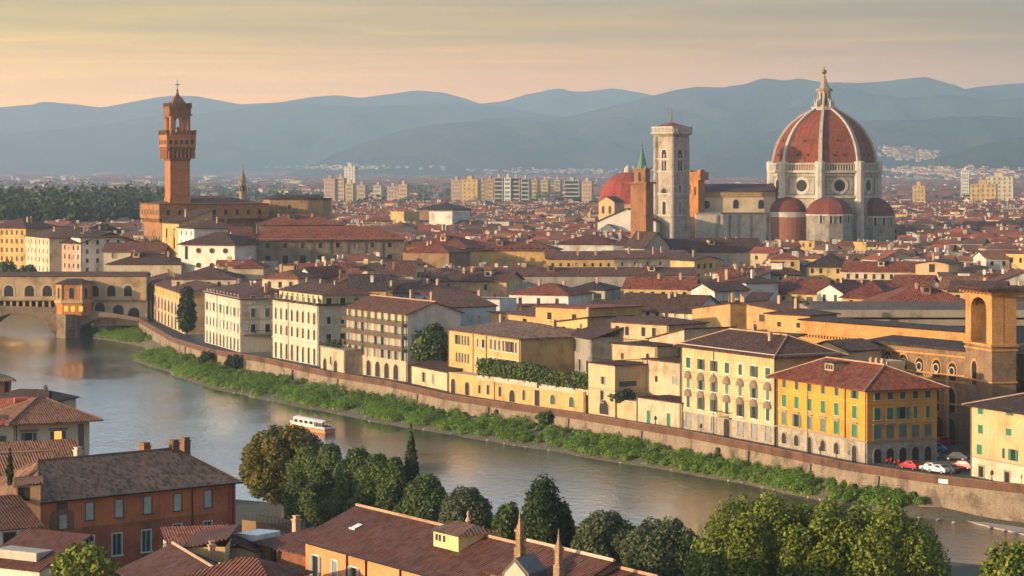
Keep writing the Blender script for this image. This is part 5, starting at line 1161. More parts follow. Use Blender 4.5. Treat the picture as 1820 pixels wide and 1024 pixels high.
b = MB(); b.prism(oct_(6.6), dz(194.5), dz(190.5)); b.prism(oct_(7.0), dz(190.5), dz(188.5)); b.build('lantern_platform', MARBW, cat)
ln = MB(); ln.prism(oct_(3.4), dz(189), dz(160)); lo = ln.build('lantern', plaster((.42, .34, .24), .5), cat)
for i in range(8):
    a = ang0 + i*math.pi/4; b = MB(); b.box(3.0, 5.4, -.3, .3, dz(189), dz(181)); b.box(3.0, 4.2, -.3, .3, dz(181), dz(174)); b.lathe([(.4, dz(181)), (.35, dz(178)), (.05, dz(175))], 6, (5.0, 0)); b.build('lantern_buttress', MARBW, lo, (0, 0, 0), a)
    a2 = a + math.pi/8; r = 3.4*math.cos(math.pi/8); wo_ = link('lantern_window', win_mesh('archframe', 1.1, 6.6, .25, mid(MARBW)), lo, (math.cos(a2)*r, math.sin(a2)*r, dz(185)), a2+math.pi/2); link('pane', win_mesh('archpane', 1.1, 6.6, mid(DARK)), wo_)
b = MB(); b.prism(oct_(4.6), dz(160), dz(157.5)); b.prism(oct_(4.0), dz(157.5), dz(155)); b.lathe([(2.7, dz(155)), (1.9, dz(148)), (1.25, dz(140)), (.7, dz(134.5)), (.9, dz(134)), (.4, dz(131))], 8, (0, 0), ang0); b.build('lantern_cone', plaster((.30, .235, .17), .6), cat)
b = MB(); zc_ = dz(125); b.lathe([(.15, dz(131)), (.25, zc_-1.3)] + [(1.35*math.sin(math.pi*i/8), zc_-1.35*math.cos(math.pi*i/8)) for i in range(1, 8)] + [(.12, zc_+1.4), (.1, zc_+3.4)], 12); b.box(-.7, .7, -.07, .07, zc_+2.2, zc_+2.45); b.build('ball_and_cross', plain('gilt copper', (.30, .20, .09), .35, .9), cat)
# apses: three half domes round the drum
for (ax, yt, ye, yb, rpx, mat, depth, lab) in ((1403, 349, 377, 425, 34, BRICKO, -16, 'left'), (1474, 350, 381, 425, 41, MARBG, -30, 'mid'), (1552, 351, 384, 428, 38, MARBG, -8, 'right')):
    X = (ax-CX)/F*(Yd+depth) - cx_.x; r = rpx*pxm; zz = lambda y: zat(y, Yd+depth-r*.6)
    b = MB()
    if lab == 'left': b.lathe([(r, 10), (r, zz(ye))], 28, (X, depth)); bo = b.build('tribune', plaster((.24, .10, .06), .5), cat)
    else: b.lathe([(r, 10), (r, zz(ye))], 10, (X, depth), rad(9)); bo = b.build('tribune', MARBG, cat)
    b = MB(); nn = 28 if lab == 'left' else 10; b.lathe([(r+.5, zz(ye)-.8), (r+.5, zz(ye))], nn, (X, depth), rad(9)); b.build('cornice', MARBW, bo)
    if lab == 'left': b = MB(); b.lathe([(r+.15, zz(ye+9)), (r+.15, zz(ye+1))], 28, (X, depth)); b.build('white_band', MARBW, bo)
    hgt = zz(yt) - zz(ye); b = MB(); b.lathe([(r*1.02*math.cos(t_), zz(ye) + hgt*math.sin(t_)) for t_ in [math.pi/2*i/7 for i in range(7)]] + [(.3, zz(yt))], nn, (X, depth), rad(9)); b.build('half_dome', APSET, bo, smooth=(lab == 'left'))
    if lab != 'left':
        for k in (-1.62, -1.2, -.75, -2.05):
            px_, py_ = X + r*.99*math.cos(k), depth + r*.99*math.sin(k); wo_ = link('window', win_mesh('archframe', 1.5, 4.2, .4, mid(MARBW)), bo, (px_, py_, zz(ye+16)), k+math.pi/2); link('pane', win_mesh('archpane', 1.5, 4.2, mid(DARK)), wo_)
b = MB(); b.box(-14, 20, -20, 10, 10, dz(352)); b.build('crossing', MARBG, cat)
# nave
nx0, nx1 = (1226-CX)/F*Yd - cx_.x, (1376-CX)/F*Yd - cx_.x; nz = lambda y: zat(y, Yd-8)
b = MB(); b.box(nx0, nx1, -8, 14, 20, nz(347)); nv = b.build('nave', plaster((0.56, 0.46, 0.31), .4), cat)
b = MB(); b.box(nx0, nx1, -8.6, 14.6, nz(350), nz(341)); b.build('nave_cornice', plaster((0.45, 0.30, 0.14), .7, 1, .5), cat)
b = MB(); m_ = 3; z0, z1 = nz(341)+.05, nz(327)
b.face((nx0, -9.4, z0), (nx1, -9.4, z0), (nx1, m_, z1), (nx0, m_, z1)); b.face((nx1, 15.4, z0), (nx0, 15.4, z0), (nx0, m_, z1), (nx1, m_, z1)); b.face((nx0, 15.4, z0), (nx0, -9.4, z0), (nx0, m_, z1)); b.build('nave_roof', T_DARK, cat)
for x, rd in ((1255, 1), (1308, 0), (1353, 0)):
    X = (x-CX)/F*(Yd-8) - cx_.x
    if rd: wo_ = link('window', win_mesh('round', 2.1, .8, mid(MARBW)), nv, (X, -8, nz(364))); link('pane', win_mesh('roundpane', 2.1, mid(DARK)), wo_)
    else: wo_ = link('window', win_mesh('archframe', 3.0, 4.8, .8, mid(MARBW)), nv, (X, -8, nz(371))); link('pane', win_mesh('archpane', 3.0, 4.8, mid(DARK)), wo_)
b = MB(); b.box(nx0+2, nx1, -18, -8, 8, nz(380)); ai = b.build('aisle', plaster((0.60, 0.54, 0.46), .45, 1, .8), cat)
b = MB(); b.box(nx0+2, nx1, -18.5, -7.9, nz(380), nz(377.5)); b.build('aisle_cornice', MARBG, cat)
for x in (1274, 1297, 1313, 1335, 1364):
    X = (x-CX)/F*(Yd-18) - cx_.x; b = MB(); b.box(X-.6, X+.6, -18.6, -18, 8, nz(382)); b.build('aisle_pilaster', MARBG, ai)
# brick front tower at the end of the nave
A, B = XY(1241, 1316), XY(1250, 1336); q = Bld('buttress_tower', 'bright orange brick buttress tower with ragged top between bell tower and nave', 'tower', XY(1219, 1335), XY(1241, 1326), 4.2, 5)
H = q.zpx(320, .5); q.wall(0, H, plaster((0.46, 0.20, 0.055), .6, 1, .5)); b = MB(); b.box(-.6, q.L+2.6, -.6, q.D+.6, H, H+4.2); b.box(-.3, 1.6, -.3, 2, H+4.2, H+5.2); b.box(2.8, 4.2, -.3, 2, H+4.2, H+5.0); b.box(q.L-.2, q.L+2.4, -.3, 2.4, H+4.2, H+5.4); b.build('ragged_top', plaster((0.42, 0.18, 0.05), .7, 1, .5), q.root)
for a, z, w_, h_ in ((q.L*.3, H-7.5, 1.3, 5.0), (q.L*.75, H-8, 1.3, 4.4), (q.L*.25, H-19, 1.6, 7)): q.win('F', a, z, w_, h_, arch=True, pane=DARK, fr=BRICKO, fw=.3)
for k in range(10): b = MB(); b.box(-.12, q.L+.12, -.12, q.D+.12, 2+k*2.4, 2.3+k*2.4); b.build('string_course', BRICKO, q.root)
# ------------------------------------------------------------------ marble bell tower
hwid = 28.5*1300/F*math.sqrt(2)*.98; c = XY(1193.5, 1300); rz = rad(-45)-math.atan2(c.x, c.y)
A = c + Vector((-hwid/math.sqrt(2)*1.0, 0)); B = c + Vector((0, -hwid/math.sqrt(2)))
q = Bld('marble_bell_tower', 'square pale marble bell tower with pointed windows and a low red cap', 'tower', A, B, (B-A).length)
zz = lambda y: zat(y, 1296)-5; Ls = q.L
CMP = plaster((0.42, 0.37, 0.33), .6, 1, .7); q.wall(0, zz(241), CMP, 'shaft')
PINK = plain('pink marble', (.36, .25, .21), .6)
for y in (306, 346, 262+22, 384): q.band(zz(y), .7, .4, MARBW); q.band(zz(y)-.7, .35, .2, PINK)
for f in 'FRLB':
    for x in (0.0, Ls):
        pass
    wo_ = q.win(f, Ls/2, zz(304), 3.3, 11.0, arch=True, pane=DARK, fr=MARBW, fw=.8); b = MB(); b.box(-.2, .2, -.14, -.02, 0, 8.6); b.build('mullion', MARBW, wo_)
    b = MB(); b.extr_y([(-3.4, 11.2), (0, 14.6), (3.4, 11.2), (2.9, 11.0), (0, 13.8), (-2.9, 11.0)][::-1], -.22, 0); b.build('gable', MARBW, wo_)
    wo_ = link('window', win_mesh('round', 1.7, .8, mid(MARBG)), q.root, q.P(f, Ls/2, zz(341)), q.RZ[f]) if f in 'F' else q.win(f, Ls/2, zz(343), 1.2, 4.2, arch=True, pane=DARK, fr=MARBW, fw=.5)
    if f == 'F': link('pane', win_mesh('roundpane', 1.7, mid(DARK)), wo_)
    q.win(f, Ls/2, zz(383), 2.4, 7.2, arch=True, pane=DARK if f == 'F' else MARBG, fr=MARBW, fw=.7)
    b = MB()
    for (x0, x1, z0, z1) in ((1.6, 1.8, zz(302), zz(264)), (Ls-1.8, Ls-1.6, zz(302), zz(264)), (1.6, 1.8, zz(343), zz(311)), (Ls-1.8, Ls-1.6, zz(343), zz(311)), (1.6, 1.8, zz(380), zz(350)), (Ls-1.8, Ls-1.6, zz(380), zz(350)), (1.8, Ls-1.8, zz(312), zz(311)), (1.8, Ls-1.8, zz(350.6), zz(349.8)), (1.8, Ls-1.8, zz(256.5), zz(255.5)), (1.8, Ls-1.8, zz(250), zz(249))): b.box(x0, x1, -.1, .02, z0, z1)
    p = q.P(f, 0, 0); b.build('inlay', PINK, q.root, p, q.RZ[f])
for (x, y) in ((0, 0), (Ls, 0), (Ls, Ls), (0, Ls)): b = MB(); b.lathe([(1.25, 0), (1.25, zz(243))], 8, (x, y), math.pi/8); b.build('corner_buttress', CMP, q.root)
b = MB(); o = 1.9; z0, z1 = zz(243), zz(237); 
for i in range(4):
    f0, f1 = i/4, (i+1)/4; b.box(-o*f1, Ls+o*f1, -o*f1, Ls+o*f1, z0+(z1-z0)*f0, z0+(z1-z0)*f1)
b.build('corbel_table', MARBG, q.root)
b = MB(); b.box(-o, Ls+o, -o, Ls+o, z1, z1+.4); n = 16
for k in range(n+1):
    a = -o + .2 + (Ls+2*o-.4)*k/n
    for (x, y) in ((a, -o+.2), (a, Ls+o-.2), (-o+.2, a), (Ls+o-.2, a)): b.box(x-.22, x+.22, y-.15, y+.15, z1+.4, zz(227))
for (x0, x1, y0, y1) in ((-o, Ls+o, -o, -o+.4), (-o, Ls+o, Ls+o-.4, Ls+o), (-o, -o+.4, -o, Ls+o), (Ls+o-.4, Ls+o, -o, Ls+o)): b.box(x0, x1, y0, y1, zz(227), zz(225))
b.build('parapet', MARBW, q.root)
b = MB(); b.box(-.3, Ls+.3, -.3, Ls+.3, z1+.4, zz(225.6)); b.build('attic', MARBG, q.root)
b = MB(); m_ = Ls/2; r = Ls/2+.9; zr = zz(225.4)
for i in range(4):
    a0, a1 = math.pi/4+i*math.pi/2, math.pi/4+(i+1)*math.pi/2; k = r*math.sqrt(2); b.face((m_+k*math.cos(a0), m_+k*math.sin(a0), zr), (m_+k*math.cos(a1), m_+k*math.sin(a1), zr), (m_, m_, zz(217)))
b.build('cap_roof', APSET, q.root)
b = MB(); b.lathe([(.5, zz(219)), (.35, zz(208)), (.12, zz(192))], 8, (m_, m_)); b.build('mast', plain('rusty iron', (.22, .09, .06), .7), q.root)
# ------------------------------------------------------------------ slim brick bell tower, red dome, white gabled church, little spire
q = Bld('slim_brick_tower', 'slim brown brick bell tower with green pointed spire', 'tower', XY(1121, 1165), XY(1148, 1160), 6.2)
zz = lambda y: zat(y, 1163)-5; SB = plaster((0.31, 0.155, 0.075), .6, 1, .4)
q.wall(0, zz(325), SB, 'shaft'); q.band(zz(327), .9, .9, SB); b = MB(); b.box(1.1, q.L-1.1, 1.1, q.D-1.1, zz(325), zz(300)); bf = b.build('belfry', SB, q.root); q.band(zz(301), .4, -.3, SB)
for f in 'FL': wo_ = link('window', win_mesh('archframe', 1.5, 4.2, .2, mid(BRICKO)), bf, q.P(f, (q.L if f == 'F' else q.D)/2, zz(322), -1.1), q.RZ[f]); link('pane', win_mesh('archpane', 1.5, 4.2, mid(DARK)), wo_)
for a, y in ((.6, 343), (.85, 343), (.85, 372), (.15, 344)): q.win('F', q.L*a, zz(y), .8, 1.4, cheap=True, pane=DARK)
b = MB(); m_ = (q.L/2, q.D/2); b.lathe([(2.5, zz(299.5)), (1.5, zz(284)), (.15, zz(261))], 8, m_, .4); b.build('spire', plain('green copper', (.05, .16, .10), .6), q.root)
b = MB(); b.lathe([(.12, zz(262)), (.35, zz(259)), (.08, zz(256)), (.05, zz(249))], 6, m_); b.build('finial', IRON, q.root)
for (x, y) in ((.9, .9), (q.L-.9, .9), (.9, q.D-.9), (q.L-.9, q.D-.9)): b = MB(); b.lathe([(.35, zz(300)), (.3, zz(297)), (.02, zz(293))], 6, (x, y)); b.build('pinnacle', plain('pale stone', (.45, .4, .33), .8), q.root)
Yd2 = 1560; c = XY(1116, Yd2); zz = lambda y: zat(y, Yd2-8); t = thing('red_dome_church', 'church with plain rounded red tiled dome left of the marble bell tower', 'church', (c.x, Yd2, 0))
R_ = 51*Yd2/F; b = MB(); b.lathe([(R_, 6), (R_, zz(362))], 8, (0, 0), ang0+.3); b.build('drum', plaster((.42, .27, .15), .6), t)
b = MB(); hgt = zz(306)-zz(362); b.lathe([(R_*1.02*math.cos(t_)**.9, zz(362) + hgt*math.sin(t_)) for t_ in [math.pi/2*i/10 for i in range(10)]] + [(.4, zz(306))], 16, (0, 0), ang0+.3); b.build('dome', tile((0.20, 0.04, 0.03), .7, .25, .05), t)
b = MB(); b.lathe([(2.4, zz(307)), (2.2, zz(299)), (.2, zz(293))], 8); b.build('lantern', MARBW, t)
q = Bld('pillared_turret', 'small sunlit turret with round openings at foot of the red dome', 'turret', XY(1064, 1480), XY(1092, 1472), 9)
H = q.zpx(358); q.row('F', even(1, q.L-1, 2), H-7, 1.8, 4.5, arch=True, pane=DARK); q.wall(0, H, plaster((.50, .33, .17), .5)); ro, g, zr = q.roof(H, 'gy', T_RED, slope=.5, over=.5); mb = MB(); [mb.face(*f) for f in g]; mb.build('gable', GOLD, q.root)
q = Bld('white_gabled_church', 'big white blank gable church with dark roof edges below the red dome', 'church', XY(1062, 1300), XY(1166, 1290), 30)
H = q.zpx(393, .5); q.wall(0, H, plaster((.54, .51, .47), .4)); ro, g, zr = q.roof(H, 'gy', T_DARK, h=q.zpx(370, .5)-H, over=1.0); mb = MB(); [mb.face(*f) for f in g]; mb.build('gable', plaster((.54, .51, .47), .4), q.root)
b = MB(); b.extr_y([(2, 0), (q.L*.64, 0), (q.L*.64, H-9), (q.L*.22, H-1.5), (2, H-4.6)], -6, -.3); b.build('porch', plaster((.20, .19, .19), .5), q.root)
c = XY(431.5, 1180); zz = lambda y: zat(y, 1180); t = thing('small_stone_spire', 'small dark stone church spire behind the town hall', 'spire', (c.x, 1180, 0))
b = MB(); b.lathe([(1.9, 10), (1.8, zz(332)), (2.1, zz(331)), (1.6, zz(329)), (1.4, zz(322)), (1.7, zz(321.5)), (1.0, zz(313)), (.5, zz(305)), (.12, zz(297))], 6, (0, 0), .3); b.build('spire', plaster((.26, .19, .12), .8), t); b = MB(); b.lathe([(.12, zz(298)), (.25, zz(296.5)), (.05, zz(291))], 5); b.build('finial', IRON, t)
for a in (-1.2, -2.1): wo_ = link('window', win_mesh('archpane', .9, 2.6, mid(DARK)), t, (1.65*math.cos(a), 1.65*math.sin(a), zz(340)), a+math.pi/2)
# ------------------------------------------------------------------ houses of the old town placed one by one
PAL = {'white': (.60, .58, .55), 'cream': (.54, .46, .34), 'yellow': (.58, .43, .21), 'ochre': (.55, .34, .15), 'peach': (.62, .42, .25), 'grey': (.38, .35, .31), 'pink': (.52, .36, .28), 'gold': (.60, .41, .17), 'brown': (.30, .19, .12)}
PW = {k: plaster(tuple(c*(.95 if k in ('white', 'cream', 'grey') else .82) for c in v), .65) for k, v in PAL.items()}
RT = {'brown': T_BROWN, 'red': T_RED, 'dark': T_DARK, 'rust': T_RUST, 'greyish': T_GREY}
def house(label, col, roofc, xl, Yl, xr, Yr, D, eave, kind='hip', slope=.32, rows=0, cols=0, name='house', cat='house', over=.7, h=None, chim=1, shut=None, gcol=None, rcols=0, arch=False, win=(1.1, 1.7)):
    q = Bld(name, label, cat, XY(xl, Yl), XY(xr, Yr), D); H = q.zpx(eave, .5)
    for r in range(rows):
        for c in even(.6, q.L-.6, cols): q.win('F', c, H-2.9-r*3.4, win[0], win[1], cheap=not shut, sh=shut, mode='closed', arch=arch, pane=DARK if arch else None)
        for c in even(.6, q.D-.6, rcols): q.win('R', c, H-2.9-r*3.4, win[0], win[1], cheap=True)
    q.wall(0, H, PW[col]); ro, g, zr = q.roof(H, kind, RT[roofc], slope=slope, over=over, h=h)
    if g: mb = MB(); [mb.face(*f) for f in g]; mb.build('gable', PW[gcol or col], q.root)
    for i in range(max(chim, int(q.L/8)) if chim else 0): q.chimney(q.L*rnd.uniform(.2, .8), q.D*rnd.uniform(.35, .65), max(H+.5, (H+zr)/2), rnd.uniform(1.2, 2.2))
    if q.L > 17 and kind in ('hip', 'gx') and chim:
        for i in range(int(q.L/24)):
            x0 = q.L*(i+.5)/int(q.L/24) + rnd.uniform(-6, 6); b = MB(); b.box(x0, x0+2.2, q.D*.22, q.D*.5, H, H+.55*(zr-H)+1.3); d_ = b.build('dormer', PW[rnd.choice(['grey', 'cream', 'brown', 'peach'])], q.root); b = MB(); b.box(x0-.25, x0+2.45, q.D*.22-.3, q.D*.5, H+.55*(zr-H)+1.3, H+.55*(zr-H)+1.5); b.build('dormer_roof', RT[roofc], d_); link('window', win_mesh('pane', 1.2, 1.0, -.03, mid(GLASS)), d_, (x0+1.1, q.D*.22, H+.55*(zr-H)+.1))
    return q
# left bank beyond the bridge and below the town hall
house('golden block at the far left edge of the town', 'gold', 'brown', -30, 1000, 46, 990, 22, 404, rows=5, cols=8)
house('tall cream terrace with five rows of windows, second block from the left edge', 'cream', 'brown', 46, 985, 88, 955, 26, 420, rows=5, cols=6, rcols=2)
house('pinkish terrace with a long dark brown roof left of the pale blue-white house', 'pink', 'dark', 87, 965, 144, 945, 24, 430, rows=5, cols=7, kind='gx', over=1)
house('pale grey-white house with few small windows below the stone pine', 'white', 'dark', 143, 945, 222, 952, 20, 421, rows=4, cols=4)
house('cream house with three wide windows below the town hall corner', 'cream', 'brown', 184, 925, 292, 925, 18, 446, rows=1, cols=3, kind='gx', win=(2.2, 2.2))
house('broad low house with a wide brown roof just above the bridge end', 'cream', 'brown', 190, 862, 322, 862, 24, 468, rows=0)
house('low brown roofed house above the golden palace row', 'cream', 'brown', 305, 800, 420, 800, 22, 494, rows=1, cols=6)
house('sunlit tall white house beside the golden corner of the town hall', 'white', 'brown', 317, 905, 345, 890, 16, 404, rows=4, cols=3, kind='hip')
house('golden house wedged between town hall and white houses', 'gold', 'dark', 288, 935, 318, 925, 14, 395, rows=3, cols=2, kind='shed', win=(1.2, 4))
house('lit cream house with a rust roof just left of the long gallery roof', 'cream', 'rust', 372, 930, 412, 930, 14, 405, rows=1, cols=2, kind='shedr')
house('low brown roof block directly behind the long gallery roof', 'brown', 'red', 462, 935, 610, 940, 22, 398, rows=0, kind='hip', slope=.3)
house('small dark red pyramid roof house against the white gallery end', 'cream', 'red', 416, 820, 468, 820, 16, 474, kind='hip', slope=.5)
house('cream tower house with rust roof in front of the long gallery', 'cream', 'rust', 466, 700, 530, 696, 14, 493, rows=2, cols=3, kind='hip')
house('pale blue gabled house below the long gallery wall', 'white', 'red', 524, 722, 560, 715, 12, 492, kind='gy', slope=.6)
# middle: long roofs and lit loggias
house('long lit loggia building with a brown-red roof, centre of the town', 'gold', 'red', 822, 905, 986, 900, 16, 443, rows=1, cols=14, name='loggia_house', cat='loggia', win=(.9, 3.4), kind='hip', over=1)
house('long red roof with dark glazed front left of the lit loggia building', 'brown', 'red', 722, 925, 830, 915, 22, 437, rows=1, cols=6, win=(2.4, 3), kind='hip')
house('low red roofed dark house at the right end of the long gallery', 'brown', 'red', 716, 880, 798, 872, 16, 447, rows=1, cols=4, win=(2, 3), kind='hip')
house('white open loggia with a red roof carrying small skylights', 'white', 'red', 992, 955, 1092, 950, 18, 432, rows=1, cols=8, win=(2.4, 3), name='loggia_house', cat='loggia', kind='hip', over=1.1)
house('stone grey house with two windows beside the white open loggia', 'grey', 'brown', 1090, 950, 1122, 950, 16, 433, rows=1, cols=3, win=(1, 3))
house('long low gold lit wall under a thin brown roof below the white loggia', 'gold', 'brown', 972, 880, 1092, 880, 10, 459, rows=1, cols=8, kind='shed', slope=.2, name='long_house', win=(.9, 1.2))  # yellow light on this left part of the wall put into its gold
house('long low grey cream wall continuing right of the gold lit wall', 'cream', 'brown', 1092, 880, 1232, 890, 10, 457, rows=1, cols=6, kind='shed', slope=.2, name='long_house', win=(.8, 1.2))
house('very long brown roof crossing the middle of the town', 'grey', 'brown', 880, 820, 1235, 822, 14, 488, kind='gx', slope=.3, name='long_house')
house('grey stone church gable with long brown roof right of the slim tower', 'grey', 'brown', 1190, 935, 1360, 945, 18, 446, kind='gx', slope=.5, name='long_church', cat='church')
house('pointed grey stone gable front at the left end of the long brown church', 'grey', 'dark', 1146, 925, 1190, 930, 14, 438, kind='gy', slope=1.0, name='church_front', cat='church front', rows=1, cols=2, arch=True)
house('sunny yellow house at the right end of the long grey cream wall', 'yellow', 'brown', 1234, 860, 1282, 866, 14, 462, rows=3, cols=4, kind='gy', slope=.25)
house('cream long house with dark brown roof and eight windows behind the terraces', 'cream', 'dark', 1088, 640, 1232, 626, 15, 551, rows=1, cols=8, kind='gx', slope=.5, win=(1.1, 2.6), gcol='white')
house('plain deep ochre gable block left of the brick box house', 'ochre', 'brown', 1230, 608, 1298, 584, 18, 552, kind='shedl', slope=.1)
house('ochre house with dark half round window between the ochre blocks', 'gold', 'dark', 1298, 590, 1328, 588, 14, 560, rows=1, cols=1, win=(3, 1.8), kind='shed')
house('ochre block with blue square panel right of the half round window house', 'ochre', 'brown', 1327, 578, 1382, 572, 15, 549, rows=1, cols=1, win=(1.6, 1.6), kind='shedr', slope=.12)
house('yellow house with long brown roof and evenly spaced windows in mid town', 'yellow', 'red', 1109, 705, 1230, 700, 12, 511, rows=1, cols=6, kind='gx', slope=.45, over=.6)
house('white gable house next to the mid town yellow house', 'white', 'brown', 1228, 690, 1270, 684, 14, 515, kind='gy', slope=.45)
house('brick box house with brown roof at the left end of the sunlit nave wall', 'ochre', 'brown', 1364, 535, 1440, 527, 9, 557, kind='hip', slope=.2, rows=1, cols=2, win=(1.0, 1.0))
house('dark brown hip roofed house with ochre wall in front of the cathedral apse', 'yellow', 'dark', 1433, 870, 1500, 866, 18, 471, rows=2, cols=4, kind='hip', slope=.55, over=1)
house('long cream house with brown roof right of the dark hip roofed house', 'cream', 'red', 1497, 855, 1626, 848, 14, 481, rows=1, cols=8, kind='gx', slope=.42)
house('big plain peach gable block right of the long cream house', 'peach', 'brown', 1627, 835, 1686, 830, 15, 468, kind='gy', slope=.16, rows=1, cols=1, win=(2, 2.6))
house('yellow fronted house with red brown roof and a white gable at its right', 'yellow', 'red', 1374, 720, 1455, 712, 14, 519, kind='gx', slope=.5, rows=1, cols=3, win=(2, 1.6))
house('white gable house between two red roofs behind the long hall', 'white', 'red', 1452, 708, 1498, 702, 13, 518, kind='gy', slope=.5, rows=1, cols=2, win=(1, 2))
house('ochre house with steep dark red hip roof behind the long hall', 'ochre', 'red', 1497, 690, 1578, 684, 15, 526, kind='hip', slope=.62, rows=1, cols=3, over=.8)
house('wide dark red roof directly behind the long hall', 'peach', 'red', 1560, 640, 1735, 640, 24, 540, kind='hip', slope=.4)
house('white gable house with pale blue side near the bell arch tower', 'white', 'red', 1584, 720, 1650, 716, 14, 512, kind='gx', slope=.5, gcol='white')
house('bright yellow cube house just below the left apse', 'gold', 'brown', 1420, 1190, 1448, 1186, 8, 428, kind='flat', rows=1, cols=2, chim=0)
house('bright yellow cube house below the right apse', 'gold', 'brown', 1515, 1180, 1540, 1176, 8, 430, kind='flat', chim=0)
house('big pale stone palace far right with sunny flat front', 'gold', 'rust', 1788, 860, 1840, 850, 16, 452, kind='flat', rows=3, cols=3, chim=0)
# behind the front row
house('white flat roofed house with dark windows behind the garden trees', 'white', 'greyish', 802, 660, 888, 655, 12, 532, kind='flat', rows=1, cols=4, win=(1.6, 1.6))
house('large ochre house with rising gable behind the yellow palace', 'ochre', 'red', 952, 590, 1046, 575, 16, 547, kind='shedl', slope=.02, rows=1, cols=2, win=(1.6, 1.6), chim=0)
house('ochre wing with steep brown roof falling left behind the yellow palace', 'ochre', 'brown', 872, 610, 955, 592, 15, 558, kind='shedr', slope=.0, h=.1, rows=1, cols=2, win=(1.8, 2), chim=0)
house('pale yellow small house with blue window beside the glazed house', 'yellow', 'brown', 986, 566, 1044, 556, 12, 573, kind='shedl', slope=.12, rows=1, cols=2, win=(1.4, 1.8))
house('brown roofed white house right behind the white block', 'white', 'brown', 700, 700, 790, 690, 14, 520, kind='hip', rows=1, cols=4)
house('white walled house with wide brown roof above the ochre house', 'white', 'red', 905, 700, 1010, 692, 16, 522, kind='hip', rows=1, cols=3)
house('dark roofed house with blue glazed top floor in mid town', 'grey', 'dark', 1010, 730, 1075, 726, 14, 513, kind='hip', rows=1, cols=3, win=(2.4, 1.6))
house('beige sunlit church-like house with brown roof at mid left', 'peach', 'brown', 760, 760, 900, 752, 15, 498, kind='gx', rows=1, cols=2)
HAND = [[Vector(p) for p in f] for f in FOOT]
HB = [(sum(p.x for p in f)/4, sum(p.y for p in f)/4, max((f[0]-f[2]).length, (f[1]-f[3]).length)/2, f) for f in HAND]
HB += [(cx_.x+dx, Yd+dy, r, None) for dx, dy, r in ((0, -2, 44), (-45, 0, 22), (-65, 0, 18))]
def inside(p, f, m):
    for i in range(4):
        a, c = f[i], f[(i+1) % 4]; d = (c-a).normalized()
        if d.x*(p.y-a.y) - d.y*(p.x-a.x) < -m: return False
    return True
# ------------------------------------------------------------------ the packed roofs between them
LM = [('big ribbed dome', 1465, 240), ('marble bell tower', 1194, 320), ('slim brick bell tower', 1135, 370), ('red dome', 1115, 340), ('tall clock tower', 316, 270), ('round stone hall', 527, 370), ('long dark gallery', 570, 440), ('lit loggia building', 900, 455), ('white open loggia', 1040, 440),
      ('balcony hotel', 670, 610), ('yellow palace', 860, 640), ('awning palace', 1290, 690), ('bell arch tower', 1760, 560), ('white palace', 400, 565), ('cream palace', 525, 590), ('cathedral nave', 1300, 370), ('peach gable block', 1655, 485), ('grey concrete hall', 1620, 550), ('ochre gable block', 1265, 560), ('small stone spire', 431, 330)]
def topix(x, y, z): return (CX + x/y*F, HY + (HC-z)/y*F)
SIGHT = []                       # rows of the photograph that must stay visible: (x range, lowest row allowed above, distance)
cand = []
gy = 470.0
occ = {}
def free(px_, py_, r):
    kx, ky = int(px_//25), int(py_//25)
    for i in range(kx-1, kx+2):
        for j in range(ky-1, ky+2):
            for (a, c, rr) in occ.get((i, j), ()):
                if (a-px_)**2 + (c-py_)**2 < (rr+r)**2: return False
    occ.setdefault((kx, ky), []).append((px_, py_, r)); return True
# what each hand-made front needs to keep in view: no filler may rise across it
KEEP = []
for f, bq in zip(HAND, BLDS):
    a, c = f[0], f[1]; xa, xc = CX + a.x/a.y*F, CX + c.x/c.y*F; KEEP.append((min(xa, xc), max(xa, xc), min(a.y, c.y), max(9.5, bq.z0 + bq.zmax - 5.0) if bq.z0 + bq.zmax < 42 else 17))
KEEP.append((1215, 1600, 1310, 17.5)); HAND.append(None)
KTOP = {}
fill = []
rf = random.Random(3)
for it in range(170000):
    u_ = rf.random(); Y = 480*(2300/480)**(u_**.80); X = rf.uniform(-.25, .32)*Y; p = Vector((X, Y))
    if Y < 1000 and pdist(p, PAR) < 30: continue
    if Y > 985 and X < -.2*Y-40: continue
    wd, dp = rf.uniform(8, 17), rf.uniform(8, 12)
    if Y > 1100: wd *= 1.15; dp *= 1.1
    r = math.hypot(wd, dp)/2
    if any((hx-X)**2+(hy-Y)**2 < (hr+r)**2 and (f is None or any(inside(p + Vector((dx, dy)), f, 1.5) for dx in (-wd/2, 0, wd/2) for dy in (-dp/2, 0, dp/2))) for hx, hy, hr, f in HB): continue
    if not free(X, Y, r*.62): continue
    z0 = 5; hh = rf.uniform(9.0, 13.5) + (1.5 if rf.random() < .12 else 0) + max(0, min(6.0, (Y-560)/30))
    if Y < 600: hh = min(hh, 12)
    px_, py_ = topix(X, Y, z0+hh+2.2); ok = True; half = r/Y*F*.8
    # the top of the filler must stay under the middle of the fronts behind it
    for (xa, xc, yy, zk), f in zip(KEEP, HAND):
        if yy > Y and xa-half < px_ < xc+half and yy-Y < 460:
            lim = HY + (HC-zk)/yy*F       # row of the lowest point of that front to keep in view
            if py_ < lim and yy-Y < 450: hh = min(hh, (HC-(lim-HY)*Y/F) - z0 - 2.2)
    if hh < 4.0: continue
    fill.append((Y, X, wd, dp, hh, px_, topix(X, Y, z0+hh)[1]))
vis = [f for f in fill if -25 < f[5] < 1845]; off = [f for f in fill if not -25 < f[5] < 1845]
vis.sort(); 
NIND = 236
ind, rest = vis[:NIND], vis[NIND:] + off
WCOL = ['white', 'cream', 'yellow', 'ochre', 'peach', 'grey', 'pink', 'gold', 'brown']; RCOL = ['brown', 'red', 'dark', 'rust', 'greyish']
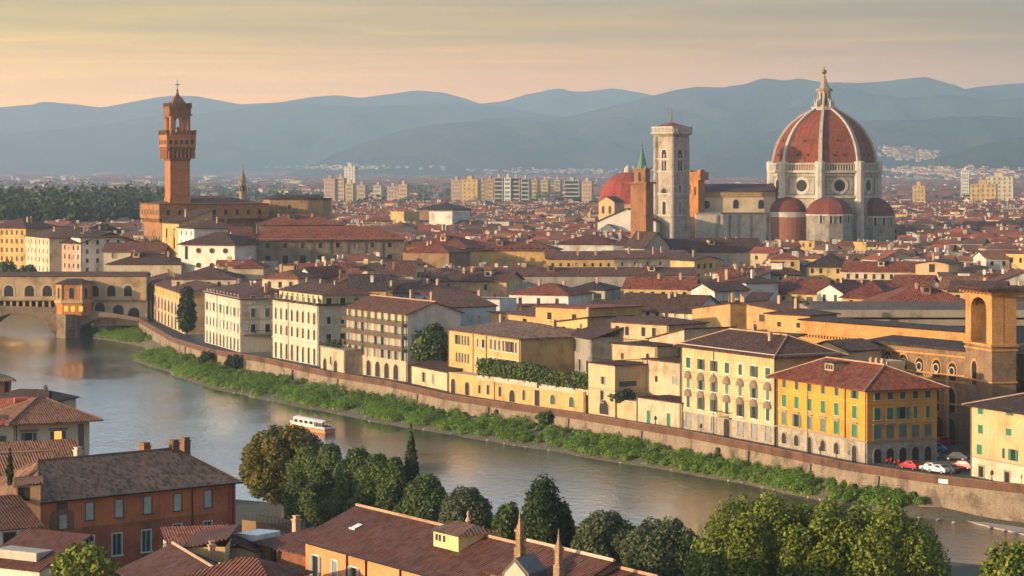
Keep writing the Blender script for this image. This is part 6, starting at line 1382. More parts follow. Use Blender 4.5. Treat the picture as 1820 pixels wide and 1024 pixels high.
ROOFW = {'hip': 'hipped', 'gx': 'gabled', 'gy': 'gable-fronted', 'shed': 'lean-to', 'flat': 'flat'}
recs = []
for (Y, X, wd, dp, hh, px_, py_) in ind:
    ang = rf.choice([-.42, -.42, -.05, .12, -.25, -1.2]) + rf.uniform(-.08, .08); col = rf.choices(WCOL, [5.5, 4.5, 1.6, 1.0, 1.4, 2.6, 1.4, .6, 1.0])[0]; rc = rf.choices(RCOL, [5, 4, 3, 1.2, 1.4])[0]
    kd = rf.choices(['hip', 'gx', 'gy', 'shed', 'flat'], [3.5, 4, 2.6, 1.5, .8])[0]
    u = Vector((math.cos(ang), math.sin(ang))); v = Vector((-u.y, u.x)); A = Vector((X, Y)) - u*wd/2 - v*dp/2
    q = Bld('town_house', None, 'house', A, A+u*wd, dp, 5.0, 'close packed town houses'); H = hh
    if Y < 1000:
        nc = max(2, int(wd/3.4)); ww = rf.uniform(.85, 1.2); wh = rf.uniform(1.3, 1.9)
        for r_ in range(2 if hh > 9 else 1):
            for c in even(.5, wd-.5, nc):
                if rf.random() < .82: q.win('F', c, H-2.7-r_*3.3, ww, wh, cheap=True)
    q.wall(0, H, PW[col]); ro, g, zr = q.roof(H, kd, RT[rc] if kd != 'flat' else T_GREY, slope=rf.uniform(.28, .45), over=.6)
    if g: mb = MB(); [mb.face(*f) for f in g]; mb.build('gable', PW[col], q.root)
    nch = rf.choice([0, 1, 1, 2])
    for _ in range(nch): q.chimney(wd*rf.uniform(.2, .8), dp*rf.uniform(.3, .7), (H+zr)/2+.3, rf.uniform(.8, 1.8), rf.uniform(.5, .9), PW[rf.choice(['white', 'cream', 'peach', 'brown'])])
    if rf.random() < .22 and kd in ('hip', 'gx'):
        b = MB(); x0 = wd*rf.uniform(.2, .5); b.box(x0, x0+wd*.28, dp*.35, dp*.75, H, zr+1.4); rr_ = b.build('roof_room', PW[rf.choice(['white', 'cream', 'yellow'])], q.root); b = MB(); b.box(x0-.4, x0+wd*.28+.4, dp*.35-.4, dp*.75+.4, zr+1.4, zr+1.65); b.build('room_roof', T_BROWN, rr_)
        extra = 'roof room'
    else: extra = {0: 'no chimney', 1: 'one chimney', 2: 'two chimneys'}[nch]
    if rf.random() < .3: b = MB(); xx, yy = wd*rf.random(), dp*.5; b.bar((xx, yy, H), (xx, yy, zr+2.6), .05, 4); b.bar((xx-.6, yy, zr+2.3), (xx+.6, yy, zr+2.3), .04, 4); b.build('aerial', IRON, q.root)
    recs.append((q.root, col, RCOL[RCOL.index(rc)], ROOFW[kd], extra, px_, py_))
ORD = ['nearest', 'second nearest', 'third nearest', 'fourth nearest', 'fifth nearest', 'sixth nearest', 'seventh nearest', 'eighth nearest', 'ninth nearest', 'tenth nearest', 'eleventh nearest', 'twelfth nearest', 'thirteenth nearest', 'fourteenth nearest']
used = set()
for (o, col, rc, kd, ex, x, y) in recs:
    best = None
    for nm, lx, ly in sorted(LM, key=lambda l: (l[1]-x)**2+(l[2]-y)**2)[:6]:
        d0 = (lx-x)**2+(ly-y)**2
        rk = sum(1 for r in recs if r[1] == col and r[2] == rc and r[3] == kd and (lx-r[5])**2+(ly-r[6])**2 < d0)
        if best is None or rk < best[0]: best = (rk, nm)
    look = f'{col} house, {rc} {kd} roof' if kd != 'flat' else f'{col} house, flat {rc} roof'
    lab = f'{look}, {ex}, {ORD[min(best[0], 13)]} of its look to the {best[1]}'
    o['label'] = lab if len(lab.split()) <= 16 else lab.replace(f', {ex}', '')
# ------------------------------------------------------------------ the rest of the town: one mass of small far roofs
WM_ = [plaster(tuple(q_*.82 for q_ in c), .5) for c in ((.58, .56, .53), (.56, .45, .30), (.62, .43, .20), (.38, .34, .30), (.5, .34, .26))]
def farroof(name, c):
    m, nt, b = newmat(name); g = N(nt, 'ShaderNodeNewGeometry'); n = N(nt, 'ShaderNodeTexNoise', i_Scale=0.12, i_Detail=8.0, i_Roughness=.7); nt.links.new(g.outputs[0], n.inputs['Vector'])
    r = ramp(nt, [(.3, [x*.55 for x in c]), (.5, c), (.72, [x*1.5 for x in c])]); nt.links.new(n.outputs[0], r.inputs[0]); nt.links.new(r.outputs[0], b.inputs['Base Color']); b.inputs['Roughness'].default_value = .9; b.inputs['Specular IOR Level'].default_value = .15; return m
FR_ = [farroof('far roof', c) for c in ((.17, .08, .055), (.24, .075, .045), (.12, .07, .055), (.25, .11, .06))]
mats = WM_ + FR_ + [CHIM, DARK]
def add_simple(b, X, Y, wd, dp, hh, ang, kd, wc, rc, z0=4.0, chim=True, win=False):
    u = (math.cos(ang), math.sin(ang)); v = (-u[1], u[0])
    P = lambda x, y, z: (X+u[0]*x+v[0]*y, Y+u[1]*x+v[1]*y, z)
    x0, x1, y0, y1 = -wd/2, wd/2, -dp/2, dp/2; z1 = z0+hh
    b.cur = wc; C0 = [P(x0,y0,z0), P(x1,y0,z0), P(x1,y1,z0), P(x0,y1,z0)]; C1 = [P(x0,y0,z1), P(x1,y0,z1), P(x1,y1,z1), P(x0,y1,z1)]
    for i in range(4): j = (i+1) % 4; b.face(C0[i], C0[j], C1[j], C1[i])
    o = .6; b.cur = 5+rc; zr = z1 + .34*dp/2
    if kd == 'flat': b.face(*C1)
    elif kd == 'hip':
        E = [P(x0-o,y0-o,z1-.2), P(x1+o,y0-o,z1-.2), P(x1+o,y1+o,z1-.2), P(x0-o,y1+o,z1-.2)]; m = min(dp/2, wd*.45); r0, r1 = P(x0+m,0,zr), P(x1-m,0,zr)
        b.face(E[0],E[1],r1,r0); b.face(E[2],E[3],r0,r1); b.face(E[1],E[2],r1); b.face(E[3],E[0],r0)
    else:
        E = [P(x0-o,y0-o,z1-.2), P(x1+o,y0-o,z1-.2), P(x1+o,y1+o,z1-.2), P(x0-o,y1+o,z1-.2)]; r0, r1 = P(x0-o,0,zr), P(x1+o,0,zr)
        b.face(E[0],E[1],r1,r0); b.face(E[2],E[3],r0,r1); b.cur = wc; b.face(C1[1],C1[2],P(x1,0,zr-.1)); b.face(C1[3],C1[0],P(x0,0,zr-.1))
    if chim:
        for _ in range(rf.choice([0, 1, 2])):
            cx0, cy0 = rf.uniform(x0*.7, x1*.7), rf.uniform(-dp*.2, dp*.2); b.cur = rf.choice([0, 1, 3, 9]); s_ = rf.uniform(.4, .8); zt_ = zr+rf.uniform(.3, 1.3)
            Q = [P(cx0-s_,cy0-s_,z1), P(cx0+s_,cy0-s_,z1), P(cx0+s_,cy0+s_,z1), P(cx0-s_,cy0+s_,z1)]; T = [(q[0], q[1], zt_) for q in Q]
            for i in range(4): j = (i+1) % 4; b.face(Q[i], Q[j], T[j], T[i])
            b.face(*T)
    if win:
        b.cur = 10; n = max(1, int(wd/3.5))
        for i in range(n):
            xx = x0 + wd*(i+.5)/n
            for zz_ in ((z1-2.6,) if hh < 9 else (z1-2.6, z1-6)): b.face(P(xx-.5, y0-.06, zz_), P(xx+.5, y0-.06, zz_), P(xx+.5, y0-.06, zz_+1.5), P(xx-.5, y0-.06, zz_+1.5))
b = MB()
for (Y, X, wd, dp, hh, px_, py_) in rest:
    add_simple(b, X, Y, wd, dp, hh, rf.choice([-.42, -.42, -.05, .12, -1.2])+rf.uniform(-.1, .1), rf.choice(['hip', 'gx', 'gx', 'flat']), rf.choices(range(5), [4, 4, 2, 2, 1.5])[0], rf.choices(range(4), [4, 4, 3, 1.5])[0], 5.0, True, Y < 1500)
cnt = 0
while cnt < 9800:
    Y = 1500*(13500/1500)**(rf.random()**1.05); X = rf.uniform(-.26, .29)*Y; xp = CX + X/Y*F; yp = HY + 45/Y*F
    if abs(X-165) < 62 and 1270 < Y < 1420: continue
    if xp < 300 and 1300 < Y < 2350: continue
    dens = noise.noise((X*.0016, Y*.0016, 3)); 
    if Y > 2600 and dens < -.12 and xp < 1300: continue
    if Y > 2250 and xp < 560 and rf.random() < .72: continue
    if abs(X - cx_.x) < 40 and abs(Y-Yd) < 40: continue
    big = 1.0 + max(0, (Y-1800)/2600)
    add_simple(b, X, Y, rf.uniform(9, 20)*big, rf.uniform(8, 14)*big, rf.uniform(7, 12)*(1 + .25*(big-1)), rf.choice([-.42, -.1, .2, -1.1])+rf.uniform(-.15, .15), rf.choice(['hip', 'gx', 'gx', 'flat']), rf.choices(range(5), [4.5, 4, 3, 1.5, 1.5])[0], rf.choices(range(4), [4, 4, 3, 2])[0], 4.0, Y < 2200)
    cnt += 1
tag(b.build('far_town_roofs', mats), 'mass of small far tiled roofs spreading over the plain to the hills', 'town', None, 'stuff')
# villages high on the slopes at right
from mathutils.bvhtree import BVHTree
TREES = [BVHTree.FromPolygons(h.v, h.f) for h in HILLS]
b = MB()
for (xc, yc, sx_, sy_, Y, n) in ((1625, 276, 40, 9, 5400, 150), (1600, 268, 30, 6, 5400, 80), (1680, 305, 110, 8, 4300, 240), (1760, 318, 70, 12, 4000, 180), (1640, 325, 80, 12, 3900, 180), (615, 298, 120, 4, 5600, 110), (1000, 305, 120, 4, 6500, 160)):
    for i in range(n):
        x, y = rf.gauss(xc, sx_*.5), rf.gauss(yc, sy_*.5); dd = Vector(((x-CX)/F, 1, -(y-HY)/F)); hit = [h for h in (t_.ray_cast(Vector((0, 0, HC)), dd)[0] for t_ in TREES) if h]
        if not hit: continue
        p = min(hit, key=lambda h: h.y); w_ = rf.uniform(9, 20)
        add_simple(b, p.x, p.y, w_, rf.uniform(8, 14), rf.uniform(7, 14), rf.uniform(-.6, .4), rf.choice(['gx', 'flat']), rf.choices(range(5), [1, 3, 2, 2, 3])[0], rf.choices(range(4), [3, 3, 1, 3])[0], p.z-6, False)
tag(b.build('hillside_villages', mats), 'pale villages scattered over the lower slopes at the foot of the hills', 'villages', None, 'stuff')
# ------------------------------------------------------------------ far apartment blocks
AP = [(576, 596, 318, 345, 2900, 'pink', 'pale pink twin apartment block farthest left of the far row'), (598, 612, 316, 345, 2950, 'peach', 'slim peach tower block joined to the pale pink twin block'), (612, 632, 296, 340, 3900, 'white', 'white slab tower standing highest near the foot of the wooded spur'), (614, 628, 326, 344, 2850, 'yellow', 'small sunlit yellow apartment block'), (634, 650, 329, 346, 2900, 'pink', 'low pinkish block right of the small yellow apartment block'), (664, 678, 330, 346, 2950, 'cream', 'cream block in the trees midway along the far row'), (688, 708, 332, 347, 2800, 'pink', 'low rosy block left of the salmon cube'), (708, 724, 328, 346, 2700, 'peach', 'salmon cube shaped block standing alone'),
      (802, 820, 320, 340, 2900, 'pink', 'rosy block left of the golden slab'), (820, 850, 319, 342, 2850, 'gold', 'broad golden slab block'), (850, 862, 322, 342, 2880, 'pink', 'narrow rosy block right of the golden slab'), (863, 877, 319, 341, 2830, 'ochre', 'orange slab block beside the dark glass blocks'), (878, 894, 316, 342, 2800, 'grey', 'first dark glass block with white edge'), (896, 908, 316, 343, 2780, 'white', 'pale slab between the dark glass blocks'), (909, 924, 316, 344, 2780, 'grey', 'second dark glass block from the left'), (926, 940, 318, 344, 2760, 'grey', 'last dark glass block at the right'), (946, 955, 320, 340, 2900, 'gold', 'thin bright golden block'), (962, 974, 320, 338, 2950, 'gold', 'second thin golden block, farther right'), (985, 996, 320, 339, 2900, 'pink', 'narrow rosy block right of the thin golden blocks'), (1003, 1030, 321, 339, 3000, 'grey', 'wide grey pink slab with faint rows of windows'), (1034, 1052, 322, 338, 3050, 'peach', 'hazy peach block left of the red dome'),
      (1724, 1770, 327, 350, 2500, 'gold', 'big stepped cream building on the right slope, lower front wing'), (1752, 1800, 314, 346, 2600, 'cream', 'tall rear wing of big stepped cream building on the right slope'), (1622, 1644, 330, 345, 2600, 'gold', 'sunlit cream box building right of the cathedral drum'), (1708, 1722, 303, 316, 3600, 'white', 'small bright white villa with tower on the right slope')]
for (xl, xr, yt, yb, Y, col, lab) in AP:
    a, c = XY(xl, Y), XY(xr, Y); L0 = (c-a).length; z1 = zat(yt, Y)-4; q = Bld('apartment_block', lab, 'apartment block', a, a+Vector((L0*.96, -L0*.28)), L0*.4+6, 4.0, 'far apartment blocks')
    q.wall(0, z1, PW[col]); q.roof(z1, 'flat', T_GREY)
    b = MB()
    nf, nc = max(3, int(z1/4.2)), max(3, int(q.L/5))
    for r_ in range(nf):
        for f, ln, k in (('F', q.L, nc), ('L', q.D, 3)):
            if col == 'grey': P0, P1 = q.P(f, .8, z1*(r_+.2)/nf, .12), q.P(f, ln-.8, z1*(r_+.85)/nf, .12); b.face(P0, (P1[0], P1[1], P0[2]), P1, (P0[0], P0[1], P1[2]))
            else:
                for c_ in even(1, ln-1, k): P0, P1 = q.P(f, c_-.9, z1*(r_+.25)/nf, .12), q.P(f, c_+.9, z1*(r_+.8)/nf, .12); b.face(P0, (P1[0], P1[1], P0[2]), P1, (P0[0], P0[1], P1[2]))
    b.build('window_grid', GLASS if col == 'grey' else SHT, q.root)
    b = MB(); b.box(q.L*.3, q.L*.6, q.D*.3, q.D*.7, z1, z1+4); b.build('roof_plant', PW[col], q.root)
# singular far buildings in the roofs
for lab, xl, xr, y, Y, D, col, rc, kd in (('pale blue-grey blank box building beyond the loggia roofs', 763, 804, 376, 1400, 18, 'white', 'greyish', 'flat'), ('dark roofed hall behind the pale blank box', 740, 805, 372, 1500, 30, 'brown', 'dark', 'hip'), ('small sunlit pair of yellow tower houses left of the pale blank box', 694, 718, 376, 1450, 12, 'gold', 'brown', 'flat'), ('white modern house with dark openings at right of pale blank box', 868, 905, 394, 1350, 16, 'grey', 'dark', 'flat'), ('dark hall with long roof at the right of the cathedral apses', 1625, 1720, 422, 1200, 26, 'brown', 'red', 'hip')):
    q = Bld('town_hall_block' if False else 'large_house', lab, 'building', XY(xl, Y), XY(xr, Y-8), D); H = q.zpx(y, .5); q.wall(0, H, PW[col]); q.roof(H, kd, RT[rc], slope=.3)
# ------------------------------------------------------------------ woods at left, belts of trees on the plain
Cs, Ns, Ss = [], [], []
def blobtree(x, y, z, r, h, n, s):
    d = nrs.normal(size=(n, 3)); d /= np.linalg.norm(d, axis=1)[:, None]; rr = nrs.uniform(.7, 1.05, n)[:, None]
    Cs.append(np.array([x, y, z+h*.55]) + d*rr*np.array([r, r, h*.5])); nn = d + nrs.normal(size=(n, 3))*.5; nn /= np.linalg.norm(nn, axis=1)[:, None]; Ns.append(nn); Ss.append(nrs.uniform(.7, 1.3, n)*s)
for i in range(2300):
    Y = rf.uniform(1450, 2250); x = rf.uniform(-60, 300); 
    if x > 250 and Y < 1700: continue
    p = XY(x, Y); h = rf.uniform(20, 31)*(1.0 if rf.random() < .85 else 1.25); blobtree(p.x, Y, 4, rf.uniform(4, 7.5), h, 70, 1.5)
me = quads('woods', np.concatenate(Cs), np.concatenate(Ns), np.concatenate(Ss), leafmat('far woods leaves', (.012, .026, .010), (.06, .085, .025), .08), 1.0); tag(link('woods', me), 'dark green wood behind the left part of the town', 'woods', None, 'stuff')
Cs, Ns, Ss = [], [], []
for i in range(2100):
    Y = 2400*(14000/2400)**rf.random(); X = rf.uniform(-.22, .22)*Y; xp = CX + X/Y*F
    if noise.noise((X*.0016, Y*.0016, 3)) > .1 and xp > 250: continue
    if xp > 1350 and rf.random() < .6: continue
    blobtree(X, Y, 3, rf.uniform(7, 16)*(1+Y/9000), rf.uniform(12, 22), 26, 3.2)
for (xc, w_, Y, n) in ((740, 60, 2650, 26), (860, 90, 2600, 40), (960, 40, 2640, 18), (1050, 60, 2500, 26), (700, 40, 2500, 10)):
    for i in range(n): p = XY(rf.gauss(xc, w_*.5), Y+rf.uniform(-60, 60)); blobtree(p.x, p.y, 4, rf.uniform(6, 11), rf.uniform(10, 17), 40, 2.2)
me = quads('tree_belts', np.concatenate(Cs), np.concatenate(Ns), np.concatenate(Ss), leafmat('plain trees leaves', (.02, .035, .014), (.07, .09, .035), .03), 1.0); tag(link('tree_belts', me), 'belts of trees scattered over the plain below the hills', 'trees', None, 'stuff')
p = XY(183, 1240); tree('stone_pine', 'broad dark umbrella shaped tree among the left roofs', (p.x, p.y, 5), [(dx, dy, 19+dz_, 4.2, 4.2, 2.6) for dx, dy, dz_ in ((-4, 0, 0), (0, 0, 1.6), (4, 0, 0), (-2, -2, .8), (2, -2, .9), (0, 3, .5), (-6, 0, -1), (6, 0, -1))], 2200, LEAF_DARK, (.3, .55), 17, .45)
p = XY(81, 1130); tree('round_tree', 'small dark pointed tree among the left roofs', (p.x, p.y, 5), cone_lobes(2.2, 11, 12, 6), 700, LEAF_DARK, (.25, .45), 13, .3)
for x, y, lab in ((10, 475, 'dark tree clump at the far left above the bridge corridor'), (48, 482, 'low tree right of the dark clump above the bridge corridor')): p = XY(x, 930); tree('clump_tree', lab, (p.x, 930, 5), round_lobes(4.2, 3.4, zat(y, 930)-6, 12), 1200, LEAF_MID, (.25, .45), 8, .25)
p = riv(346, 9.5); tree('climbing_tree', 'tall dark tree growing against the end wall of the golden palace row', (p.x-2, p.y-3, 5), [(0, 0, 3+k*2.0, 2.6+.5*math.sin(k), 2.4, 1.7) for k in range(6)], 2400, LEAF_DARK, (.22, .40), 6, .25)
for x, y, h_, d, lab in ((367, 640, 5.0, -2.2, 'narrow bush growing at the wall, leftmost of two'), (415, 648, 5.4, -2.4, 'bush growing at the wall, right of the narrow bush'), (970, 742, 2.6, -.8, 'round bush hanging on the embankment wall below the hedges')):
    p = riv(x, d); zc = zat(y, p.y); tree('wall_bush', lab, (p.x, p.y, zc-h_/2), round_lobes(h_*.42 if h_ > 4 else 2.0, h_/2, h_/2, 10), 900, LEAF_MID if h_ < 4 else LEAF_DARK, (.18, .34), h_*.6, .1, 'bush')
# ------------------------------------------------------------------ near bank houses
REDW = plaster((0.54, 0.155, 0.068), .6); SALM = plaster((0.47, 0.225, 0.11), .5); OLDW = plaster((0.55, 0.49, 0.42), .5)
TN_B = tile((0.165, 0.090, 0.064), .40, .4); TN_R = tile((0.125, 0.050, 0.037), .42, .35); TN_RED = tile((0.30, 0.085, 0.045), .34, .5); TN_GR = tile((0.23, 0.135, 0.096), .38, .5)
LIGHTF = plain('pale blue window frame', (0.50, 0.56, 0.55), .5); CURT = plain('dark curtain glass', (0.03, 0.045, 0.06), .15)
# red-brown house
q = Bld('red_house', 'large red-brown house with broad brown hipped roof and two window rows', 'house', XY(73, 314), XY(417, 334), 15, 3.6)
H = q.zpx(887, 0.0)
up = [(160, 908, .95), (212, 903, .95), (263, 897, .95), (316, 892, .95), (370, 886, .85)]
for x, y, w_ in up: a = q.sx(x); q.win('F', a, q.zpx(y, a/q.L)-1.15, 1.25, 2.2, fr=SHD, fw=.07, pane=BLIND, sill=True)
for x, y, w_ in ((110, 980, 1.4), (159, 971, 1.4), (208, 966, 1.5), (260, 960, 1.5), (315, 949, 1.4), (369, 944, 1.4)):
    a = q.sx(x); q.win('F', a, q.zpx(y, a/q.L)-1.45, w_-.1, 2.7, fr=LIGHTF, fw=.13, pane=CURT if x != 260 else plain('green shutter glass', (.03, .08, .06), .4), sash=True)
zs = q.zpx(946, 0) + .1
q.wall(0, zs-.0, plaster((0.40, 0.12, 0.062), .85), 'ground_floor'); q.wall(zs, H, REDW); b = MB(); b.box(.2, q.L-.1, -.1, .05, zs-.1, zs+.08); b.build('string_course', plaster((.42, .17, .08), .5), q.root)
a = q.sx(110); zz0 = q.zpx(944, .1); b = MB(); n = 8; b.extr_y([(-1.7, 0), (-1.7, 2.0)] + [(1.7*math.sin(math.pi*(-.5+i/n)), 2.0+.75*math.cos(math.pi*(-.5+i/n))) for i in range(1, n)] + [(1.7, 2.0), (1.7, 0)], -.12, .05)
nb = b.build('niche', plaster((.20, .10, .06), .6), q.root, (a, 0, zz0)); b = MB(); b.box(-.5, .5, -.3, -.12, .3, 2.0); 
for i in range(4): b.box(-.62, .62, -.34, -.1, .35+i*.45, .42+i*.45)
b.build('niche_panel', plain('pale carved stone', (.42, .38, .33), .8), nb); b = MB(); b.box(-.75, .75, -.2, -.11, 2.75, 3.6); b.build('niche_shutter', SHB, nb)
q.pipe('F', q.sx(341), 1, H); q.pipe('F', q.L-.4, 0, H); b = MB(); b.box(q.L-1.1, q.L+.05, -.15, .3, 0, H); b.build('corner_strip', plaster((.36, .07, .05), .5), q.root)
ro, g, zr = q.roof(H, 'hip', TN_GR, slope=.50, over=.7, th=.16, ridge=plaster((.17, .10, .075), .8), hipl=4.2)
b = MB(); b.bar((-.7, -.78, H-.42), (q.L+.7, -.78, H-.42), .11, 6); b.build('gutter', IRON, q.root)
for s_, t_, h_ in ((q.L-4.6, 7.2, .8), (q.L-1.2, 9.5, 1.8)): q.chimney(s_, t_, zr-1.2 if s_ > q.L-3 else zr-.1, h_, 1.0, plaster((.20, .11, .07), .9, 1, .3))
q.chimney(q.L*.40, 10, zr-.9, 1.4, .9, plaster((.45, .42, .38), .5)); q.chimney(q.L*.72, 8.6, zr-.6, 1.1, 1.1, plaster((.26, .12, .06), .9, 1, .3))
Qr = q
# roof wing behind it at the left
q = Bld('rear_wing', 'brown roofed wing adjoining the red-brown house at its left rear', 'house', XY(-60, 340), XY(96, 345), 9, 3.6)
H = q.zpx(838, .5); q.wall(0, H, plaster((.30, .2, .13), .7)); ro, g, zr = q.roof(H, 'gx', TN_B, slope=.45, over=.5, th=.16, ridge=CHIM); mb = MB(); [mb.face(*f) for f in g]; mb.build('gable', OLDW, q.root)
q = Bld('low_back_roof', 'low old house with reddish brown roof between river house and red-brown house', 'house', XY(-30, 372), XY(142, 378), 8, 3.6)
H = q.zpx(812, .5); q.wall(0, H, OLDW); ro, g, zr = q.roof(H, 'gx', TN_B, slope=.5, over=.4, th=.16); mb = MB(); [mb.face(*f) for f in g]; mb.build('gable', OLDW, q.root)
q = Bld('brick_gable_house', 'small brown plastered house with dark square opening at the left of the red-brown house', 'house', XY(28, 312), XY(72, 312.5), 8, 3.6)
H = q.zpx(862, .5); q.win('F', 1.0, H-2.0, 1.5, 1.7, cheap=True, pane=DARK); q.wall(0, H, plaster((.34, .21, .12), .8)); q.roof(H, 'shedl', TN_B, slope=.12, over=.3, th=.14)
q = Bld('white_cottage', 'small white house with two dark shuttered windows at the lower left edge', 'house', XY(-30, 302), XY(70, 306), 7, 3.6)
H = q.zpx(934, .8)
for x in (17, 52): a = q.sx(x); q.win('F', a, H-2.4, 1.5, 1.7, fr=SHB, fw=.1, sash=True)
q.wall(0, H, plaster((.56, .54, .51), .4)); q.roof(H, 'shed', TN_R, slope=.38, over=.5, th=.14); q.pipe('F', q.L-.3, 0, H)
q = Bld('corner_shed', 'low shed with mixed brown roof at bottom left corner', 'shed', XY(-40, 283), XY(70, 278), 8, 3.6)
H = q.zpx(1008, .6); q.wall(0, H, OLDW); q.roof(H, 'shed', TN_R, slope=.35, over=.3, th=.14)
b = MB(); b.box(1, q.L*.8, 1.5, 4.5, H+.4, H+1.5); b.build('pale_cap', plaster((.38, .35, .31), .6), q.root)
p = XY(150, 272); tree('small_leafy_tree', 'small light green leafy tree at bottom left before the red-brown house', (p.x, p.y, 3.6), round_lobes(3.6, 3.0, zat(1016, p.y)-3.6, 18, .4), 3000, LEAF_LIT, (.12, .24), 7, .2)
p = XY(26, 322); tree('thin_cypress', 'thin dark cypress in front of the brown roofs at left', (p.x, p.y-3, 3.6), cone_lobes(.55, 4.4, zat(852, p.y)-3.6, 6), 600, LEAF_DARK, (.10, .2), 9, .1)
# cream river house with purple-brown shutters
q = Bld('river_house', 'cream house with purple-brown shutters, lit window and wide pyramid roof at the water', 'house', XY(27, 396), XY(159, 402), 11, 3.6)
H = q.zpx(742, .2); LIT = plain('lamp lit room', (1.0, 0.40, 0.08), .5, emit=.7); PURP = plain('purple brown shutters', (.13, .075, .07), .6)
for x, lit in ((51, 0), (103, 1)):
    a = q.sx(x); wo_ = q.win('F', a, H-5.0, 1.25, 2.6, fr=OLDW, fw=.05, pane=CURT if not lit else LIT, sh=PURP, mode='open'); b = MB(); b.box(-1.6, 1.6, -.5, -.02, 3.0, 3.15); b.box(-1.5, 1.5, -.15, -.02, 2.7, 3.0); b.build('hood', FRAMEG, wo_)
    if lit: b = MB(); b.box(-.15, .55, .03, .08, 0, 1.1); b.build('curtain', CURT, wo_)
q.wall(0, H, plaster((.55, .47, .36), .4)); b = MB(); x0 = q.sx(139); b.box(x0, x0+.9, -.12, 0, 0, H-1.4); b.build('shutter_panel', PURP, q.root); b = MB(); b.box(.05, q.L-.05, -.08, 0, H-1.4, H-.15); b.build('frieze', plaster((.55, .36, .17), .4), q.root)
q.roof(H, 'hip', TN_B, slope=.46, over=1.7, th=.22, ridge=plaster((.2, .12, .09), .7)); q.pipe('F', .15, 0, H); q.chimney(q.L*.72, 9, H+1.8, .9, .55, IRON)
q = Bld('cream_side_house', 'plain cream house left of the river house with a rounded roof edge', 'house', XY(-60, 392), XY(25, 396), 10, 3.6)
H = q.zpx(752, .8); a = q.sx(4); q.win('F', a, H-4.6, 1.2, 2.6, sh=PURP, mode='closed'); q.wall(0, H, plaster((.56, .5, .42), .4)); q.roof(H, 'hip', TN_RED, slope=.4, over=.5, th=.2)
q = Bld('orange_roof_house', 'house with bright orange roof and round vents left behind the river house', 'house', XY(-50, 428), XY(64, 432), 9, 3.6)
H = q.zpx(726, .5); q.wall(0, H, OLDW); q.roof(H, 'gx', tile((.42, .12, .045), .34, .4), slope=.3, over=.4)
b = MB(); b.lathe([(.55, 0), (.55, 2.2)], 12); o = b.build('vent_pipe', plain('orange pipe', (.4, .1, .04), .6), q.root, (q.sx(26), .4, H+1.3)); o.rotation_euler = (0, rad(90), 0)
q = Bld('grey_roof_house', 'low house with grey stone roof ending in a point at the water, upper left', 'house', XY(-20, 456), XY(98, 452), 8, 3.6)
H = q.zpx(709, .6); q.wall(0, H, plaster((.42, .34, .24), .7)); q.roof(H, 'hip', T_DARK, slope=.35, over=.5); q.chimney(q.L-4, 4, H+1, .7, .5, IRON)
q = Bld('brown_tower_house', 'brown house block with overhanging roof at the upper left water edge', 'house', XY(-40, 478), XY(20, 480), 8, 3.6)
H = q.zpx(673, .6); q.win('F', q.sx(12), H-3.2, .9, 2.6, cheap=True, pane=DARK); q.wall(0, H, plaster((.27, .13, .08), .6)); q.roof(H, 'hip', T_GREY, slope=.35, over=.9); q.band(H-4.2, .3, .2, OLDW)
# yellow house and sheds at the bottom
q = Bld('yellow_house', 'yellow house with sloping brown roof at the bottom edge left of centre', 'house', XY(216, 262), XY(300, 242), 11, 3.6)
H = q.zpx(1011, 0); q.wall(0, H, plaster((.62, .40, .13), .3)); ro, g, zr = q.roof(H, 'gx', TN_R, slope=.42, over=.5, th=.15, ridge=CHIM); mb = MB(); [mb.face(*f) for f in g]; mb.build('gable', plaster((.62, .40, .13), .3), q.root)
q.chimney(q.L*.85, 6.0, zr-.6, .7, .5, plaster((.6, .42, .2), .4)); q.chimney(q.L*.2, 8.5, zr-1.0, 1.2, .6)
q = Bld('beige_parapet_house', 'beige walled house with stepped parapet right of the yellow house', 'house', XY(330, 262), XY(400, 262), 10, 3.6)
H = q.zpx(972, .5); q.win('F', q.L*.75, H-3.5, .5, .7, cheap=True, pane=DARK); q.wall(0, H, plaster((.60, .43, .22), .35)); q.roof(H, 'shedl', TN_R, slope=.22, over=.4, th=.14)
q = Bld('beige_wall_house', 'pale beige blank house front between yellow house and brick annex', 'house', XY(402, 268), XY(452, 266), 8, 3.6)
H = q.zpx(975, .5); q.wall(0, H, plaster((.60, .47, .31), .3)); q.roof(H, 'shedr', TN_R, slope=.25, over=.4, th=.14); b = MB(); b.box(-.3, 2.6, 2, 6, H-.5, H+1.2); b.build('skylight_box', plain('white painted box', (.6, .6, .6), .5), q.root)
q = Bld('brick_annex', 'dark brick annex with mossy brown roof beside the salmon house', 'house', XY(452, 268), XY(544, 260), 9, 3.6)
H = q.zpx(974, .6); q.wall(0, H, plaster((.20, .09, .055), .9, 1, .3)); q.roof(H, 'hip', TN_R, slope=.35, over=.4, th=.15); b = MB(); b.box(q.L*.36, q.L*.43, -.25, 0, 0, H-.3); b.build('dark_post', IRON, q.root); q.chimney(q.L*.2, 4, H+1.2, .9, .7)
q = Bld('low_front_roof', 'low brown roof at the bottom edge before the beige houses', 'shed', XY(335, 240), XY(480, 236), 7, 3.6)
H = q.zpx(1026, .5); q.wall(0, H, plaster((.5, .36, .2), .4)); q.roof(H, 'hip', TN_R, slope=.4, over=.4, th=.15)
q = Bld('terrace_shed', 'small shed with rusty flat roof and frame between red-brown and yellow houses', 'shed', XY(305, 290), XY(420, 292), 7, 3.6)
H = q.zpx(972, .5); q.wall(0, H, OLDW); q.roof(H, 'shed', TN_RED, slope=.2, over=.3, th=.14); q.balcony('F', 0.3, 5, H+.4, .2, rail=1.0, mat=plain('rusty rail', (.25, .09, .04), .7))
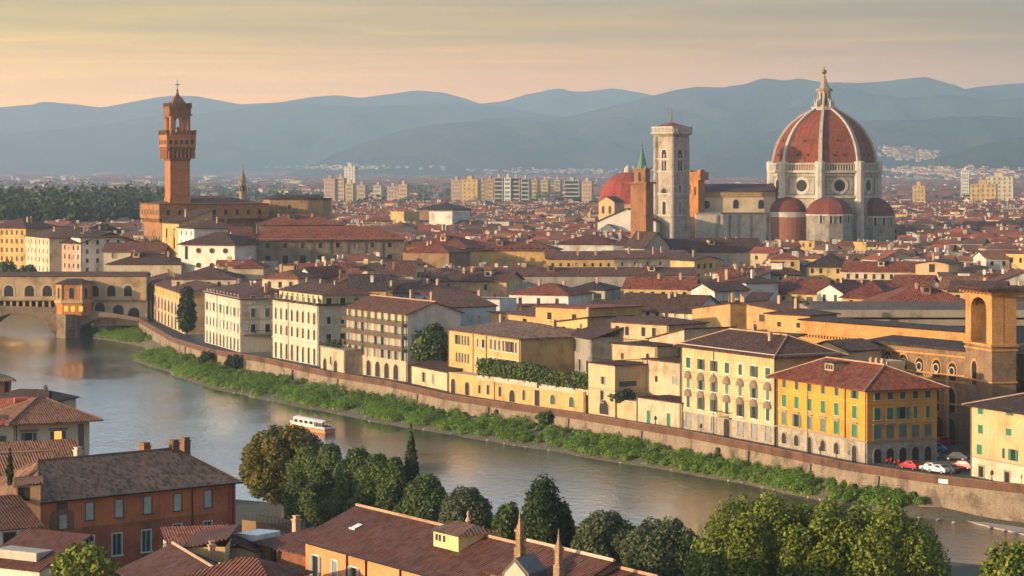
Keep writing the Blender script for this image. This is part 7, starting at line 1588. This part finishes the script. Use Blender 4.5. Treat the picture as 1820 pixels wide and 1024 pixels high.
# bank wall with railing behind the sheds
A, B = XY(430, 352), XY(565, 342); u = B-A; t = thing('bank_wall', 'low brown bank wall with thin railing behind the dark trees at the water', 'wall', (A.x, A.y, 3.0), math.atan2(u.y, u.x)); z1 = zat(931, 348)-3
b = MB(); b.box(0, u.length, 0, .5, 0, z1); b.build('wall', plaster((.22, .145, .085), .8), t); b = MB()
for i in range(20): x = u.length*(i+.5)/20; b.bar((x, .25, z1), (x, .25, z1+.9), .03, 4)
b.bar((0, .25, z1+.9), (u.length, .25, z1+.9), .035, 4); b.build('railing', IRON, t)
# salmon house with long roof
A, B = XY(543, 254), None
dirv = Vector((0.525, -0.851)); B = A + dirv*52
q = Bld('salmon_house', 'long salmon house with a big red-brown roof, dormer and white framed windows in front', 'house', A, B, 12.4, 3.6)
H = q.zpx(953, 0); WSH = plain('slatted grey blind', (.20, .23, .26), .6)
for x, y, h_ in ((561, 1010, 2.7), (595, 1016, 2.3), (629, 1024, 2.0)): a = q.sx(x); zt = q.zpx({561: 988, 595: 997, 629: 1009}[x], a/q.L); q.win('F', a, zt-h_, 1.15, h_, fr=FRAMEW, fw=.13, sh=WSH, mode='closed')
q.wall(0, H, SALM)
for x in (618, 652, 713): q.pipe('F', q.sx(x), 0, H-.1)
ro, g, zr = q.roof(H, 'gx', TN_R, slope=.42, over=.75, th=.16, ridge=plaster((.40, .25, .18), .6)); mb = MB(); [mb.face(*f) for f in g]; mb.build('gable', SALM, q.root)
b = MB(); b.bar((-.7, -.82, H-.4), (q.L+.7, -.82, H-.4), .11, 6); b.build('gutter', IRON, q.root)
# roof window and dormer
sl = .42
def onroof(s_, t_): return (s_, t_, H + sl*t_)
b = MB(); s0, t0 = 4.6, 2.6; b.face((s0, t0, H+sl*t0+.12), (s0+1.0, t0, H+sl*t0+.12), (s0+1.0, t0+.9, H+sl*(t0+.9)+.12), (s0, t0+.9, H+sl*(t0+.9)+.12)); b.box(s0-.08, s0+1.08, t0-.08, t0, H+sl*t0, H+sl*t0+.2); b.build('roof_window', plain('sky coloured glass', (.45, .5, .55), .1, 0, .8), ro)  # pale sky reflection put into the glass colour
b = MB(); s0 = 20.2; t0 = 3.2; zb = H+sl*t0; b.box(s0, s0+4.6, t0, t0+4.2, zb-.3, zb+1.5); dm_ = b.build('dormer', plaster((.62, .47, .25), .3), q.root)
b = MB(); zz = zb+1.5; b.face((s0-.5, t0-.5, zz), (s0+5.1, t0-.5, zz), (s0+4.0, t0+2.2, zz+.8), (s0+.6, t0+2.2, zz+.8)); b.face((s0+5.1, t0-.5, zz), (s0+5.1, t0+4.4, zz), (s0+4.0, t0+2.2, zz+.8)); b.face((s0-.5, t0+4.4, zz), (s0-.5, t0-.5, zz), (s0+.6, t0+2.2, zz+.8)); b.face((s0+5.1, t0+4.4, zz), (s0-.5, t0+4.4, zz), (s0+.6, t0+2.2, zz+.8), (s0+4.0, t0+2.2, zz+.8)); b.build('dormer_roof', TN_B, dm_)
for dx in (.6, 1.2, 2.0): link('window', win_mesh('pane', .42, .6, -.04, mid(CURT)), dm_, (s0+dx, t0, zb+.6))
b = MB(); b.lathe([(.22, zr), (.2, zr+1.0), (.3, zr+1.0), (.1, zr+1.4), (.14, zr+1.7), (.02, zr+2.0)], 8, (21.5, 6.2)); b.build('ridge_finial', CHIM, ro)
# church roof with two gothic pinnacles
A = XY(872, 226); q = Bld('pinnacle_church', 'tiled church roof with two gothic stone pinnacles at the bottom centre', 'church', A, A + dirv*13, 8.4, 3.6)
H = zat(1050, 214)-3.6
PST = plaster((.29, .205, .13), .7, 1, .4); q.wall(0, H, PST); 
ro, g, zr = q.roof(H, 'gx', TN_R, slope=.50, over=.5, th=.16, ridge=plaster((.48, .38, .30), .6)); mb = MB(); [mb.face(*f) for f in g]; mb.build('gable', PST, q.root)
def pinnacle(x, Y, ytop, ybase, label_w):
    p = XY(x, Y); loc = q.root.matrix_world
    z0, z1 = zat(ybase, Y), zat(ytop, Y); hh = z1-z0; b = MB(); w_ = label_w
    b.box(-w_, w_, -w_, w_, -3, hh*.28); b.box(-w_*.72, w_*.72, -w_*.72, w_*.72, hh*.28, hh*.60); b.box(-w_*.95, w_*.95, -w_*.95, w_*.95, hh*.25, hh*.30); b.box(-w_*.95, w_*.95, -w_*.95, w_*.95, hh*.58, hh*.63)
    b.lathe([(w_*.8, hh*.63), (w_*.45, hh*.75), (w_*.2, hh*.85), (w_*.42, hh*.87), (w_*.15, hh*.90), (w_*.12, hh)], 4, (0, 0), math.pi/4)
    for a in range(4): b.lathe([(w_*.22, hh*.28), (w_*.2, hh*.6), (.01, hh*.70)], 5, (w_*.8*math.cos(a*1.571+.785), w_*.8*math.sin(a*1.571+.785)))
    d = Vector((p.x, p.y)) - q.A; b.build('pinnacle', PST, q.root, (d.dot(q.u), d.dot(q.v), z0-3.6), .3)
pinnacle(924, 219, 905, 1000, .36); pinnacle(993, 212, 940, 1030, .33)
p = XY(920, 217); d = p - q.A; z0 = zat(1030, 217)-3.6; b = MB(); b.extr_y([(-1.3, 0), (1.3, 0), (1.3, .6), (0, 1.9), (-1.3, .6)], -.4, 3.0); gd = b.build('gablet', plain('dark slate', (.09, .085, .09), .7), q.root, (d.dot(q.u), d.dot(q.v), z0), .55)
b = MB(); b.extr_y([(-1.0, .05), (1.0, .05), (1.0, .5), (0, 1.55), (-1.0, .5)], -.5, -.4); b.build('gablet_face', plain('pale weathered stone', (.46, .42, .34), .8), gd)
# ------------------------------------------------------------------ trees of the near bank
def T(name, lab, x, Y, ytop, wpx, kind, n, mat, size, z0=3.6, grp=None, k=22, lob=.42, asp=1.3, cat='tree', zlow=None):
    p = XY(x, Y); zt = zat(ytop, Y)-z0; r = wpx/2/F*Y
    if kind == 'round': zl = (zlow if zlow is not None else zt*.14); L_ = round_lobes(r, (zt-zl)/2, (zt+zl)/2, k, lob)
    elif kind == 'tall': L_ = [(0, 0, zt*.52, r*.7, r*.7, zt*.42)] + [(r*.45*math.cos(i*2.4), r*.45*math.sin(i*2.4), zt*(.18+.66*i/11), r*.62*(1-.45*max(0, i/11-.55)/.45), r*.62*(1-.45*max(0, i/11-.55)/.45), zt*.15) for i in range(12)] + [(0, 0, zt*.90, r*.38, r*.38, zt*.10)]
    elif kind == 'dome': L_ = [(0, 0, zt*.44, r, r, zt*.46), (0, 0, zt*.64, r*.93, r*.93, zt*.355)] + [(r*.62*math.cos(i*2.4), r*.62*math.sin(i*2.4), zt*(.1+.72*i/16), r*.42, r*.42, zt*.13) for i in range(16)]
    else: L_ = cone_lobes(r, zt, 0.3, 9, .58)
    return tree(name, lab, (p.x, p.y, z0), L_, n, mat, size, zt*.72, max(.16, r*.06), cat, grp, .4, asp, 0.0, r*.45)
LEAF_GOLD = leafmat('yellow lit leaves', (.03, .045, .008), (.19, .165, .025), .22)  # evening light on the round tree put into the leaf colour
T('broadleaf_tree', 'big round tree with yellow-lit left crown, first of the dark bank trees', 505, 372, 757, 152, 'round', 30000, LEAF_GOLD, (.10, .21), k=46, lob=.30)
for i, (x, Y, yt, wp, lab) in enumerate(((545, 362, 794, 88, 'upright dark tree directly right of the big round tree'), (584, 356, 788, 94, 'third upright dark bank tree, right of two others and tallest'), (634, 350, 795, 100, 'fourth dark bank tree with lighter green top'), (668, 345, 806, 96, 'fifth dark bank tree left of the pointed cypress'), (700, 341, 812, 76, 'narrow dark bank tree touching the pointed cypress'))):
    T('upright_tree', lab, x, Y, yt, wp, 'tall', 17000, LEAF_MID, (.09, .18), grp='row of bank trees')
T('cypress', 'pointed slim dark cypress standing above the bank trees', 731, 342, 777, 52, 'cone', 8500, LEAF_CYP, (.10, .20), asp=1.6)
T('broadleaf_tree', 'dark bushy tree right of the pointed cypress', 757, 336, 846, 84, 'round', 12000, LEAF_MID, (.09, .19), k=26)
T('broadleaf_tree', 'light grey green round tree left of the second cypress group', 828, 330, 868, 96, 'round', 14000, LEAF_GREY, (.09, .18), k=28)
T('broadleaf_tree', 'loose green tree beside the broad domed cypress', 903, 322, 896, 58, 'round', 4200, LEAF_MID, (.13, .26), k=18)
T('cypress', 'broad domed dark cypress rising behind the gothic pinnacles', 965, 300, 843, 76, 'dome', 12500, LEAF_CYP, (.10, .20), asp=1.7)
T('cypress', 'smaller domed cypress leaning on the right of the broad one', 1000, 303, 888, 42, 'dome', 6000, LEAF_CYP, (.10, .20), asp=1.7)
T('broadleaf_tree', 'grey green round tree right of the domed cypresses', 1076, 298, 910, 122, 'round', 17000, LEAF_GREY, (.09, .18), k=32, lob=.36)
T('broadleaf_tree', 'pale green loose tree left of the big bright trees', 1178, 288, 922, 150, 'round', 18000, LEAF_GREY, (.09, .19), k=30, lob=.38)
T('broadleaf_tree', 'big bright yellow-green tree, left half of the bottom right pair', 1350, 262, 884, 262, 'round', 60000, LEAF_LIT, (.085, .19), k=64, lob=.27, zlow=-3)
T('broadleaf_tree', 'big bright yellow-green tree, right half of the bottom right pair', 1560, 258, 900, 280, 'round', 56000, LEAF_LIT, (.085, .19), k=60, lob=.27, zlow=-4)
T('broadleaf_tree', 'bright tree crown between and behind the two big bright trees', 1456, 260, 893, 200, 'round', 36000, LEAF_LIT, (.085, .19), k=36, lob=.30)
T('broadleaf_tree', 'bright green tree cut by the bottom right corner', 1800, 248, 968, 130, 'round', 8000, LEAF_LIT, (.13, .27), k=26)
T('shrub', 'low dark shrub on the bank below the loose green tree', 880, 330, 945, 60, 'round', 2200, LEAF_MID, (.13, .24), k=10, cat='shrub')
# ------------------------------------------------------------------ tour boat
p = at(551, 764, 0); u = (at(586, 769, 0)-at(513, 757, 0)); bt = thing('tour_boat', 'white tour boat with orange-lit lower hull and curved cabin roof on the river', 'boat', (p.x, p.y, 0), math.atan2(u.y, u.x))
Lb, Wb = u.length*.96, 3.0
hullm = plain('orange lit hull', (.52, .25, .14), .45); whm = plain('white boat paint', (.66, .60, .52), .4)  # warm light and reflection on the lower hull put into its orange
st = [(-.5, .04, 1.5), (-.46, .32, 1.4), (-.36, .72, 1.25), (-.2, .95, 1.1), (.1, 1.0, 1.0), (.35, 1.0, 1.0), (.5, .92, 1.05)]
def hull(z0s, z1s, w0, w1):
    b = MB(); V = []
    for s_, ww, sh in st:
        y0, y1 = ww*Wb/2*w0, ww*Wb/2*w1; V.append([(s_*Lb*(1 if s_ > -.4 else .97), -y0, z0s), (s_*Lb, -y1, z1s*sh), (s_*Lb, y1, z1s*sh), (s_*Lb*(1 if s_ > -.4 else .97), y0, z0s)])
    for i in range(len(V)-1):
        for k in range(3): b.face(V[i][k], V[i+1][k], V[i+1][k+1], V[i][k+1])
    b.face(*V[-1]); b.face(*V[0][::-1]); return b
hull(-.3, .62, .8, .97).build('hull', hullm, bt); 
b = MB()
for (za, zb, m) in ((.0, 0, 0),): pass
def strip(z0, z1, w_, name, mat):
    b = MB(); V = [[(s_*Lb, -ww*Wb/2*w_, z0*sh), (s_*Lb, -ww*Wb/2*w_, z1*sh), (s_*Lb, ww*Wb/2*w_, z1*sh), (s_*Lb, ww*Wb/2*w_, z0*sh)] for s_, ww, sh in st]
    for i in range(len(V)-1):
        for k in range(4): b.face(V[i][k], V[i+1][k], V[i+1][(k+1) % 4], V[i][(k+1) % 4])
    b.face(*V[-1]); b.face(*V[0][::-1]); b.build(name, mat, bt)
strip(.62, .78, 1.0, 'red_stripe', plain('dark red stripe', (.40, .06, .04), .5)); strip(.78, 1.12, .99, 'gunwale', whm)
x0, x1, yw = -Lb*.30, Lb*.22, Wb*.40
cb = MB(); cb.box(x0, x1, -yw, yw, 1.1, 2.25); cab = cb.build('cabin', whm, bt)
for i in range(4):
    for sg_, rz in ((-1, 0), (1, math.pi)): link('window', win_mesh('pane', (x1-x0)*.17, .62, -.03, mid(GLASS)), cab, (x0+(x1-x0)*(i+.55)/4.1, sg_*yw, 1.42), rz)
b = MB(); n = 8
for i in range(n):
    a0, a1 = -1+2*i/n, -1+2*(i+1)/n; f = lambda a: (yw+.15)*a; zf = lambda a: 2.25+.42*(1-a*a)
    b.face((x0-.2, f(a0), zf(a0)), (Lb*.42, f(a0), zf(a0)-.25), (Lb*.42, f(a1), zf(a1)-.25), (x0-.2, f(a1), zf(a1)))
b.face(*[(x0-.2, (yw+.15)*(-1+2*i/n), 2.25+.42*(1-(-1+2*i/n)**2)) for i in range(n+1)][::-1]); b.build('cabin_roof', plain('pale grey canopy', (.55, .54, .54), .5), bt)
b = MB()
for sx_ in (.26, .34, .41):
    for sy_ in (-1, 1): b.bar((Lb*sx_, sy_*yw, 1.1), (Lb*sx_, sy_*yw, 2.05), .05, 5)
b.build('canopy_post', whm, bt)
b = MB(); b.box(Lb*.24, Lb*.44, -yw*.9, yw*.9, 1.1, 1.35); b.build('stern_bench', plain('dark seat', (.04, .04, .05), .7), bt)
b = MB()
for i in range(5):
    s_ = -.47+.17*i/4; w_ = np.interp(s_, [q_[0] for q_ in st], [q_[1] for q_ in st])*Wb/2*.92
    for sg_ in (-1, 1): b.bar((s_*Lb, sg_*w_, 1.2), (s_*Lb, sg_*w_, 1.85), .03, 4)
b.bar((-.47*Lb, -.3, 1.85), (-.3*Lb, -Wb*.40, 1.85), .03, 4); b.bar((-.47*Lb, .3, 1.85), (-.3*Lb, Wb*.40, 1.85), .03, 4); b.build('bow_rail', IRON, bt)
# ------------------------------------------------------------------ parked cars
RUB = plain('rubber', (.015, .015, .015), .8); TAIL = plain('tail light red', (.35, .015, .01), .3); HEAD = plain('headlight glass', (.7, .7, .68), .15); RIM = plain('alloy', (.45, .45, .46), .3, .8)
def car_body():
    prof = [(-2.05, .35), (-2.1, .62), (-1.95, .82), (-1.15, .92), (-.55, 1.42), (.75, 1.46), (1.55, 1.0), (2.0, .92), (2.08, .6), (2.02, .35)]
    b = MB(); n = len(prof)
    rows = []
    for y, k, in ((-.86, .0), (-.80, .06), (.80, .06), (.86, .0)):
        rows.append([(x, (y if z < 1.0 else y*.82), z + (0 if abs(y) > .84 else .02*(z > .9))) for x, z in prof])
    for r in range(3):
        for i in range(n): j = (i+1) % n; b.face(rows[r][i], rows[r+1][i], rows[r+1][j], rows[r][j])
    b.face(*rows[0]); b.face(*rows[3][::-1]); return b
def paint(name, c):
    m, nt, b = newmat(name); b.inputs['Base Color'].default_value = (*c, 1); b.inputs['Roughness'].default_value = .3; b.inputs['Metallic'].default_value = .1; b.inputs['Coat Weight'].default_value = .7; return m
PNT = {'white': paint('white car paint', (.62, .62, .62)), 'red': paint('red car paint', (.55, .02, .02)), 'silver': paint('silver car paint', (.38, .42, .45)), 'blue': paint('blue car paint', (.07, .18, .42)), 'dark': paint('dark car paint', (.03, .035, .045))}
CM = {c: car_body().mesh('body', m) for c, m in PNT.items()}
b = MB()
for sg_ in (-1, 1):
    b.face((-.92, sg_*.795, .98), (.98, sg_*.795, .98), (.66, sg_*.725, 1.36), (-.52, sg_*.725, 1.36))
b.face((-1.12, -.64, .955), (-.60, -.60, 1.41), (-.60, .60, 1.41), (-1.12, .64, .955)); b.face((.82, -.60, 1.44), (1.48, -.66, 1.06), (1.48, .66, 1.06), (.82, .60, 1.44))
for f in range(len(b.v)): x, y, z = b.v[f]; b.v[f] = (x*1.012, y*1.02, z+.015)
GM = b.mesh('glazing', GLASS)
b = MB(); b.lathe([(.31, -.1), (.31, .1)], 14); TY = b.mesh('tyre', RUB); b = MB(); b.lathe([(.19, -.11), (.19, .11)], 10); RM = b.mesh('rim', RIM)
b = MB(); b.box(-.03, .03, -.17, .17, -.07, .07); HL = b.mesh('headlight', HEAD); b = MB(); b.box(-.03, .03, -.15, .15, -.08, .08); TL = b.mesh('tail_light', TAIL)
def car(lab, col, p, z, rz, grp='cars parked on the square'):
    t = thing('parked_car', lab, 'car', (p.x, p.y, z), rz, grp); link('body', CM[col], t); link('glazing', GM, t)
    for x in (-1.3, 1.3):
        for y in (-.80, .80):
            w_ = link('wheel', TY, t, (x, y, .31)); w_.rotation_euler = (rad(90), 0, 0); link('rim', RM, w_)
    for y in (-.6, .6): link('headlight', HL, t, (-2.07, y, .66)); link('tail_light', TL, t, (2.06, y, .72))
zg = 5.05
for lab, col, x, y, rz in (('silver car behind the white car, nearest the orange palace', 'silver', 1621, 812, 2.6), ('white car in the middle of the square', 'white', 1646, 814, -.9), ('light blue car at the back of the square', 'blue', 1665, 802, -.25), ('dark car with pale roof near the cream edge house', 'dark', 1701, 818, -.5), ('red car by the brown church doorway', 'red', 1672, 791, .3),
                           ('white van-like car behind the parapet left of the plate', 'white', 1656, 838, -.95), ('white car behind the parapet right of the plate', 'white', 1669, 841, -.9), ('dark car with red tail lights behind the parapet', 'dark', 1687, 841, -.95), ('red car nearest the cream edge house', 'red', 1712, 834, -.7), ('red hatchback tight against the parapet', 'red', 1620, 834, -1.0)):
    P_ = at(x, y, zg); car(lab, col, P_, zg, rz)
# scooters in a row by the orange palace
def scooter(lab, x, y, rz):
    P_ = at(x, y, zg); t = thing('parked_scooter', lab, 'scooter', (P_.x, P_.y, zg), rz, 'scooters parked along the parapet')
    b = MB(); b.box(-.55, -.15, -.16, .16, .45, .78); b.box(-.2, .35, -.14, .14, .28, .36); b.box(.35, .45, -.18, .18, .28, .95); b.build('body', PNT['dark'] if x % 2 else PNT['red'], t); b = MB(); b.bar((.45, -.3, 1.02), (.45, .3, 1.02), .03, 4); b.build('handlebar', IRON, t)
    for xx in (-.5, .62): w_ = link('wheel', TY, t, (xx, 0, .25), 0, (.75, .75, .5)); w_.rotation_euler = (rad(90), 0, 0)
for i, x in enumerate((1566, 1573, 1580, 1587, 1594)): scooter(('scooter farthest left along the parapet by the orange palace', 'second scooter from the left along the parapet', 'middle scooter of five along the parapet', 'fourth scooter from the left along the parapet', 'scooter farthest right along the parapet')[i], x, 821+i*1.6, .6)
# lamp posts on the parapet
def lamp(lab, x):
    P_ = riv(x, .25); t = thing('parapet_lamp', lab, 'lamp', (P_.x, P_.y, 6.12), 0, 'dark lamps on the parapet'); b = MB(); b.lathe([(.16, 0), (.10, .2), (.07, .9)], 8); b.build('post', IRON, t); b = MB(); b.lathe([(.12, .9), (.3, 1.05), (.26, 1.5), (.05, 1.7)], 8); b.build('lantern', plain('dark lamp glass', (.05, .05, .05), .2), t)
for lab, x in (('dark lamp on the parapet before the cream edge house', 1763), ('dark lamp on the parapet below the left part of the orange palace', 1458), ('dark lamp on the parapet below the right part of the orange palace', 1487), ('dark lamp on the parapet before the low front house', 1165), ('dark lamp on the parapet before the awning palace', 1246)): lamp(lab, x)
# ------------------------------------------------------------------ evening haze over the plain
b = MB(); b.box(-8600, 8600, -250, 19200, -4, 665)
hz, nt_, b_ = newmat('evening haze'); nt_.nodes.remove(b_)
pv = N(nt_, 'ShaderNodeVolumePrincipled'); pv.inputs['Color'].default_value = (0.57, 0.75, 0.93, 1); pv.inputs['Density'].default_value = 0.00009; pv.inputs['Anisotropy'].default_value = 0.3
nt_.links.new(pv.outputs[0], nt_.nodes['Material Output'].inputs['Volume'])
o = b.build('haze', hz); tag(o, 'pale evening haze over the valley', 'haze', None, 'stuff')
bpy.context.view_layer.update()
